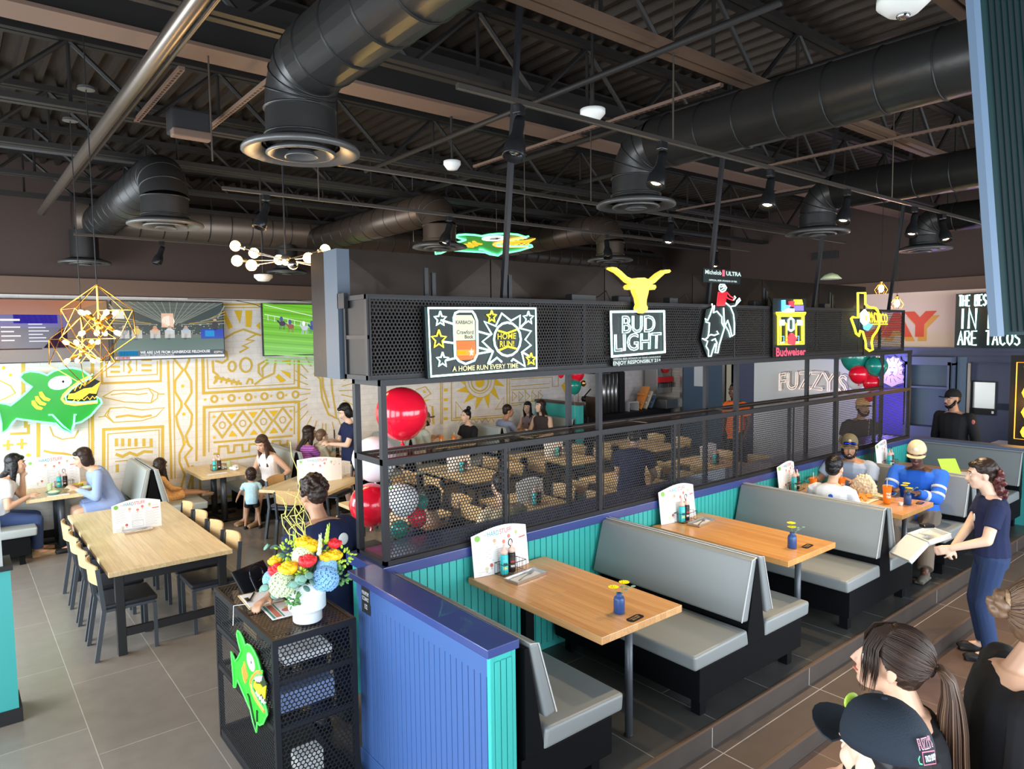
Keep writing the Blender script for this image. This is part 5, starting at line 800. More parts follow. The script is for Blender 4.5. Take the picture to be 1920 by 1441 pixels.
def hand(b, W, d, nrm, s, curl=.5, side=1):
    d = V(d).normalized(); nrm = V(nrm); nrm = (nrm - d * nrm.dot(d)).normalized(); sd = d.cross(nrm) * side; W = V(W)
    loft(b, [(W - d*.01*s, sd, nrm, .024*s, .017*s), (W + d*.02*s, sd, nrm, .032*s, .016*s), (W + d*.06*s, sd, nrm, .041*s, .014*s), (W + d*.088*s, sd, nrm, .040*s, .012*s)], 12)
    for i, (o, L) in enumerate(((-.030, .062), (-.010, .076), (.010, .080), (.030, .070))):
        p = W + d*.082*s + sd*o*s; a = curl * .5; q = p + (d*cos(a) + nrm*sin(a)) * L*.5*s; a2 = curl * 1.5; r = q + (d*cos(a2) + nrm*sin(a2)) * L*.32*s; a3 = curl * 2.1; e = r + (d*cos(a3) + nrm*sin(a3)) * L*.2*s
        b.tube([p, q, r, e], [.0092*s, .0085*s, .0078*s, .0055*s], 8)
    p = W + d*.025*s + sd*.03*s; q = p + (d*.6 + sd*.7 + nrm*.25).normalized()*.035*s; r = q + (d*.9 + sd*.25 + nrm*.4).normalized()*.035*s; b.tube([p, q, r], [.0125*s, .0105*s, .0075*s], 8)
HAIRM = {}
def person(label, pos, yaw, pose='stand', h=1.7, skin='skin_a', hair='hair_dark', style='short', top='black', sleeve='short', bot='denim', legs='long', seat=.46, lean=0, hy=0, hp=0, L=None, R=None, fl=None, fr=None, build=1, vox=.011, shoe='black', hat=None, twist=0, curl=.6, cat='person', smile=False, lpole=None, rpole=None, group=None, hc=None, tuck=False):
    if hc:
        for _ in range(3):
            s = h / 1.7; k = s; hz = seat + .1*s if pose == 'sit' else .52*h; ln = rad(lean); hcx = sin(ln)*.47*k + (sin(ln)*.8 + cos(ln)*.35)/math.hypot(sin(ln)*.8 + cos(ln)*.35, cos(ln)*.8 - sin(ln)*.35)*.12*k + .02*k; hcz = hz + cos(ln)*.47*k + (cos(ln)*.8 - sin(ln)*.35)/math.hypot(sin(ln)*.8 + cos(ln)*.35, cos(ln)*.8 - sin(ln)*.35)*.12*k + .075*k
            b0 = 0 if pose == 'stand' else seat; h = h*max(.5, (hc[2] - pos[2] - b0))/(hcz - b0) if pose == 'stand' else h*(hc[2] - pos[2] - b0)/(hcz - b0)
        h = max(.7, min(1.92, h)); pos = (hc[0] - cos(rad(yaw))*hcx, hc[1] - sin(rad(yaw))*hcx, pos[2])
    t = thing('person', label, cat, pos, rad(yaw), group); s = h / 1.7; w = build; ln = rad(lean)
    if pose == 'sit': hz = seat + .1*s
    else: hz = .52*h
    P = V((0, 0, hz)); sp = V((sin(ln), 0, cos(ln))); fw = V((cos(ln), 0, -sin(ln))); lf = V((0, 1, 0)); tw = Matrix.Rotation(rad(twist), 3, sp); fw2 = tw @ fw; lf2 = tw @ lf
    k = s; sw = .165*k*w
    def tr(i, g=0): # torso rings
        A = [(-.09, .15, .105), (0, .165, .118), (.09, .15, .11), (.17, .138, .102), (.27, .152, .11), (.37, .172, .112), (.43, .172, .098), (.468, .125, .078), (.495, .06, .058)]
        return [(P + sp*z*k, lf + (lf2 - lf)*min(1, max(0, z/.4)), fw + (fw2 - fw)*min(1, max(0, z/.4)), a*k*w + g, d*k*w + g) for z, a, d in A]
    b = MB(); loft(b, tr(0)); N0 = P + sp*.47*k; N1 = N0 + (sp*.8 + fw*.35).normalized()*.12*k; capsule(b, N0, N1, .055*k, .052*k)
    Hc = N1 + V((.02*k, 0, .075*k)); RH = Matrix.Rotation(rad(hy), 3, 'Z') @ Matrix.Rotation(rad(hp) + ln*.25, 3, 'Y')
    H = lambda x, y, z: Hc + RH @ V((x, y, z)) * (k ** .5 if h > 1.4 else .93)
    g = (k ** .5 if h > 1.4 else .93)
    b.ball(H(-.012, 0, .028), (.1*g, .077*g, .103*g), 16, 12, RH); b.ball(H(.032, 0, -.03), (.066*g, .06*g, .088*g), 14, 10, RH); b.ball(H(.052, 0, -.092), (.038*g, .036*g, .026*g), 10, 8, RH); b.ball(H(.0, 0, -.06), (.07*g, .055*g, .05*g), 12, 8, RH)
    b.tube([H(.088, 0, .022), H(.102, 0, -.005), H(.112, 0, -.03), H(.095, 0, -.038)], [.008*g, .010*g, .015*g, .012*g], 8)
    for q in (-1, 1): b.ball(H(-.008, q*.078, -.012), (.018*g, .010*g, .032*g), 8, 6, RH); b.ball(H(.062, q*.035, -.025), (.03*g, .026*g, .03*g), 8, 6, RH); b.ball(H(.075, q*.03, .03), (.02*g, .028*g, .012*g), 8, 6, RH)
    b.ball(H(.088, 0, -.066), (.014*g, .024*g, .013*g), 8, 6, RH)
    ua, fa = .285*k, .255*k; th, sh = .405*k, .388*k
    arms = []
    for q, T, po in ((1, L, lpole), (-1, R, rpole)):
        S = P + sp*.425*k + lf2*(q*.185*k*w) ; T = V(T) if T is not None else (V((.07, q*.225*w, hz - .09*k)) if pose == 'stand' else V((.33, q*.16, hz + .13)))
        E, Wp = ik(S, T, ua, fa, po or (-.5, q*.55, -.8)); arms.append((q, S, E, Wp))
        capsule(b, S - lf2*(q*.03*k), E, .054*k*w, .041*k*w); capsule(b, E, Wp, .041*k*w, .027*k)
        hand(b, Wp, (Wp - E), V((.1, -q*1, -.3)) if pose == 'stand' and T.z < hz + .1 else V((-.2, -q*.2, -1)), s if h > 1.2 else s*.9, curl, q)
    legj = []
    for q, T in ((1, fl), (-1, fr)):
        Hp = P + V((0, q*.09*k*w, -.02)); T = V(T) if T is not None else (V((.46*k, q*.12, .085)) if pose == 'sit' else V((0, q*.1, .085*k)))
        K, A = ik(Hp, T, th, sh, (1, q*.1, .6 if pose == 'sit' else .1)); legj.append((q, Hp, K, A)); capsule(b, Hp, K, .083*k*w, .058*k*w); capsule(b, K, A, .055*k*w, .036*k)
        up_ = (K - A).normalized(); fd = V((1, q*.12, 0)); fd = (fd - V((0, 0, 1)) * 0); capsule(b, A + V((0, 0, -.02)), A + fd*.15*k + V((0, 0, -.052)), .036*k, .028*k)
    fuse(b, 'body', skin, t, vox)
    # clothes
    if top:
        c = MB(); R_ = tr(0, .014); loft(c, ([(P - sp*.15*k, lf, fw, .168*k*w, .13*k*w)] if (pose == 'stand' and not tuck) or legs == 'dress' else []) + R_[1 if tuck else 0:-1]); loft(c, [R_[-3], (R_[-2][0], R_[-2][1], R_[-2][2], R_[-2][3]*.8, R_[-2][4]), (N0 + sp*.02*k, lf2, fw2, .066*k, .062*k)])
        for q, S, E, Wp in arms:
            if sleeve == 'none': continue
            capsule(c, S - lf2*(q*.04*k), S + (E - S)*.1, .064*k*w, .062*k*w)
            if sleeve == 'short': c.cone(S, S + (E-S)*.62, .066*k*w, .06*k*w, 14)
            else: capsule(c, S, E, .064*k*w, .053*k*w); c.cone(E, E + (Wp - E)*.93, .053*k*w, .036*k*w, 14)
        fuse(c, 'shirt' if legs != 'dress' else 'dress', top, t, vox)
    if legs in ('long', 'short', 'dress'):
        c = MB(); loft(c, [(P - sp*.1*k, lf, fw, .15*k*w, .115*k*w), (P, lf, fw, .176*k*w, .13*k*w), (P + sp*.07*k, lf, fw, .165*k*w, .125*k*w)])
        for q, Hp, K, A in legj:
            if legs == 'long': capsule(c, Hp, K, .096*k*w, .072*k*w); c.cone(K, A + (K - A)*.06, .07*k*w, .062*k*w, 14)
            else:
                e = Hp + (K - Hp)*(.55 if legs == 'short' else .85); c.cone(Hp, e, .1*k*w, .098*k*w, 14); c.ball(Hp, .098*k*w, 12, 8)
                if legs == 'dress': c.cone(P + V((.03, 0, .0)), (legj[0][2] + legj[1][2])/2 * .8 + P*.2, .15*k*w, .13*k*w, 14)
        fuse(c, 'trousers' if legs == 'long' else ('skirt' if legs == 'dress' else 'shorts'), bot, t, vox)
    if shoe:
        for q, Hp, K, A in legj:
            c = MB(); fd = V((1, q*.12, 0)); c.ball(A + V((-.01*k, 0, -.035*k)), (.055*k, .045*k, .045*k), 12, 8); c.ball(A + fd*.1*k + V((0, 0, -.05*k)), (.11*k, .047*k, .036*k), 14, 8); c.box(tuple(A + V((-.06*k, -.04*k, -.085*k))), tuple(A + V((.19*k, .045*k, -.06*k)))); fuse(c, 'shoe', shoe, t, vox*.8)
    # face
    for q in (-1, 1):
        e = MB().ball(H(.0865, q*.031, .008), (.0065*g, .0115*g, .0052*g), 10, 6, RH).build('eye', 'eye', t, smooth=True); MB().ball(H(.0905, q*.031, .0085), (.0035*g, .0055*g, .005*g), 8, 6, RH).build('iris', 'iris', e, smooth=True)
        MB().tube([H(.09, q*.014, .034), H(.095, q*.032, .040), H(.082, q*.052, .032)], .0035*g, 6).build('eyebrow', hair, t)
    MB().tube([H(.094, -.024, -.062), H(.103, 0, -.066 if not smile else -.07), H(.094, .024, -.062)], [.003, .0055*g, .003], 6).build('mouth', 'lip', t)
    if smile: MB().ball(H(.097, 0, -.066), (.006, .02, .007), 8, 6, RH).build('teeth', 'teeth', t, smooth=True)
    if style in ('beard', 'short_beard'):
        c = MB(); c.ball(H(.045, 0, -.098), (.052*g, .05*g, .032*g), 12, 8, RH)
        for q in (-1, 1): c.tube([H(.0, q*.07, -.01), H(.025, q*.064, -.06), H(.06, q*.036, -.1)], [.014*g, .022*g, .022*g], 8)
        c.tube([H(.09, -.03, -.07), H(.107, 0, -.05), H(.09, .03, -.07)], [.006*g, .009*g, .006*g], 6); fuse(c, 'beard', hair, t, vox*.6, 1, .004)
    # hair
    c = MB()
    if style != 'bald':
        c.ball(H(-.024, 0, .03 if hat else .048), ((.090*g, .076*g, .068*g) if hat else (.1*g, .086*g, .094*g)), 16, 12, RH); c.ball(H(-.05 if hat else -.055, 0, -.0), (.062*g, .076*g, .075*g), 12, 8, RH)
    if style in ('bob', 'long', 'wavy'):
        for q in (-1, 1): c.ball(H(-.012, q*.064, -.03), (.058*g, .028*g, .09*g), 12, 8, RH)
        c.ball(H(-.065, 0, -.055), (.05*g, .078*g, .09*g), 12, 8, RH); c.ball(H(.05, 0, .082), (.045*g, .062*g, .03*g), 10, 8, RH)
    if style in ('long', 'wavy'):
        q0 = Hc + RH @ V((-.065, 0, -.08)) * g; bk = P + sp*.3*k - fw*.125*k; loft(c, [(q0, lf, fw, .078*g, .05*g), ((q0 + bk)/2 - fw*.02, lf, fw, .085*g, .035*g), (bk, lf, fw, .07*g, .03), (bk - sp*.09, lf, fw, .04*g, .018)], 12)
        for q in (-1, 1): loft(c, [(H(.0, q*.07, -.04), lf, fw, .024, .04), (N0 + fw*.06 + lf*q*.07 + sp*.0, lf, fw, .026, .035), (N0 + fw*.11*k + lf*q*.075 - sp*.17*k, lf, fw, .02, .015)], 10)
    if style == 'bun': c.ball(H(-.085, 0, .15), .046*g, 12, 10)
    if style == 'curly':
        random.seed(int(h*100))
        for i in range(90):
            a, e = random.uniform(0, 2*pi), random.uniform(-.35, 1.5); d = V((cos(a)*cos(e), sin(a)*cos(e), sin(e)))
            if d.x > .35 and d.z < .45: continue
            c.ball(H(-.024 + d.x*.1, d.y*.088, .045 + d.z*.092), random.uniform(.014, .024), 7, 5)
    if style in ('pony', 'ponylow'):
        c.ball(H(.045, 0, .085), (.045*g, .062*g, .03*g), 10, 8, RH)
    if c.v: hr = fuse(c, 'hair', hair, t, vox*.65 if vox < .011 else vox*.8, 2, .003 if style != 'curly' else .004)
    if hat:
        m1, m2, badge = hat; hc = MB(); n = 18; m_ = 7; vs = []
        for i in range(m_ + 1):
            e = (pi/2) * i / m_
            for j in range(n): a = 2*pi*j/n; vs.append(H(-.012 + .111*cos(a)*cos(e)**.8, .093*sin(a)*cos(e)**.8, .038 + .109*sin(e)))
        hc.add(vs, [(i*n+j, i*n+(j+1) % n, (i+1)*n+(j+1) % n, (i+1)*n+j) for i in range(m_) for j in range(n)] + [tuple(range(n))[::-1]]); ob = hc.build('cap', m1, t, smooth=True)
        vz = MB(); A = [(.07 + .125*cos(a)*(1 if abs(a) < 1.4 else .9), .088*sin(a)) for a in [i*pi/12 - pi/2 for i in range(13)]]; k2 = len(A)
        vs = [H(x, y, .046 - (y*y)*3.2 + dz) for dz in (0, .005) for x, y in A] ; vz.add(vs, [tuple(range(k2))[::-1], tuple(range(k2, 2*k2))] + [(i, (i+1) % k2, k2 + (i+1) % k2, k2 + i) for i in range(k2)]); vz.build('visor', m2, ob)
        MB().ball(H(-.012, 0, .147), (.008, .008, .005), 8, 5).build('button', m2, ob)
        if badge: MB().ball(H(.088, 0, .098), (.006, .026, .024), 14, 8, RH).build('badge', badge, ob, smooth=True)
    t['_H'] = 0; del t['_H']; t_info = dict(H=H, Hc=Hc, RH=RH, P=P, sp=sp, fw=fw2, lf=lf2, arms=arms, k=k, g=g, w=w, legs=legj); return t, t_info
def chest_mark(t, I, z, y, r, m, back=False, name='badge'):
    s = -1 if back else 1; p = I['P'] + I['sp']*z*I['k'] + I['fw']*s*(.112*I['k']*I['w'] + .014) + I['lf']*y
    return MB().ball(p, (.006, r, r*1.1), 14, 8).build(name, m, t, smooth=True)

mat('tee_white', (.72, .74, .78), .85); mat('tee_navy', (.012, .018, .06), .85); mat('tee_black', (.010, .010, .012), .85); mat('shirt_chambray', (.27, .36, .62), .85, bump=.3, bscale=9); mat('floral', (.75, .42, .16), .85, var=.5, bscale=45); mat('ruffle', (.85, .78, .74), .9, bump=.4, bscale=30); mat('baby_blue', (.45, .68, .78), .85, var=.3, bscale=60); mat('khaki', (.5, .42, .28), .85); mat('polo', (.22, .25, .36), .85); mat('grey_tee', (.42, .45, .4), .85); mat('mauve', (.25, .18, .2), .85); mat('brown_top', (.05, .035, .035), .85); mat('orange_tee', (.95, .16, .02), .8); mat('work_blue', (.36, .44, .58), .85, bump=.3, bscale=9); mat('royal', (.012, .12, .62), .8, bump=.3, bscale=8); mat('reflect', (.5, .55, .62), .4); mat('floral_cream', (.78, .6, .38), .85, var=.5, bscale=40); mat('camo', (.10, .09, .07), .85, var=.6, bscale=25); mat('work_grey', (.14, .11, .085), .85); mat('cap_olive', (.12, .105, .06), .8); mat('cap_tan', (.62, .5, .33), .8); mat('cap_navy', (.012, .018, .028), .85, bump=.25, bscale=260); mat('jeans', (.012, .032, .10), .85, bump=.3, bscale=120, var=.25); mat('sandal', (.35, .22, .12), .6)
def striped(name, c1, c2, sc):
    m, t, b = newmat(name); tc = t.nodes.new('ShaderNodeTexCoord'); wv = t.nodes.new('ShaderNodeTexWave'); wv.bands_direction = 'Z'; wv.inputs['Scale'].default_value = sc; wv.inputs['Distortion'].default_value = .6; rmp = t.nodes.new('ShaderNodeValToRGB'); rmp.color_ramp.interpolation = 'CONSTANT'; rmp.color_ramp.elements[0].color = (*c1, 1); rmp.color_ramp.elements[1].color = (*c2, 1); rmp.color_ramp.elements[1].position = .5
    t.links.new(tc.outputs['Object'], wv.inputs['Vector']); t.links.new(wv.outputs['Fac'], rmp.inputs[0]); t.links.new(rmp.outputs[0], b.inputs['Base Color']); b.inputs['Roughness'].default_value = .85
striped('purple_stripe', (.35, .06, .4), (.55, .22, .6), 9)

person('woman in a white tee and wide jeans resting her chin on her hand, far left', (.42, 10.8, 0), 0, 'sit', 1.64, 'skin_a', 'hair_black', 'long', 'tee_white', 'short', 'denim', 'long', lean=16, hy=-15, L=(.30, .04, 1.02), R=(.33, -.2, .80), fl=(.42, .1, .085), fr=(.4, -.12, .085), shoe='sandal', hc=(0.6, 10.72, 1.2))
person('woman in a blue shirt dress with dark bobbed hair leaning over the table', (1.70, 10.72, 0), 180, 'sit', 1.6, 'skin_a', 'hair_dark', 'bob', 'shirt_chambray', 'long', 'shirt_chambray', 'dress', lean=24, hp=10, L=(.42, .12, .80), R=(.4, -.1, .80), hc=(1.33, 10.7, 1.19))
person('little girl in an orange floral dress lounging on the booth seat', (2.46, 10.72, 0), 8, 'sit', 1.2, 'skin_b', 'hair_dark', 'long', 'floral', 'long', 'floral', 'dress', L=(.16, .08, .60), R=(.2, -.06, .6), seat=.45, lean=-14, hy=30, hp=25, fl=(.6, .05, .5), fr=(.58, -.08, .5), vox=.009, shoe='sandal', hc=(2.26, 10.72, 0.95))
person('mother in a white ruffled top and shorts looking down at the toddler', (3.66, 10.42, 0), 205, 'sit', 1.66, 'skin_a', 'hair_brown', 'wavy', 'ruffle', 'none', 'black', 'short', lean=12, hp=24, hy=5, L=(.18, .26, .62), R=(.30, -.12, .80), vox=.009, shoe='sandal', hc=(3.6, 10.4, 1.17))
person('toddler in a pale blue tee and black shorts standing at his mother', (3.36, 10.08, 0), 65, 'stand', .84, 'skin_b', 'hair_dark', 'short', 'baby_blue', 'short', 'black', 'short', vox=.008, hy=10, hc=(3.32, 10.1, 0.77))
person('woman in a purple striped top with long dark hair holding a baby', (4.42, 10.8, 0), 5, 'sit', 1.64, 'skin_a', 'hair_dark', 'long', 'purple_stripe', 'short', 'black', 'long', lean=8, L=(.42, .1, .82), R=(.5, -.05, .83), hc=(4.49, 10.75, 1.2))
person('baby in a beige top sitting on the lap of the woman in purple', (4.72, 10.66, 0), 10, 'sit', .75, 'skin_e', 'hair_light', 'short', 'khaki', 'long', 'khaki', 'long', seat=.66, vox=.009, shoe=None, fl=(.18, .06, .62), fr=(.18, -.06, .62), L=(.2, .06, .78), R=(.2, -.06, .78), hc=(4.66, 10.65, 1.14))
t, I = person('standing server in a navy tee and shorts looking at a phone', (5.02, 10.12, 0), 175, 'stand', 1.62, 'skin_e', 'hair_black', 'bob', 'tee_navy', 'short', 'tee_navy', 'short', hp=28, L=(.34, .05, 1.1), R=(.32, -.08, 1.12), hc=(4.81, 10.1, 1.58)); chest_mark(t, I, .36, -.06, .035, 'white', True, 'back_print')
k = thing('phone', 'dark phone held by the standing server in navy', 'phone', (4.66, 10.2, 1.16), rad(165)); MB().box((-.01, -.035, 0), (.0, .035, .14)).build('case', 'black_gloss', k, bevel=.003)
t, I = person('curly-haired host in a navy tee leaning over the host stand', (2.16, 4.78, 0), 96, 'stand', 1.74, 'skin_b', 'hair_dark', 'curly', 'tee_navy', 'short', 'tee_navy', 'long', lean=14, hp=14, hy=5, L=(-.12, .52, 1.10), R=(.25, -.1, .95), build=1.12, vox=.009, twist=0, hc=(1.99, 4.74, 1.62)); 
chest_mark(t, I, .34, -.07, .04, 'white', True, 'back_print')
k = t
person('man in a grey cap and pale green tee with folded arms at the wall table', (6.5, 10.8, 0), -5, 'sit', 1.78, 'skin_b', 'hair_dark', 'beard', 'grey_tee', 'short', 'black', 'long', lean=10, L=(.35, -.02, .88), R=(.33, .02, .86), hat=('camo', 'camo', None), build=1.12, hc=(6.71, 10.8, 1.24))
person('woman in black with her dark hair in a top bun', (7.7, 10.8, 0), 182, 'sit', 1.66, 'skin_e', 'hair_black', 'bun', 'tee_black', 'short', 'black', 'long', lean=2, hy=8, hc=(7.62, 10.8, 1.21))
person('man in a blue-grey polo seen from behind at the last wall table', (8.42, 10.75, 0), -2, 'sit', 1.74, 'skin_b', 'hair_dark', 'short', 'polo', 'short', 'denim', 'long', lean=10, hy=-18, L=(.45, .1, .82), R=(.5, -.1, .82), hc=(8.66, 10.8, 1.23))
person('dark-haired woman in a mauve top beside the woman in the sleeveless brown top', (9.38, 11.15, 0), 190, 'sit', 1.66, 'skin_e', 'hair_black', 'long', 'mauve', 'none', 'black', 'long', hy=25, hc=(9.42, 11.1, 1.22))
person('woman in a sleeveless dark brown top against the turquoise divider', (9.58, 10.62, 0), 195, 'sit', 1.66, 'skin_e', 'hair_dark', 'long', 'brown_top', 'none', 'black', 'long', hy=-20, hp=-6, hc=(9.34, 10.6, 1.29))
person('man in a bright orange tee standing beyond the partition', (11.1, 7.3, 0), 178, 'stand', 1.78, 'skin_c', 'hair_black', 'short', 'orange_tee', 'short', 'black', 'long', hc=(11.1, 7.26, 1.68))
person('person in a navy tee bending over a table behind the perforated screen', (6.35, 5.45, 0), 35, 'stand', 1.72, 'skin_a', 'hair_black', 'short', 'tee_navy', 'short', 'denim', 'long', lean=32, hp=20, L=(.55, .15, .85), R=(.5, -.2, .85), hc=(6.75, 5.85, 1.42))
person('woman in a cream floral dress seen from behind through the perforated screen', (4.15, 5.35, 0), 80, 'sit', 1.68, 'skin_a', 'hair_black', 'bun', 'floral_cream', 'short', 'floral_cream', 'dress', seat=.5, hc=(4.15, 5.32, 1.28)); chair(4.15, 5.33, rad(80), 'oak-back chair under the woman in the cream floral dress', G4)
person('broad-shouldered person in dark navy seated behind the left end of the screen', (3.08, 5.05, 0), 95, 'sit', 1.78, 'skin_b', 'hair_black', 'short', 'tee_navy', 'short', 'black', 'long', seat=.5, build=1.15, lean=6, hc=(3.12, 5, 1.38)); chair(3.08, 5.03, rad(95), 'oak-back chair under the broad-shouldered person in navy', G4)
t, I = person('staff member in a patterned cap and dark shirt behind the right end of the screen', (10.4, 4.75, 0), -130, 'stand', 1.74, 'skin_b', 'hair_black', 'beard', 'brown_top', 'short', 'black', 'long', hat=('floral', 'camo', None), hc=(10.35, 4.62, 1.63))
# booth diners
t, I = person('smiling bearded man in a blue-grey work shirt with mirrored glasses on his cap', (7.83, 3.62, .3), 185, 'sit', 1.74, 'skin_b', 'hair_black', 'beard', 'work_blue', 'short', 'work_grey', 'long', seat=.44, lean=10, hy=22, hp=10, build=1.18, L=(.40, .12, .82), R=(.38, -.3, .80), hat=('cap_olive', 'cap_olive', None), smile=True, vox=.008, hc=(7.76, 3.6, 1.46))
H = I['H']; b = MB()
for q in (-1, 1): b.ball(H(.096, q*.034, .075), (.010, .032, .018), 12, 8)
b.tube([H(.104, -.02, .08), H(.106, .02, .08)], .005, 6); mat('mirror_blue', (.02, .04, .6), .08, 1); b.build('sunglasses', 'mirror_blue', t, smooth=True); MB().ball(H(.1, 0, .112), (.005, .018, .014), 10, 6).build('cap_badge', 'cap_tan', t, smooth=True)
chest_mark(t, I, .30, -.09, .026, 'reflect'); MB().ball(I['arms'][0][1] + V((.02, .068, -.06)), (.03, .01, .03), 12, 8).build('sleeve_patch', 'white', t, smooth=True)
t, I = person('boy with thick black hair in a white tee, back to the camera', (6.56, 3.2, .3), 8, 'sit', 1.52, 'skin_a', 'hair_black', 'short', 'tee_white', 'short', 'denim', 'long', seat=.46, lean=8, vox=.008, hy=-5, hc=(6.65, 3.22, 1.42))
MB().ball(I['P'] + I['sp']*.36*I['k'] - I['fw']*(.112*I['k'] + .012) + V((0, -.03, 0)), (.004, .022, .022), 12, 8).build('back_logo', 'royal', t, smooth=True)
t, I = person('man in a royal blue long-sleeve work shirt and tan mesh cap looking down', (7.88, 2.94, .3), 184, 'sit', 1.78, 'skin_c', 'hair_black', 'short', 'royal', 'long', 'work_grey', 'long', seat=.44, lean=6, hy=12, hp=18, build=1.2, L=(.42, .1, .81), R=(.42, -.12, .81), hat=('cap_tan', 'cap_tan', 'white'), shoe='camo', vox=.008, fl=(.62, .25, .085), fr=(.55, -.1, .085), hc=(7.8, 2.92, 1.46))
b = MB()
for q, S, E, Wp in I['arms']:
    for f_ in (.55, .85): p = S + (E - S)*f_; d = (E - S).normalized(); b.tube([p - d*.014, p + d*.014], .071, 14)
b.build('reflective_band', 'reflect', t, smooth=True)
b = MB()
for q, S, E, Wp in I['arms']: p = E + (Wp - E)*.55; d = (Wp - E).normalized(); b.tube([p - d*.018, p + d*.018], .056, 14)
b.build('cuff_band', 'reflect', t, smooth=True)
t, I = person('man in all black with a black cap standing before the navy wall', (11.5, 3.86, 0), 170, 'stand', 1.8, 'skin_b', 'hair_black', 'beard', 'tee_black', 'long', 'tee_black', 'long', hy=-20, build=1.06, hat=('tee_black', 'tee_black', None), hc=(11.4, 3.81, 1.73)); MB().ball(I['arms'][0][1] + V((.05, .06, -.05)), (.01, .03, .035), 10, 6).build('arm_patch', 'lip', t, smooth=True)
# server on the walkway
t, I = person('server in a navy tee and jeans carrying a takeout box, long dark red curls', (6.60, 1.97, .006), 120, 'stand', 1.66, 'skin_e', 'hair_dark', 'pony', 'tee_navy', 'short', 'jeans', 'long', hy=0, hp=6, lean=2, tuck=True, L=(.34, .25, .97), R=(.30, .10, .93), vox=.008, curl=.9, hc=(6.6, 1.97, 1.55))
H = I['H']; c = MB(); random.seed(5)
for i in range(150):
    u = random.random(); p = V((-.085 - .07*sin(u*2.2) + random.uniform(-.03, .03), random.uniform(-.085, .085)*(1 - .3*u), .06 - .50*u)); c.ball(I['Hc'] + p, random.uniform(.016, .028)*(1.15 - .4*u), 7, 5)
fuse(c, 'curls', 'hair_red', t, .007, 1, .005); chest_mark(t, I, .3, .02, .03, 'white', False, 'tee_print')
k = thing('takeout_box', 'open white foam takeout box carried by the server in navy', 'box', (6.50, 2.24, 1.0), rad(146)); k.rotation_euler = (rad(0), rad(14), rad(150))
b = MB(); b.box((-.02, -.12, 0), (.20, .12, .012)); b.box((-.02, -.12, 0), (.20, -.108, .045)).box((-.02, .108, 0), (.20, .12, .045)).box((-.02, -.12, 0), (-.008, .12, .045)).box((.188, -.12, 0), (.20, .12, .045)).box((.09, -.11, .0), (.10, .11, .03)).box((.10, -.005, 0), (.19, .005, .03)); b.build('tray', 'white', k, bevel=.004)
b = MB(); b.X = Matrix.Translation((.205, 0, .03)) @ Matrix.Rotation(rad(28), 4, 'Y'); b.box((0, -.12, 0), (.22, .12, .01)).box((0, -.12, -.03), (.22, -.11, 0)).box((0, .11, -.03), (.22, .12, 0)).box((.21, -.12, -.03), (.22, .12, 0)); b.build('lid', 'white', k, bevel=.004)
k = thing('phone', 'small black phone in the hand of the server with the takeout box', 'phone', (6.44, 2.28, 1.07), rad(146)); MB().box((-.01, -.035, 0), (.09, .035, .03)).build('case', 'black_gloss', k, bevel=.01)
# foreground people
def strands(t, name, m, paths, r=.0022):
    b = MB()
    for P_ in paths: b.tube(P_, [r]*(len(P_)-1) + [r*.3], 5)
    return b.build(name, m, t, smooth=True)
t, I = person('woman with a long dark brown ponytail in a black top, looking left', (2.22, .90, 0), 118, 'stand', 1.80, 'skin_a', 'hair_dark', 'short', 'tee_black', 'short', 'black', 'long', hy=-6, hp=-12, vox=.006, L=(.2, .2, 1.0), R=(.2, -.2, 1.0), hc=(2.57, 1.03, 1.56))
H = I['H']
def swept(H, n, seed, tie=(-1, 0, -.12), R_=(.108, .0905, .101), C_=(-.022, 0, .046), gap=0):
    """strands combed from the hairline back over the skull to the tie"""
    random.seed(seed); out = []; T = V(tie).normalized(); u_ = T.cross(V((0, 1, 0))).normalized(); u_ = -u_ if u_.z < 0 else u_; w_ = V((0, 1, 0))
    for i in range(n):
        ps = random.uniform(-pi, pi); f_ = (1 + cos(ps)) / 2; pol = rad(58 + 42*sin(abs(ps))**2*.8 + 68*f_) * random.choice((1, 1, random.uniform(.35, 1))); lift = random.uniform(-.01, .035); pts = []
        for j in range(9):
            a = pol * (1 - j/8) + .06; d = T*cos(a) + (u_*cos(ps + .12*sin(j*.4)) + w_*sin(ps + .12*sin(j*.4)))*sin(a); r_ = 1 + lift*sin(pi*min(1, j/7)); pts.append(H(C_[0] + R_[0]*d.x*r_, R_[1]*d.y*r_, C_[2] + R_[2]*d.z*r_))
        out.append(pts)
    return out
strands(t, 'swept_hair', 'hair_dark', swept(H, 520, 11), .0026); strands(t, 'hair_highlights', 'hair_brown', swept(H, 170, 12), .0018)
random.seed(14); P_ = []; Q_ = []
for i in range(330):
    a = random.uniform(0, 2*pi); rr = random.random()**.6; pts = []
    for j in range(13):
        u = j/12; b0 = H(-.128, 0, .03); cx = .05*min(u*5, 1) + .03*u; sp_ = rr*(.014 + .072*min(u*2.6, 1)**1.2)*(1 - .35*max(0, u - .6)); pts.append(b0 + V((-cx + sp_*.55*cos(a), sp_*sin(a) + .012*sin(u*7 + a), .012 - .58*u*min(1, .35 + u*1.2) + .02*sin(pi*min(u*4, 1)))))
    (P_ if i % 4 else Q_).append(pts)
strands(t, 'ponytail', 'hair_brown', P_, .0030); strands(t, 'ponytail_highlights', 'hair_light', Q_, .0022)
P_ = []
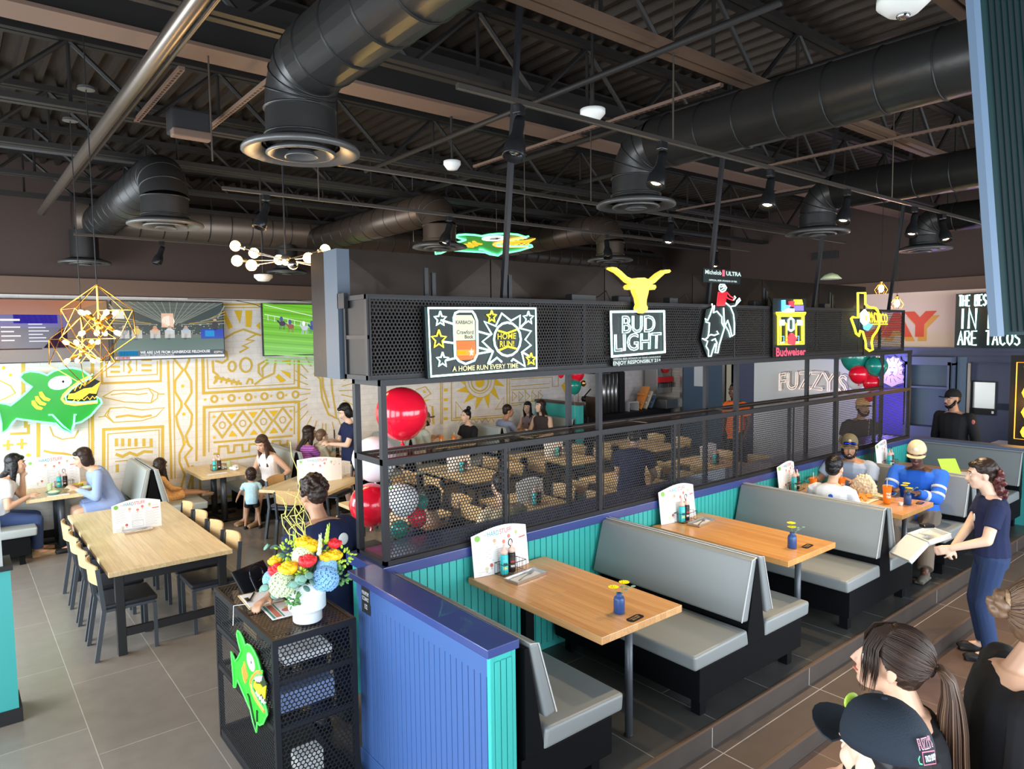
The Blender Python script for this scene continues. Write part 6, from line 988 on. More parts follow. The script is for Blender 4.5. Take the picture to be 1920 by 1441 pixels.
for q in (-1, 1):
    for i in range(44): o = i/44; e_ = random.uniform(-.35, 1); r3 = random.uniform(-.006, .006); P_.append([H(.03 - o*.02, q*.01 + q*.02*o, .142), H(.078 - o*.04, q*(.03 + .03*o), .112 - .012*o), H(.098 - o*.05, q*(.05 + .028*o) + r3, .055), H(.09 - o*.055 + r3, q*(.066 + .018*o), .01 - .03*max(0, e_)), H(.082 - o*.055 + r3, q*(.074 + .012*o) + r3, -.03 - .075*max(0, e_))])
strands(t, 'fringe', 'hair_dark', P_, .0020); MB().tube([H(-.128, -.02, .03), H(-.132, 0, .045), H(-.128, .02, .03), H(-.128, .0, .008)], .008, 6, closed=True).build('hair_tie', 'black', t)
t, I = person('man in a dark navy embroidered cap at the bottom edge, head bowed', (1.66, .70, 0), 72, 'stand', 1.80, 'skin_e', 'hair_black', 'short_beard', 'balloon_red', 'short', 'black', 'long', hp=4, vox=.006, L=(.2, .2, 1.0), R=(.2, -.2, 1.0), hat=('cap_navy', 'cap_navy', 'lime'), hc=(1.79, 0.73, 1.67))
H = I['H']
def capfn(u, v, d): # wraps around the rear left of the cap crown
    a = 3.3 - u * 4.4; e = .0 + v * 6.4; return tuple(H(-.012 + (.113 + d)*cos(a)*cos(e)**.8, (.095 + d)*sin(a)*cos(e)**.8, .038 + (.111 + d)*sin(e)))
f = Flat(lambda u, v, d: capfn(.1 - u, v, d), .0012); f.d = .005; f.up(); f.text("FUZZY'S", .01, .055, .11, .09, (.75, .3, .36), bold=.03); f.up(); f.text("FUZZY'S", .012, .058, .108, .087, (.05, .03, .06), bold=0); f.line([(.02, .014), (.1, .009), (.105, .045), (.02, .05)], .003, (.6, .1, .15), True); f.up(); f.text('TACO SHOP', .028, .022, .098, .04, (.8, .85, .85), bold=.02); f.line([(.0, .04), (-.008, .032), (-.004, .02), (.008, .018)], .004, (.05, .6, .2)); f.build('embroidery', 'print', [c for c in t.children if c.name.startswith('cap')][0])
t, I = person('woman in a black jacket with a messy bun, cut by the right edge', (2.90, .70, 0), -62, 'stand', 1.78, 'skin_a', 'hair_light', 'short', 'tee_black', 'long', 'tee_black', 'long', vox=.006, lean=4, build=1.08, hc=(2.96, 0.66, 1.71))
H = I['H']; strands(t, 'swept_hair', 'hair_light', swept(H, 380, 21), .0026); strands(t, 'dark_strands', 'hair_brown', swept(H, 160, 22), .0022); c = MB()  # browner strands mixed among the light ones
for i in range(26): a, e = random.uniform(0, 6.3), random.uniform(-1.4, 1.4); c.ball(H(-.14 + .032*cos(a)*cos(e), .034*sin(a)*cos(e), .05 + .036*sin(e)), .017, 7, 5)
fuse(c, 'bun', 'hair_light', t, .006, 1, .005); MB().tube([H(-.125 + .0*cos(a), .034*cos(a), .06 + .034*sin(a)) for a in [i*pi/6 for i in range(12)]], .009, 6, closed=True).build('scrunchie', 'sandal', t)
t = thing('doormat', 'ribbed beige mat on the walkway at the lower right', 'mat', (5.0, .95, .006)); b = MB()
for i in range(26): b.box((i*.045, 0, 0), (i*.045 + .03, .6, .012))
b.build('ribs', 'khaki', t)['kind'] = 'stuff'

# ================================================================ things on tables
def arcfn(w, h, curve, lean):
    """sheet standing on its lower edge, bowed across its width; local x = width, y = depth, z = up"""
    return lambda u, v, d: (u - w/2, -curve * (1 - (2*u/w - 1)**2) + lean * v - d, v)
def menu_card(pos, rz, label, w=.44, h=.3, curve=.03, lean=.12, drop=0, plain=False):
    t = thing('menu_card', label, 'menu', pos, rz); fn = arcfn(w, h, curve, lean); b = MB(); n = 14; vs = []
    top = lambda u: h * (.86 + .14 * sin(pi * u / w)) 
    for d in (0, -.0016):
        for i in range(n + 1): u = w*i/n; vs += [fn(u, 0, d), fn(u, h*.5, d), fn(u, top(u), d)]
    k = 3*(n+1); fs = []
    for i in range(n):
        for j in (0, 1): a = 3*i + j; fs += [(a, a+3, a+4, a+1), (k+a+1, k+a+4, k+a+3, k+a)]
        fs += [(3*i+2, 3*i+5, k+3*i+5, k+3*i+2), (3*i+3, 3*i, k+3*i, k+3*i+3)]
    fs += [(0, 1, k+1, k), (1, 2, k+2, k+1), (3*n+1, 3*n, k+3*n, k+3*n+1), (3*n+2, 3*n+1, k+3*n+1, k+3*n+2)]; b.add(vs, fs).build('card', 'paper', t)
    f = Flat(fn, .0008); f.up(); G = (.35, .37, .42)
    if not plain:
        f.text('HARD', w*.25, h*.81, w*.45, h*.91, (.05, .35, .4), bold=.01); f.text('STUFF', w*.46, h*.815, w*.68, h*.92, (.75, .12, .12), bold=.01); f.disc(w*.09, h*.80, .022, (.2, .45, .08)); f.text('THE', w*.17, h*.82, w*.24, h*.87, (.7, .2, .2))
        for u, v, c in ((.36, .70, (.78, .35, .2)), (.62, .73, (.75, .18, .15)), (.77, .77, (.45, .52, .25)), (.52, .64, (.75, .22, .15)), (.2, .14, (.62, .6, .38)), (.28, .2, (.5, .12, .1))): f.disc(w*u, h*v, .014, c); f.poly([(w*u - .003, h*v - .012), (w*u + .003, h*v - .012), (w*u + .009, h*v - .028), (w*u - .009, h*v - .028)], (.6, .55, .5))
        f.rect(w*.82, h*.62, w*.96, h*.65, (.75, .15, .1))
    for c0_, c1_, y0, y1 in ((.06, .33, .3, .72), (.38, .62, .1, .55), (.66, .96, .1, .56), (.84, .96, .68, .8), (.06, .3, .04, .1)):
        y = y0
        while y < y1: f.rect(w*c0_, h*y, w*(c1_ - .04*((int(y*100)) % 3)), h*y + .0022, G); y += .045
    if not plain: f.line([(w*.4, h*.1), (w*.62, h*.1), (w*.62, h*.3), (w*.4, h*.3)], .0015, (.1, .1, .1), True)
    f.build('menu_print', 'print', t); return t
def caddy(pos, rz, label, lab2, z0=0):
    t = thing('condiment_caddy', label, 'caddy', pos, rz, 'wire condiment caddies'); b = MB(); w, d = .21, .10
    for z in (.006, .085): b.tube([(0, 0, z), (w, 0, z), (w, d, z), (0, d, z)], .0028, 5, closed=True)
    for i in range(6):
        x = w*i/5
        for y in (0, d): b.tube([(x, y, .006), (x, y, .085)], .0016, 4)
    for y in (.035, .07):
        for x in (0, w): b.tube([(x, y, .006), (x, y, .085)], .0016, 4)
    b.tube([(0, .05, .006), (w, .05, .006)], .0016, 4).tube([(w/3, 0, .006), (w/3, d, .006)], .0016, 4).build('wire_basket', 'black_metal', t); MB().tube([(w/2, d*.5, .006), (w/2, d*.5, .2)], .003, 6).tube([(w/2 + .018*sin(a), d*.5, .222 + .024*cos(a)) for a in [i*pi/6 for i in range(12)]], .0032, 6, closed=True).build('ring_handle', 'black_gloss', t)
    for i, (dx, m, nm, lb) in enumerate(((.045, 'sauce_teal', 'teal', 'turquoise'), (.115, 'sauce_black', 'black', 'black'))):
        x = pos[0] + cos(rz)*dx - sin(rz)*.05; y = pos[1] + sin(rz)*dx + cos(rz)*.05
        k = thing('sauce_bottle', '%s pink-capped squeeze bottle in the caddy %s' % (lb, lab2), 'bottle', (x, y, pos[2] + .008), 0, 'squeeze bottles in the caddies')
        MB().lathe([(.026, 0), (.029, .005), (.029, .13), (.024, .145)], n=16).build('bottle_body', m, k, smooth=True); MB().lathe([(.026, .143), (.027, .165), (.012, .175), (.007, .2), (.004, .215)], n=14).build('nozzle_cap', 'cap_pink', k, smooth=True)
        f = Flat(lambda u, v, d, : ((.0292 + d)*cos(-1.9 + u), (.0292 + d)*sin(-1.9 + u), v)); 
        for a_ in range(6): f.rect(-.75 + a_*.25, .03, -.5 + a_*.25, .11, (.1, .6, .6) if i == 0 else (.04, .03, .03))
        f.up(); 
        for a_ in range(4): f.rect(-.5 + a_*.25, .07, -.3 + a_*.25, .085, (.02, .08, .1) if i == 0 else (.6, .08, .05)); f.rect(-.5 + a_*.25, .04, -.28 + a_*.25, .055, (.7, .75, .2) if i == 0 else (.75, .7, .65))
        f.build('bottle_label', 'print', k)
def tray(pos, rz, label, w=.3, d=.13, fork=True, lb2=''):
    t = thing('metal_tray', label, 'tray', pos, rz); b = MB(); b.box((-w/2 + .008, -d/2 + .008, 0), (w/2 - .008, d/2 - .008, .003)); rim = [(-w/2, -d/2), (w/2, -d/2), (w/2, d/2), (-w/2, d/2)]
    for (x0, y0), (x1, y1) in zip(rim, rim[1:] + rim[:1]):
        b.add([(x0*.95, y0*.92, 0), (x1*.95, y1*.92, 0), (x1, y1, .02), (x0, y0, .02)], [(0, 1, 2, 3)]); b.tube([(x0, y0, .02), (x1, y1, .02)], .003, 5)
    b.build('tray_body', 'tray_metal', t); MB().box((-w*.42, -d*.3, .004), (w*.42, d*.32, .007)).build('napkin', 'paper', t)
    if fork:
        k = thing('fork', 'steel fork lying on the napkin in the %s' % lb2, 'fork', (pos[0], pos[1], pos[2] + .012), rz + .25); b = MB(); b.tube([(-.1, 0, 0), (-.02, 0, .004), (.04, 0, .001)], [.006, .004, .003], 6, ry=.5); b.box((.04, -.012, 0), (.065, .012, .002))
        for y in (-.010, -.0035, .0035, .010): b.tube([(.065, y, .001), (.1, y, .004)], .0018, 4)
        b.build('fork_body', 'steel', k)
def flower_head(b, c, r, n=14, m=2):
    for ring in range(m):
        for i in range(n):
            a = 2*pi*i/n + ring*.2; rr = r*(1 - ring*.35); d = V((cos(a), sin(a), .25 + ring*.5)).normalized(); p = V(c) + d*rr*.55; b.ball(p, (rr*.5, rr*.16, rr*.08), 6, 4, d.to_track_quat('X', 'Z').to_matrix())
def bud_vase(pos, label, n=2, seed=1):
    t = thing('bud_vase', label, 'vase', pos); MB().lathe([(.03, 0), (.034, .004), (.034, .085), (.028, .1), (.017, .108), (.017, .118), (.02, .122)], n=20).build('vase_body', 'vase_blue', t, smooth=True); random.seed(seed)
    for i in range(n):
        x, y, z = random.uniform(-.04, .05), random.uniform(-.03, .03), .155 + i*.026; k = thing('cut_flower', 'yellow daisy, ' + ('highest' if i == n-1 else ('lowest' if i == 0 else 'middle one')) + ' in the ' + label, 'flower', (pos[0], pos[1], pos[2]), 0, 'yellow daisies in the bud vases'); MB().tube([(0, 0, .05), (x*.4, y*.4, .12), (x, y, z)], .0018, 5).build('stem', 'leaf', k)
        b = MB(); flower_head(b, (x, y, z), .034); b.build('petals', 'petal_yellow', k); MB().ball((x, y, z + .008), (.009, .009, .006), 8, 5).build('flower_centre', 'lime', k)
    k = tag(MB().tube([(0, 0, .06), (.02, -.02, .13), (.06, -.05, .16)], .0015, 4).ball((.03, -.03, .145), (.016, .012, .004), 8, 4).ball((.05, -.02, .155), (.017, .013, .004), 8, 4).ball((.065, -.055, .165), (.018, .014, .004), 8, 4).ball((.035, .01, .15), (.015, .012, .004), 8, 4).build('eucalyptus_sprig', 'leaf_grey'), 'grey-green eucalyptus sprig in the ' + label, 'sprig'); k.location = pos
def plaque(x, y, rz, label):
    t = thing('table_plaque', label, 'plaque', (x, y, TZ), rz); w, h = .13, .055; MB().prism([(0, .012), (.015, 0), (w - .015, 0), (w, .012), (w, h - .012), (w - .015, h), (.015, h), (0, h - .012)], lambda u, v, d: (u, v, d), 0, .0015).build('plate', 'sauce_black', t)
    f = Flat(lambda u, v, d: (u, v, .0017 + d)); f.text('YOUR NUMBER', .02, .032, .11, .043, (.6, .4, .2)); f.text('BUZZ HERE', .03, .014, .1, .025, (.6, .4, .2)); f.build('lettering', 'print', t)
T1 = TZ
menu_card((3.02, 3.855, T1), 0, 'bowed cocktail menu standing at the wall end of the first empty booth table', .5, .33); caddy((2.93, 3.72, T1), .06, 'wire condiment caddy in front of the menu on the first empty booth table', 'on the first empty booth table')
tray((3.05, 3.63, T1), .12, 'small metal tray with napkin on the first empty booth table', lb2='tray on the first empty booth table'); bud_vase((3.08, 2.79, T1), 'blue bud vase on the first empty booth table'); plaque(3.03, 2.64, .1, 'small dark plaque beside the vase on the first empty booth table')
menu_card((5.06, 3.86, T1), 0, 'bowed cocktail menu standing at the wall end of the second booth table', .5, .33); caddy((4.97, 3.74, T1), .06, 'wire condiment caddy in front of the menu on the second booth table', 'on the second booth table')
tray((5.12, 3.66, T1), .1, 'small metal tray on the second booth table', .28, .12, lb2='tray on the second booth table'); bud_vase((5.05, 2.77, T1), 'blue bud vase on the second booth table', 2, 5); plaque(5.12, 2.68, .1, 'small dark plaque beside the vase on the second booth table')
menu_card((6.95, 3.87, T1), .1, 'cocktail menu behind the orange cup on the diners table', .42, .3); caddy((6.86, 3.72, T1), .1, 'wire condiment caddy beside the boy in the white tee', 'beside the boy in the white tee')
bud_vase((7.16, 2.75, T1), 'dark blue bud vase on the diners table', 3, 9); plaque(7.25, 2.66, .1, 'small dark plaque beside the vase on the diners table')
def cup(pos, label, h=.15, r=.038, m='orange_cup', txt=True, straw=True):
    t = thing('drink_cup', label, 'cup', pos, 0, 'drink cups'); MB().lathe([(r*.68, 0), (r*.72, .003), (r, h), (r*1.04, h + .002), (r*.97, h), (r*.7, .01)], n=20, cap=False).lathe([(0, .002), (r*.7, .002)], n=20, cap=False).build('cup_body', m, t, smooth=True); MB().lathe([(0, h*.86), (r*.9, h*.86)], n=16, cap=False).build('drink', 'sauce_black' if m == 'orange_cup' else 'lime', t)
    if straw: MB().tube([(.0, 0, .02), (.02, .01, h + .06)], .003, 6).build('straw', 'white', t)
    if txt:
        for s_, z in (('BAJA', h*.52), ('TIME', h*.34)):
            f = Flat(lambda u, v, d: ((r*(.72 + .28*v/h) + .001)*cos(-2.9 + u/r), (r*(.72 + .28*v/h) + .001)*sin(-2.9 + u/r), v)); f.text(s_, 0, z, r*1.3, z + h*.14, (.9, .85, .8), bold=.03); f.build('lettering', 'print', t)
cup((6.97, 3.6, T1), 'orange plastic cup between the caddy and the boy'); cup((7.22, 3.42, T1), 'orange plastic cup in front of the bearded man'); cup((7.06, 2.90, T1), 'tall orange plastic cup beside the bud vase on the diners table', .17, .042)
k = thing('paper_bag', 'crumpled cream takeout bag in front of the bearded man', 'bag', (7.28, 3.22, T1)); b = MB(); loft(b, [(V((0, 0, z)), V((0, 1, 0)), V((1, 0, 0)), a, c) for z, a, c in ((0, .12, .07), (.06, .13, .075), (.13, .11, .06), (.18, .07, .03), (.21, .03, .012))], 16); fuse(b, 'bag_body', 'cream', k, .007, 1, .02); f = Flat(lambda u, v, d: (-.078 - d + v*.2, .07 - u, .03 + v)); f.text('FUZZY', 0, .02, .1, .05, (.7, .35, .05), bold=.02); f.build('lettering', 'print', k)
for i, (x, y, lb) in enumerate(((7.16, 3.06, 'nearest the tall orange cup'), (7.25, 3.1, 'behind the other two'), (7.2, 2.98, 'closest to the man in royal blue'))):
    k = thing('sauce_bowl', 'small cream-rimmed green bowl of dip, ' + lb, 'bowl', (x, y, T1), 0, 'bowls on the diners table'); MB().lathe([(.03, 0), (.05, .03), (.053, .034), (.047, .03), (.028, .006)], n=18, cap=False).build('bowl_body', 'cream', k, smooth=True); MB().lathe([(0, .024), (.045, .024)], n=14, cap=False).build('dip', 'hydr_white' if i else 'leaf', k)
k = thing('food_basket', 'paper-lined basket of chips between the boy and the bowls', 'food', (7.02, 3.12, T1)); b = MB(); random.seed(2); b.box((-.13, -.11, 0), (.13, .11, .012)).build('liner', 'cream', k, bevel=.01); b = MB()
for i in range(26): x, y, z = random.uniform(-.09, .09), random.uniform(-.07, .07), random.uniform(.015, .05); a = random.random()*6; b.prism([(.03*cos(a + q), .03*sin(a + q)) for q in (0, 2.1, 4.2)], lambda u, v, d: (x + u, y + v, z + d + u*.4), 0, .003)
b.build('tortilla_chips', 'sign_gold' if 0 else 'fish_orange', k)['kind'] = 'stuff'
k = thing('sauce_cup', 'tiny white cup next to the dark blue vase', 'cup', (7.08, 2.78, T1)); MB().lathe([(.016, 0), (.022, .03), (.02, .03), (.014, .004)], n=14, cap=False).build('cup_body', 'white', k, smooth=True)
menu_card((9.0, 3.75, T1), .15, 'cocktail menu standing on the last booth table behind the bearded man', .5, .33); caddy((8.9, 3.6, T1), .1, 'wire condiment caddy on the last booth table', 'on the last booth table')
tag(MB().box((-.11, -.14, 0), (.11, .14, .003)).build('paper_sheet', 'lime', loc=(9.0, 3.0, T1 + .06)), 'bright yellow-green sheet propped on the last booth table', 'paper'); bpy.data.objects['paper_sheet'].rotation_euler = (rad(55), 0, rad(-35)); tag(MB().box((-.12, -.15, 0), (.12, .15, .003)).build('paper_menu', 'paper', loc=(9.2, 2.85, T1), rz=.3), 'white paper lying at the aisle end of the last booth table', 'paper')
bud_vase((9.12, 2.72, T1), 'bud vase on the last booth table', 2, 3)
# left side tables
Z0 = .762
menu_card((1.46, 8.06, Z0), 0, 'white cocktail menu standing on the long communal table', .46, .32, .0, .1); tray((1.44, 7.98, Z0), .03, 'metal tray with napkin in front of the menu on the long table', .27, .11, lb2='tray on the long table')
menu_card((1.05, 11.3, Z0), 0, 'white menu board standing between the two women at the mural', .62, .42, .02, .1); caddy((1.05, 11.05, Z0), .1, 'wire condiment caddy between the two women at the mural', 'between the two women')
cup((.95, 10.78, Z0), 'clear green drink in a glass in front of the woman in jeans', .13, .035, 'hydr_white', False); cup((1.28, 10.85, Z0), 'wide glass of orange drink before the woman in the blue dress', .07, .06, 'rose_yellow', False)
for x, y, lb, m in ((.98, 10.66, 'shallow dark bowl in front of the woman in jeans', 'leaf_grey'), (1.36, 10.7, 'cream bowl in front of the woman in the blue dress', 'cream')):
    k = thing('food_bowl', lb, 'bowl', (x, y, Z0)); MB().lathe([(.05, 0), (.09, .035), (.092, .04), (.085, .036), (.05, .008)], n=20, cap=False).build('bowl_body', m, k, smooth=True); MB().ball((0, 0, .025), (.07, .07, .03), 12, 6).build('food', 'hydr_white', k)
tag(MB().box((-.12, -.03, 0), (.12, .03, .004)).build('napkin', 'paper', loc=(1.02, 10.56, Z0)), 'folded white napkin at the near edge of the table below the fish sign', 'napkin')
caddy((3.0, 10.85, Z0), 0, 'condiment caddy on the table with crumpled napkins', 'on the table with crumpled napkins')
for i, (x, y) in enumerate(((3.2, 10.95), (3.28, 10.8), (3.36, 10.9), (3.3, 10.7))):
    b = MB(); random.seed(i); [b.ball((random.uniform(-.03, .03), random.uniform(-.03, .03), .015 + random.random()*.02), (.02, .025, .015), 7, 5) for _ in range(6)]
    o = fuse(b, 'crumpled_napkin', 'paper', None, .006, 0, .02); o.location = (x, y, Z0); tag(o, ('farthest crumpled napkin beside the green cup', 'crumpled napkin in the middle of the heap near the mother', 'crumpled napkin closest to the mother', 'crumpled napkin nearest the aisle edge of the table')[i], 'napkin', 'crumpled napkins on the mother table')
k = thing('drink_cup', 'pale green box-like cup among crumpled napkins', 'cup', (3.3, 11.05, Z0)); MB().lathe([(.03, 0), (.035, .1), (.033, .1), (.028, .004)], n=14, cap=False).build('cup_body', 'hydr_white', k, smooth=True)
tag(MB().box((-.14, -.05, 0), (.14, .05, .004)).build('napkin', 'paper', loc=(3.0, 10.62, Z0)), 'flat white napkin at the near edge of the mother table', 'napkin')
menu_card((3.95, 9.15, Z0), rad(-25), 'large curved white menu standing on the askew square table', .6, .34, .1, .05); menu_card((4.35, 9.35, Z0), rad(-15), 'small white menu behind the curved one on the askew table', .3, .2, .02, .05, plain=True); menu_card((3.92, 6.85, Z0), rad(-60), 'white menu leaning next to the black post and red balloon', .34, .32, .02, .08)
menu_card((4.95, 10.95, Z0), 0, 'white menu on the table of the woman in purple', .5, .3, .02, .1); caddy((4.85, 10.7, Z0), 0, 'condiment caddy in front of the baby', 'in front of the baby'); cup((5.02, 10.62, Z0), 'amber iced drink near the baby', .14, .038, 'orange_cup', False)
cup((7.0, 10.72, Z0), 'orange cup held near the man in the grey cap', .14, .038); cup((7.25, 10.68, Z0), 'orange cup between the man in the grey cap and the woman with a bun', .13, .038); cup((8.98, 10.62, Z0), 'small white cup in front of the two women near the divider', .09, .032, 'white', False, False)
for i, (x, y) in enumerate(((5.3, 6.1), (7.1, 6.2), (9.0, 6.2), (5.8, 8.3), (7.7, 8.3))):
    lb = ('first table behind the screen', 'second table behind the screen', 'third table behind the screen', 'second-row table behind the red balloon', 'second-row middle table')[i]
    menu_card((x, y + .1, Z0), 0, 'white menu standing on the ' + lb, .42, .3, .02, .1, plain=True); caddy((x - .1, y - .08, Z0), 0, 'condiment caddy on the ' + lb, 'on the ' + lb)

# ================================================================ host stand
t = thing('host_stand', 'black perforated metal host stand with shelves beside the blue half wall', 'host stand', (1.33, 3.8, 0)); W, D, HH = .51, 1.1, 1.05
for x in (0, W - .03):
    for y in (0, D - .03): MB().box((x, y, 0), (x + .03, y + .03, HH)).build('post', 'mesh_podium', t)
for z in (0.04, .5, .78, HH - .04): MB().box((0, 0, z), (W, .03, z + .03)).box((0, D - .03, z), (W, D, z + .03)).box((0, 0, z), (.03, D, z + .03)).box((W - .03, 0, z), (W, D, z + .03)).build('rail', 'mesh_podium', t)
o = perf(D, HH, .023, .68, .02).build('side_mesh', 'mesh_podium', t); o.rotation_euler = (0, 0, rad(90)); o.location = (.002, 0, 0)
o = perf(W, HH, .028, .74, .03).build('front_mesh', 'mesh_podium', t); o.location = (0, -.002, 0)
o = perf(W, D, .026, .66, .02).build('top_mesh', 'duct_back', t); o.rotation_euler = (rad(-90), 0, 0); o.location = (0, 0, HH)
for z in (.5, .78): o = perf(W, D, .026, .66, .02).build('shelf', 'mesh_podium', t); o.rotation_euler = (rad(-90), 0, 0); o.location = (0, 0, z)
MB().box((0, 0, 0), (W, D, .04)).build('base_plate', 'mesh_podium', t)
for x, y, z, w_, d_, h_, m, lb in ((1.45, 3.95, .812, .3, .22, .05, 'paper', 'stack of papers on the upper shelf of the host stand'), (1.42, 3.95, .532, .34, .22, .12, 'shirt_chambray', 'blue-grey box on the lower shelf of the host stand'), (1.5, 3.92, .042, .16, .12, .2, 'white', 'white carton at the bottom of the host stand'), (1.44, 4.4, .812, .3, .25, .08, 'sandal', 'brown bin on the upper shelf of the host stand')):
    tag(MB().box((0, 0, 0), (w_, d_, h_)).build('carton' if 'stack' not in lb else 'paper_stack', m, loc=(x, y, z), bevel=.004), lb, 'box')
def fn_pod(x, z, d): # same fish, turned head-down on the host stand's side
    u, v = (x - .66) / 1.9, (z - 1.98) / 1.9; a = rad(-46); return (1.318 - d, 4.36 - (u*cos(a) - v*sin(a))*.62, .66 + (u*sin(a) + v*cos(a))*.70)
def fn_pod2(x, z, d):
    u, v = (x - .74), (z - 2.07); a = rad(-9); p, q = u*cos(a) - v*sin(a), u*sin(a) + v*cos(a); return (1.31 - d*.4, 4.34 - p*.50 + q*.10, .815 + q*.56)
fish(fn_pod2, 'fish_cutout', 'flat green fish cutout with a yellow bolt mouth hung on the host stand', False, backing=.03)
tag(MB().tube([(1.32, 4.47, .93), (1.325, 4.46, 1.06), (1.42, 4.42, 1.062), (1.5, 4.35, 1.06)], .0025, 5).build('string', 'paper'), 'thin white string looping from the green fish cutout over the host stand', 'string')
PZ = 1.058
k = thing('tablet', 'black tablet on a folding stand at the back of the host stand', 'tablet', (1.54, 4.73, PZ), rad(25)); b = MB(); b.X = Matrix.Translation((0, 0, .06)) @ Matrix.Rotation(rad(52), 4, 'X'); b.box((-.14, -.09, 0), (.14, .09, .015)).build('tablet_case', 'black', k, bevel=.005); b = MB(); b.X = Matrix.Translation((0, 0, .06)) @ Matrix.Rotation(rad(52), 4, 'X'); b.box((-.125, -.08, .015), (.125, .08, .017)).build('screen', 'screen_off', k)
MB().tube([(-.05, -.03, .09), (-.08, -.12, .01), (.08, -.12, .01), (.05, -.03, .09)], .008, 6).tube([(.055*cos(a), -.035 + .02*sin(a), .1 + .055*sin(a)) for a in [i*pi/8 for i in range(16)]], .006, 6, closed=True).build('stand', 'black_gloss', k)
k = thing('clipboard', 'wooden clipboard holding a white form on the host stand', 'clipboard', (1.5, 4.47, PZ), rad(-4)); MB().box((-.11, -.15, 0), (.12, .14, .004)).build('board', 'oak_pale', k); MB().box((-.10, -.12, .004), (.11, .12, .006)).build('form', 'paper', k); MB().box((-.095, -.04, .006), (-.07, .04, .014)).build('clip', 'chrome', k)
k = thing('flyer', 'printed flyer with green and red bands on the host stand', 'flyer', (1.52, 4.2, PZ), rad(-3)); MB().box((-.08, -.13, 0), (.09, .13, .003)).build('sheet', 'paper', k); f = Flat(lambda u, v, d: (u, v, .0035 + d)); f.rect(-.07, -.12, -.055, .12, (.05, .25, .2)); f.rect(-.05, -.11, -.015, .11, (.5, .15, .1)); f.rect(-.01, -.12, .0, .12, (.05, .25, .2)); f.disc(.04, -.02, .03, (.5, .15, .15)); f.disc(.05, .02, .014, (.7, .55, .1)); f.build('print', 'print', k)
tag(MB().tube([(-.07, 0, .006), (.07, 0, .006)], .0045, 8).build('pen', 'black_gloss', loc=(1.46, 4.52, PZ + .004), rz=rad(60)), 'black pen lying across the clipboard on the host stand', 'pen')

# ---------------------------------------------------------------- bouquet
bx, by = 1.60, 3.95; t = thing('flower_vase', 'ribbed white ceramic vase on the host stand holding the bouquet', 'vase', (bx, by, PZ)); P_ = [(.082, 0), (.086, .006), (.086, .055), (.098, .07), (.104, .075)]
for i in range(13): z = .08 + i*.0125; P_ += [(.1065, z), (.111, z + .004), (.1065, z + .0085)]
P_ += [(.104, .25), (.1, .253), (.094, .25), (.09, .1)]
MB().lathe(P_, n=40).build('vase_body', 'ceramic', t, smooth=True)
random.seed(21); BG = 'flowers of the bouquet on the host stand'; RIMZ = PZ + .25
def fl(u, v, w_, m, kind, r, label, cat='flower'):
    """u right, v toward the camera (metres from the vase axis), w_ height above the rim"""
    u, w_, r = u*.84, (w_ - .02)*.74 + .02 if w_ > .02 else w_, r*{'rose': 1.12, 'hyd': .96, 'euc': 1.15}.get(kind, .85)
    p = V((bx + u*.776 - v*.63, by - u*.631 - v*.776, RIMZ + w_)); k = thing({'rose': 'rose', 'hyd': 'hydrangea', 'leafy': 'greenery_sprig', 'euc': 'eucalyptus_sprig', 'spike': 'flower_spike'}[kind], label, cat, tuple(p), 0, BG)
    base = V((bx, by, RIMZ - .02)) - p; MB().tube([tuple(base), tuple(base*.4 + V((0, 0, -.01))), (0, 0, -r*.3)], .004, 5).build('stem', 'leaf', k)
    out = (V((0, 0, 1)) - base*1.5).normalized(); R = out.to_track_quat('Z', 'Y').to_matrix(); b = MB()
    if kind == 'rose':
        for ring in range(4):
            for i in range(5):
                a = 2*pi*i/5 + ring*.6; rr = r*(.92 - ring*.22); d = R @ V((cos(a)*rr*.62, sin(a)*rr*.62, ring*r*.16)); b.ball(d, (rr*.62, rr*.55, r*.34), 9, 6, R @ Matrix.Rotation(a, 3, 'Z') @ Matrix.Rotation(-1.0 + ring*.22, 3, 'Y'))
        b.ball(R @ V((0, 0, r*.35)), r*.28, 8, 6); b.build('petals', m, k, smooth=True)
    elif kind == 'hyd':
        for i in range(95):
            ph = math.acos(1 - 1.55*(i + .5)/95); th_ = i*2.39996; d = R @ V((sin(ph)*cos(th_), sin(ph)*sin(th_), cos(ph))); q = d.to_track_quat('Z', 'Y').to_matrix()
            for j in range(4): a = j*pi/2 + i; b.ball(d*r + q @ V((cos(a)*.0075, sin(a)*.0075, 0)), (.0085, .0075, .003), 5, 3, q)
        b.ball((0, 0, 0), r*.93, 12, 8); b.build('florets', m, k)
    elif kind == 'euc':
        for i in range(7): a = i*.9; c = R @ V((cos(a)*r*.7, sin(a)*r*.7, -r*.5 + i*r*.2)); b.ball(c, (.026, .024, .003), 10, 4, (R @ V((cos(a), sin(a), 1.2))).to_track_quat('Z', 'Y').to_matrix())
        b.build('leaves', m, k, smooth=True)
    elif kind == 'leafy':
        for i in range(34): d = V((random.gauss(0, 1), random.gauss(0, 1), random.gauss(0, 1))).normalized(); b.ball(d*r*random.uniform(.5, 1), (.014, .009, .006), 6, 4, d.to_track_quat('X', 'Z').to_matrix())
        b.build('leaves', m, k)
    else:
        for i in range(16): b.ball(R @ V((.006*cos(i*2), .006*sin(i*2), -r + i*r*.14)), (.012 - i*.0006, .012 - i*.0006, .014), 6, 4)
        b.build('florets', m, k)
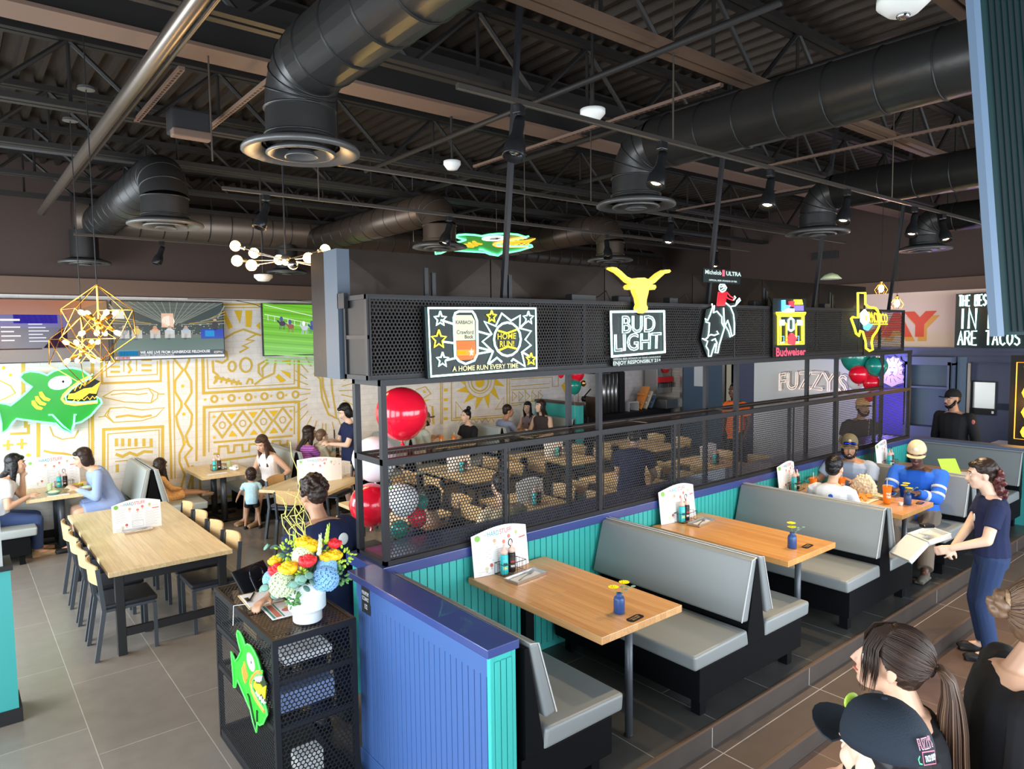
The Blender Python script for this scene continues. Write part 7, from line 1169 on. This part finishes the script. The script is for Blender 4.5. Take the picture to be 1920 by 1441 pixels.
fl(.0, .02, .30, 'rose_yellow', 'rose', .05, 'yellow rose at the very top left of the bouquet'); fl(.07, .03, .27, 'rose_yellow', 'rose', .05, 'yellow rose just right of the top one in the bouquet'); fl(-.07, .14, .14, 'rose_yellow', 'rose', .055, 'large yellow rose above the white hydrangea head'); fl(.17, .06, .19, 'rose_yellow', 'rose', .042, 'yellow rose right of the red carnation'); fl(.22, .04, .20, 'rose_yellow', 'rose', .044, 'yellow rose at the right side of the bouquet'); fl(-.2, .04, .16, 'rose_yellow', 'rose', .04, 'yellow rose tucked at the left edge of the bouquet')
fl(-.155, .12, .12, 'rose_red', 'rose', .05, 'red rose low at the left of the bouquet'); fl(.055, .12, .19, 'rose_red', 'rose', .05, 'ruffled red carnation in the middle of the bouquet'); fl(.2, -.02, .27, 'rose_red', 'rose', .042, 'red rose at the upper right of the bouquet')
fl(-.10, .17, .03, 'hydr_white', 'hyd', .08, 'creamy white hydrangea head at the lower left'); fl(.0, .05, .20, 'hydr_white', 'hyd', .065, 'creamy white hydrangea head in the upper middle'); fl(.18, .13, .05, 'hydr_blue', 'hyd', .078, 'blue hydrangea head at the lower right'); fl(.17, .06, .12, 'hydr_blue', 'hyd', .06, 'blue hydrangea head behind the lower right one'); fl(-.2, .1, .04, 'hydr_blue', 'hyd', .055, 'blue hydrangea head at the far left')
fl(-.12, .02, .22, 'lime', 'leafy', .09, 'lime green filler blossom at the upper left', 'foliage'); fl(.27, .0, .17, 'lime', 'leafy', .085, 'lime green filler blossom at the far right', 'foliage'); fl(.13, .0, .24, 'lime', 'leafy', .07, 'lime green filler behind the red carnation', 'foliage'); fl(.02, .14, .1, 'lime', 'leafy', .05, 'small lime filler below the red carnation', 'foliage')
fl(.02, .21, .05, 'leaf_grey', 'euc', .055, 'round grey-green eucalyptus leaves in the centre front', 'foliage'); fl(.07, .22, .10, 'leaf_grey', 'euc', .05, 'eucalyptus leaves beside the blue hydrangea', 'foliage'); fl(-.19, .17, .0, 'leaf_grey', 'euc', .05, 'eucalyptus leaves hanging at the lower left', 'foliage'); fl(-.21, .0, .22, 'leaf_grey', 'euc', .06, 'eucalyptus sprig reaching out at the upper left', 'foliage'); fl(-.04, .15, -.07, 'leaf', 'leafy', .06, 'dark green leaves drooping over the vase rim', 'foliage'); fl(.27, .08, .05, 'leaf', 'leafy', .07, 'dark green leaves at the lower right of the bouquet', 'foliage')
fl(.13, .08, .3, 'hydr_white', 'spike', .07, 'pale flower spike right of centre', 'flower'); fl(.16, .0, .36, 'lime', 'spike', .06, 'green flower spike curving at the upper right', 'flower'); fl(-.07, .0, .31, 'lime', 'spike', .05, 'green flower spike left of the top yellow rose', 'flower')
t = thing('willow_branches', 'curly willow twigs rising out of the bouquet in front of the host', 'branches', (bx, by, RIMZ))
for i in range(9):
    random.seed(40 + i); x, y = 0, 0; P_ = [(0, 0, 0)]; hgt = .82 if i < 1 else random.uniform(.4, .58); dr = random.uniform(-.32, .22); ph_ = random.uniform(0, 6); am = random.uniform(.015, .045)
    for j in range(1, 15): z = hgt*j/14; P_.append((.776*(dr*z + am*sin(j*(.8 + .12*i) + ph_)) , -.63*(dr*z + am*sin(j*(.8 + .12*i) + ph_)) + .03*cos(j*1.1 + ph_), z + .02*sin(j*1.9 + ph_)))
    MB().tube(P_, [.0055 - .0035*j/14 for j in range(15)], 5).build('twig', 'willow', t)

# ================================================================ balloons
def balloon(c, r, m, label, group, z=1.12, tie=None):
    t = thing('balloon', label, 'balloon', c, 0, group); P_ = [(.001, -r*z*1.06), (r*.08, -r*z*1.02)] + [(r*sin(a) * (1 - .06*(a/pi)), -r*z*cos(a)*-1 if 0 else r*z*(-cos(pi - a))*-1) for a in []]
    P_ = []
    n = 16
    for i in range(n + 1): a = pi*i/n; zz = -cos(a); P_.append((max(.001, r*sin(a)*(1 - .10*max(0, -zz))), r*zz*(z if zz < 0 else 1.0)))
    MB().lathe(P_, n=28).build('balloon_skin', m, t, smooth=True); MB().lathe([(.012*r*8, -r*z - .02*r*8), (.004, -r*z), (.004, -r*z + .004)], n=8).build('knot', m, t)
    if tie: MB().tube([(0, 0, -r*z), (.01, 0, -r*z - tie*.5), (0, .01, -r*z - tie)], .0015, 4).build('ribbon', 'paper', t)
    return t
BG2 = 'balloon cluster behind the left end of the partition'
balloon((2.74, 4.75, 2.15), .205, 'balloon_red', 'giant red balloon behind the left end of the partition', BG2, 1.08)
balloon((2.68, 5.1, 1.75), .185, 'balloon_white', 'white balloon directly below the giant red one', BG2, 1.05)
balloon((2.53, 4.9, 1.43), .17, 'balloon_red', 'red balloon below the white one behind the corner post', BG2, 1.05); balloon((2.66, 4.62, 1.50), .12, 'balloon_white', 'smaller white balloon seen through the screen', BG2); balloon((2.58, 4.55, 1.30), .07, 'balloon_teal', 'small teal balloon low in the cluster', BG2); balloon((2.78, 4.62, 1.34), .075, 'balloon_red', 'small red balloon low in the cluster', BG2); balloon((2.84, 4.66, 1.44), .06, 'balloon_teal', 'tiny teal balloon right of the small red one', BG2); balloon((2.46, 4.6, 1.1), .05, 'gold', 'metallic silver-gold balloon at the foot of the cluster', BG2)
tag(MB().tube([(2.56, 4.75, 1.85), (2.6, 4.8, 1.0), (2.6, 4.8, .02)], .003, 5).lathe([(.06, 0), (.06, .04), (.0, .06)], (2.6, 4.8, 0), 14).build('balloon_weight', 'gold'), 'gold weight and ribbon holding the balloon cluster behind the partition', 'weight')
BG3 = 'balloon bunch by the drinks counter'
balloon((9.8, 10.0, 1.95), .15, 'balloon_red', 'red balloon over the drinks counter', BG3); balloon((9.75, 10.02, 1.72), .14, 'balloon_teal', 'striped teal balloon just below the red one over the drinks counter', BG3, 1.3, .8); balloon((9.36, 10.0, 1.96), .065, 'balloon_red', 'small red balloon left of the drinks counter bunch', BG3); balloon((9.93, 9.95, 1.76), .06, 'gold', 'small gold balloon at the drinks counter bunch', BG3)
BG4 = 'balloon bunch at the right end of the partition'
balloon((10.3, 4.72, 2.36), .2, 'balloon_teal', 'large teal balloon half hidden by the sign rack', BG4); balloon((10.3, 4.42, 2.24), .15, 'balloon_teal', 'teal balloon in front of the lion sign', BG4, 1.05); balloon((10.2, 4.62, 2.12), .135, 'balloon_red', 'red balloon left of the teal ones at the partition end', BG4, 1.05); balloon((10.25, 4.46, 2.0), .12, 'balloon_red', 'red balloon lowest in the partition end bunch', BG4, 1.05); balloon((10.4, 4.75, 2.0), .12, 'balloon_white', 'clear white balloon beside the low red one', BG4, 1.05); balloon((10.3, 4.5, 1.8), .07, 'balloon_red', 'small red balloon under the partition end bunch', BG4, 1.05, .5)

# ================================================================ decorative lamps
def pt(name, loc, power, col, r=.05):
    d = bpy.data.lights.new(name, 'POINT'); d.energy = power; d.color = col; d.shadow_soft_size = r; o = bpy.data.objects.new(name, d); COL.objects.link(o); o.location = loc; return o
def cage_lamp(x, y, z, r, label, tilt):
    t = thing('cage_pendant', label, 'pendant lamp', (x, y, z)); R = Matrix.Rotation(tilt, 3, 'Z'); top = V((0, 0, r)); bot = V((0, 0, -r)); up = [R @ V((r*.87*cos(a), r*.87*sin(a), r*.36)) for a in [i*2*pi/5 for i in range(5)]]; lo = [R @ V((r*.87*cos(a), r*.87*sin(a), -r*.36)) for a in [i*2*pi/5 + pi/5 for i in range(5)]]; b = MB()
    for i in range(5): b.tube([top, up[i]], .0035, 5).tube([bot, lo[i]], .0035, 5).tube([up[i], lo[i]], .0035, 5).tube([up[i], lo[i-1]], .0035, 5).tube([up[i], up[(i+1) % 5]], .0035, 5) if i % 2 == 0 else b.tube([top, up[i]], .0035, 5).tube([bot, lo[i]], .0035, 5).tube([up[i], lo[i]], .0035, 5).tube([up[i], lo[i-1]], .0035, 5)
    b.build('wire_cage', 'brass', t); MB().tube([(0, 0, r), (0, 0, 5.115 - z)], .004, 5).build('cord', 'black', t); MB().lathe([(.0, 0), (.055, 0), (.05, .02), (0, .025)], (0, 0, 4.48 - z), 18).build('canopy', 'diffuser', t); MB().tube([(0, 0, r), (0, 0, .03)], .006, 6).ball((0, 0, 0), .028, 10, 7).build('hub', 'brass', t)
    for i in range(8):
        d = R @ V((cos(i*2.4), sin(i*2.4), (-1)**i * .62)).normalized(); a = MB().tube([(0, 0, 0), d*r*.22], .005, 5).tube([d*r*.22, d*r*.40], .011, 8).build('socket_arm', 'brass', t); MB().ball(d*r*.50, (.018, .018, .026), 10, 8, d.to_track_quat('Z', 'Y').to_matrix()).build('bulb', 'bulb_warm', a, smooth=True)
    pt('pendant_glow', (x, y, z), 9, (1, .6, .25), .12)
cage_lamp(.85, 5.69, 2.87, .27, 'upper brass wire-cage pendant with glowing bulbs in front of the televisions', .2); cage_lamp(.86, 6.57, 2.66, .28, 'lower brass wire-cage pendant with glowing bulbs above the fish sign', .9)
t = thing('sputnik_chandelier', 'sputnik chandelier with long arms and round warm bulbs', 'chandelier', (2.42, 6.2, 3.45)); MB().tube([(0, 0, 0), (0, 0, 1.665)], .008, 8).build('stem', 'frame_black', t); MB().ball((0, 0, 0), .05, 14, 9).build('hub', 'steel', t, smooth=True); random.seed(8)
for i, (a, e, L) in enumerate(((2.5, .28, .46), (2.1, .22, .36), (.1, .3, .42), (-.55, .1, .40), (3.6, -.2, .42), (3.2, -.08, .44), (-.9, -.22, .44), (-.35, -.12, .46), (4.6, -.25, .24), (5.1, .0, .28), (1.4, .1, .3))):
    d = V((cos(a)*cos(e), sin(a)*cos(e), sin(e))); k = MB().tube([(0, 0, 0), d*L*.84], .006, 6).tube([d*L*.82, d*L*.92], .017, 10).build('arm', 'steel', t); MB().ball(d*L, .047, 12, 9).build('globe_bulb', 'chrome' if i in (8,) else 'bulb_warm', k, smooth=True)
pt('chandelier_glow', (2.42, 6.2, 3.3), 26, (1, .62, .28), .25)
for x, y, z, lb in ((11.0, 4.68, 3.38, 'caged edison pendant, higher of the two by the cream panel'), (11.0, 4.45, 3.15, 'caged edison pendant, lower of the two by the cream panel')):
    t = thing('edison_pendant', lb, 'pendant lamp', (x, y, z)); MB().tube([(0, 0, .1), (0, 0, 5.115 - z)], .004, 5).build('cord', 'black', t); MB().lathe([(.02, .05), (.025, .1), (.01, .12)], n=12).build('socket', 'brass', t); MB().ball((0, 0, 0), (.04, .04, .06), 12, 9).build('bulb', 'bulb_warm', t, smooth=True); b = MB()
    for i in range(6): a = i*pi/3; b.tube([(.025*cos(a), .025*sin(a), .08), (.09*cos(a), .09*sin(a), -.02), (.06*cos(a), .06*sin(a), -.08)], .003, 4)
    b.build('wire_guard', 'brass', t); pt('edison_glow', (x - .1, y, z - .1), 5, (1, .6, .3), .05)
t = thing('dome_pendant', 'pale green ribbed glass pendant above the sign rack at the right', 'pendant lamp', (11.6, 5.75, 3.62)); MB().lathe([(.03, .1), (.1, .07), (.17, 0), (.165, -.004), (.02, .095)], n=26, cap=False).build('glass_shade', 'hydr_white', t, smooth=True); MB().tube([(0, 0, .1), (0, 0, 5.115 - 3.62)], .005, 5).build('cord', 'black', t)
# track spots give a little warm light; the front ones wash the walkway
for x, y, pw in ((4.82, 2.86, 16), (6.02, 2.86, 16), (7.42, 2.86, 18), (8.13, 2.86, 18), (3.56, 2.86, 10), (4.0, 5.9, 22), (6.3, 5.9, 22), (8.55, 5.9, 20), (2.12, 9.4, 14)):
    d = bpy.data.lights.new('track_beam', 'SPOT'); d.energy = pw * 7; d.color = (1, .72, .42); d.spot_size = rad(95); d.spot_blend = .8; d.shadow_soft_size = .05; o = bpy.data.objects.new('track_beam', d); COL.objects.link(o); o.location = (x + .02, y, 3.66); o.rotation_euler = (rad(-12 if y < 4 else 38), rad(8), 0)

# ================================================================ right-hand end of the room
f = Flat(lambda u, v, d: (13.015 - d, u, v)); 
for dy, dz, c in ((-.045, -.075, (.8, .38, .08)), (0, 0, (.78, .1, .05))):
    f.text('DAY', 5.9 + dy, 2.63 + dz, 4.62 + dy, 3.07 + dz, c, bold=.07, du=0); f.up()
o = f.build('wall_lettering', 'paint'); struct(o, 'red block letters with an orange drop shadow painted on the cream panel')
t = thing('shelf_cabinet', 'recessed navy shelving cabinet at the end of the partition', 'cabinet', (12.72, 4.28, 0)); b = MB()
b.box((0, 0, 0), (.3, .72, 1.12)).box((0, 0, 1.12), (.03, .06, 2.22)).box((0, .66, 1.12), (.03, .72, 2.22)).box((0, 0, 2.16), (.3, .72, 2.3)).box((0, 0, 1.12), (.3, .03, 2.2)).box((0, .69, 1.12), (.3, .72, 2.2)).build('carcass', 'navy_light', t, bevel=.004); MB().box((.27, .03, 1.12), (.3, .69, 2.16)).build('back_panel', 'slate_blue', t); MB().box((.03, .03, 1.77), (.29, .69, 1.80)).build('shelf', 'navy_light', t); MB().box((-.012, .1, .3), (0, .62, .98)).build('door', 'navy_light', t, bevel=.004)
struct(MB().box((12.9, 4.12, 0), (13.05, 4.25, 2.3)).build('trim_8', 'slate_blue')); struct(MB().box((12.9, 4.06, .2), (12.93, 4.1, 2.2)).build('trim_9', 'conduit'))
k = thing('mirror', 'small rectangular mirror on the navy wall reflecting a pale wall', 'mirror', (13.03, 3.74, 1.47)); MB().box((-.02, -.02, -.02), (0, .33, .44)).build('mirror_frame', 'black_metal', k); MB().box((-.024, 0, 0), (-.02, .31, .42)).build('glass', 'steel', k)
for y, z, w_, lb in ((3.72, 1.36, .36, 'low black room plaque below the mirror'), (3.36, 1.46, .38, 'dark room plaque to the right of the mirror')):
    k = thing('wall_plaque', lb, 'plaque', (13.03, y, z)); MB().box((-.015, 0, 0), (0, w_, .1)).build('plate', 'navy_deep' if 'right' in lb else 'black', k); MB().box((-.018, .03, .03), (-.015, .06, .07)).build('symbol', 'paper', k)
t = thing('neon_board', 'large neon sign with white hand-drawn letters at the top right', 'sign', (12.7, 4.24, 2.46)); MB().box((0, -1.9, 0), (.04, 0, .86)).build('backing_board', 'sign_board', t); b = MB()
def glyph_strokes(b, s, y0, y1, z0, z1, r):
    """single-line block capitals"""
    G = {'T': [[(0, 1), (1, 1)], [(.5, 1), (.5, 0)]], 'H': [[(0, 0), (0, 1)], [(1, 0), (1, 1)], [(0, .5), (1, .5)]], 'E': [[(1, 1), (0, 1), (0, 0), (1, 0)], [(0, .5), (.8, .5)]], 'B': [[(0, 0), (0, 1), (.7, 1), (.9, .8), (.7, .55), (0, .55)], [(.7, .55), (1, .3), (.75, 0), (0, 0)]], 'S': [[(1, .85), (.6, 1), (.1, .85), (.15, .6), (.85, .4), (.9, .15), (.5, 0), (0, .12)]], 'I': [[(.5, 0), (.5, 1)]], 'N': [[(0, 0), (0, 1), (1, 0), (1, 1)]], 'L': [[(0, 1), (0, 0), (1, 0)]], 'A': [[(0, 0), (.5, 1), (1, 0)], [(.2, .38), (.8, .38)]], 'R': [[(0, 0), (0, 1), (.7, 1), (.95, .78), (.7, .52), (0, .52)], [(.5, .52), (1, 0)]], 'C': [[(1, .85), (.6, 1), (.15, .85), (0, .5), (.15, .15), (.6, 0), (1, .15)]], 'O': [[(.5, 1), (.1, .8), (0, .5), (.1, .2), (.5, 0), (.9, .2), (1, .5), (.9, .8), (.5, 1)]], 'F': [[(1, 1), (0, 1), (0, 0)], [(0, .5), (.8, .5)]], 'G': [[(1, .85), (.6, 1), (.15, .85), (0, .5), (.15, .15), (.6, 0), (1, .15), (1, .45), (.6, .45)]], ' ': []}
    n = len(s); cw = (y1 - y0) / n
    for i, ch in enumerate(s):
        for st_ in G[ch]: b.tube([(-.03, y0 + cw*(i + .12 + .72*u), z0 + (z1 - z0)*v) for u, v in st_], r, 6)
    return b
glyph_strokes(b, 'THE BEST', -.05, -.50, .66, .83, .013); glyph_strokes(b, 'IN L', -.05, -.60, .30, .62, .016); glyph_strokes(b, 'ARE TACOS', -.05, -.91, .04, .26, .013); b.build('white_tubes', 'neon_white', t)
t = thing('neon_board', 'tall narrow black sign with vertical orange and yellow neon letters at the right edge', 'sign', (11.9, 3.24, 1.05)); MB().box((0, -.6, 0), (.06, 0, 1.32)).build('backing_board', 'black', t); b = MB()
for i, ch in enumerate('TOGO'): glyph_strokes(b, ch, -.14, -.42, .98 - i*.28, 1.16 - i*.28, .022)
b.build('letter_tubes', 'neon_yellow', t); MB().tube([(-.02, -.08, .12), (-.02, -.5, .12), (-.02, -.5, 1.22), (-.02, -.08, 1.22)], .007, 6, closed=True).build('border_tube', 'neon_amber', t)
pt('sign_glow_amber', (11.7, 3.0, 1.7), 8, (1, .45, .08), .2)
# line-drawn name on the white panel
t = thing('wall_name_sign', 'arched line-drawn neon name on the off-white wall panel', 'sign', (13.0, 7.45, 1.56)); fy = fq(((0, .36), (1.35, .38), (1.4, .02), (-.02, .0)))
for nm, off, m, r in (('shadow_tubes', .035, 'black', .005), ('white_tubes', 0, 'neon_blush', .007)):
    b = MB()
    for lp in text_loops("FUZZY'S"):
        b.tube([(-.02 if off == 0 else .0, -(u*1.35) - off + .0, v*.36 + off + .06*sin(pi*u)) for u, v in lp], r, 5, closed=True)
    b.build(nm, m, t)
# lion emblem on a panel with violet light mixed into its paint
struct(MB().box((12.99, 4.98, .9), (13.04, 5.6, 2.34)).build('wall_violet_panel', 'violet_glow_paint'), 'blue wall section with violet light painted in, behind the lion emblem')
t = thing('lion_sign', 'cream lion-head emblem on a dark blue board with violet back light', 'sign', (12.9, 5.26, 2.05)); O = [((x - 572)*.0034, (612 - y)*.0038) for x, y in ((512, 640), (520, 622), (514, 604), (526, 592), (524, 576), (540, 572), (546, 556), (562, 560), (574, 549), (588, 558), (604, 555), (608, 570), (622, 576), (616, 592), (626, 606), (618, 622), (630, 640), (624, 655), (632, 668), (600, 676), (572, 690), (540, 676), (514, 668), (520, 655))]; B2 = lambda pts, x0, x1: MB().prism(pts, lambda u, v, d: (d, -u, v), x0, x1)
B2([(u*1.12, v*1.1) for u, v in O], .0, .03).build('backing_board', 'navy_panel', t); B2(O, -.012, 0).build('mane', 'lion_cream', t); B2([(.1*cos(a), .13*sin(a) + .0) for a in [i*pi/8 for i in range(16)]], -.02, -.012).build('face', 'lion_cream', t)
b = MB().tube([(-.024, .05, .04), (-.024, .02, .05)], .006, 5).tube([(-.024, -.05, .04), (-.024, -.02, .05)], .006, 5).tube([(-.024, -.02, -.03), (-.024, .02, -.03), (-.024, 0, -.06), (-.024, -.02, -.03)], .006, 5).tube([(-.024, .04, -.1), (-.024, 0, -.07), (-.024, -.04, -.1)], .005, 5)
for i in range(14): a = i*2*pi/14; b.tube([(-.016, -.13*cos(a), .15*sin(a)), (-.016, -.2*cos(a + .12), .22*sin(a + .12))], .004, 4)
b.build('face_lines', 'navy_panel', t); pt('violet_light', (12.6, 5.28, 2.15), 16, (.30, .25, 1), .1); pt('violet_light_low', (12.5, 5.2, 1.3), 8, (.3, .15, 1), .15)
# host counter in front of the navy wall
t = thing('service_counter', 'low navy counter in front of the man in black', 'counter', (11.9, 2.4, 0)); MB().box((0, 0, 0), (.6, 1.1, 1.0)).build('counter_body', 'navy_panel', t, bevel=.005); MB().box((-.03, -.03, 1.0), (.63, 1.13, 1.04)).build('counter_top', 'white', t, bevel=.005)

# ---------------------------------------------------------------- drinks station
t = thing('drinks_counter', 'dark counter running under the coffee urns and drinks machine', 'counter', (10.75, 10.9, 0)); MB().box((0, 0, 0), (3.2, .64, .86)).build('counter_body', 'black', t); MB().box((-.03, -.04, .86), (3.2, .66, .9)).build('counter_top', 'steel_dark', t, bevel=.004); CZ = .902
for x, lb in ((11.15, 'black-lidded steel coffee airpot, left of the cup tubes'),):
    t = thing('coffee_airpot', lb, 'airpot', (x, 11.1, CZ)); MB().lathe([(.1, 0), (.1, .3), (.085, .34)], n=20).build('flask', 'steel', t, smooth=True); MB().lathe([(.09, .34), (.11, .38), (.09, .44), (0, .46)], n=18).build('pump_lid', 'black_gloss', t, smooth=True); MB().tube([(-.05, 0, .44), (.16, 0, .6)], .015, 8).build('pump_lever', 'black_gloss', t)
t = thing('cup_dispenser', 'rack of four upright steel cup tubes with a black side cabinet', 'dispenser', (11.75, 11.1, CZ))
for i in range(4): MB().lathe([(.055, 0), (.055, .9)], (i*.13, 0, .02), 16).build('cup_tube', 'steel', t, smooth=True)
MB().box((-.4, -.06, .94), (.62, .3, .98)).build('top_shelf', 'black', t); MB().box((.48, -.05, 0), (.66, .25, .94)).build('side_cabinet', 'black_metal', t)
t = thing('small_table', 'small black lid organiser beside the cup tubes', 'organiser', (12.5, 11.0, CZ)); MB().box((0, 0, .2), (.35, .25, .22)).box((0, 0, 0), (.02, .25, .2)).box((.33, 0, 0), (.35, .25, .2)).build('frame', 'white', t)
for i, (m, lb) in enumerate((('fish_orange', 'orange booster seat leaning at the left of the stack'), ('cream', 'cream booster seat in the middle of the leaning stack'), ('slate_blue', 'dark booster seat at the right of the leaning stack'))):
    t = thing('booster_seat', lb, 'booster seat', (12.95 + i*.19, 11.15, CZ + .03), 0, 'booster seats leaning by the drinks machine'); b = MB(); b.X = Matrix.Rotation(rad(32), 4, 'Y'); b.box((0, -.12, 0), (.06, .12, .62 - i*.14)).box((-.06, -.12, .1), (0, .12, .16)).box((-.06, -.12, .34 - i*.05), (0, .12, .4 - i*.05)); b.build('shell', m, t, bevel=.015, smooth=True)
t = thing('soda_fountain', 'stainless soda fountain with a round red cola badge', 'drinks machine', (13.6, 10.85, CZ)); MB().box((0, .2, .35), (.55, .6, 1.15)).build('cabinet', 'steel', t, bevel=.01); MB().box((-.02, -.1, 0), (.58, .6, .22)).build('ice_bin', 'steel', t, bevel=.01)
for i in range(7): MB().tube([(.04 + i*.075, .16, .62), (.04 + i*.075, .1, .6), (.04 + i*.075, .1, .5)], .014, 8).build('nozzle', 'black_metal', t)
MB().box((0, .15, .62), (.55, .2, .76)).build('valve_panel', 'rose_red', t); k = MB().lathe([(.0, -.02), (.13, -.015), (.13, .01), (0, .01)], (.3, .17, .98), 24, 'Y').build('badge', 'rose_red', t, smooth=False); f = Flat(lambda u, v, d: (.2 + u, .148 - d, .95 + v)); f.text('Coca-Cola', 0, 0, .2, .06, (.9, .9, .9), bold=.01); f.build('lettering', 'print', t)
t = thing('high_chair', 'dark wooden high chair beyond the turquoise divider', 'chair', (10.6, 10.5, 0))
for sx in (-.18, .18):
    for sy in (-.18, .18): MB().bar((sx, sy, 0), (sx*.8, sy*.8, 1.0), .03).build('leg', 'hair_brown', t)
MB().box((-.2, -.2, .55), (.2, .2, .6)).build('seat', 'hair_brown', t); MB().box((.14, -.2, .95), (.18, .2, 1.4)).build('backrest', 'hair_brown', t, bevel=.02)

# ================================================================ slate green panel hanging close by on the right
t = thing('hanging_screen', 'tall dark slate-green ribbed panel with a pale blue edge hanging at the right', 'hanging screen', (2.6, .735, 2.73)); dx, dy = .776, -.631
MB().add([(0, 0, 0), (.9*dx, .9*dy, 0), (.9*dx, .9*dy + .215, 2.3), (0, .215, 2.3)] + [(.02, .03, 0), (.9*dx + .02, .9*dy + .03, 0), (.9*dx + .02, .9*dy + .245, 2.3), (.02, .245, 2.3)], [(0, 1, 2, 3), (7, 6, 5, 4), (0, 4, 5, 1), (1, 5, 6, 2), (2, 6, 7, 3), (3, 7, 4, 0)]).build('panel_board', 'slate_green', t)
b = MB()
for i in range(44):
    s_ = .03 + i*.02; b.add([(s_*dx - .003, s_*dy - .004, .01), (s_*dx + .006, s_*dy - .004 - .006, .01), (s_*dx + .006, s_*dy + .205, 2.29), (s_*dx - .003, s_*dy + .209, 2.29)], [(0, 1, 2, 3)])
b.build('ribs', 'slate_rib', t)
MB().add([(-.010, .008, -.004), (.004, -.006, -.004), (.004, .209, 2.3), (-.010, .223, 2.3), (.002, .034, -.004), (.018, .022, -.004), (.018, .237, 2.3), (.002, .249, 2.3)], [(0, 1, 2, 3), (7, 6, 5, 4), (0, 4, 5, 1), (2, 6, 7, 3), (0, 3, 7, 4), (1, 5, 6, 2)]).build('edge_trim', 'slate_blue', t)
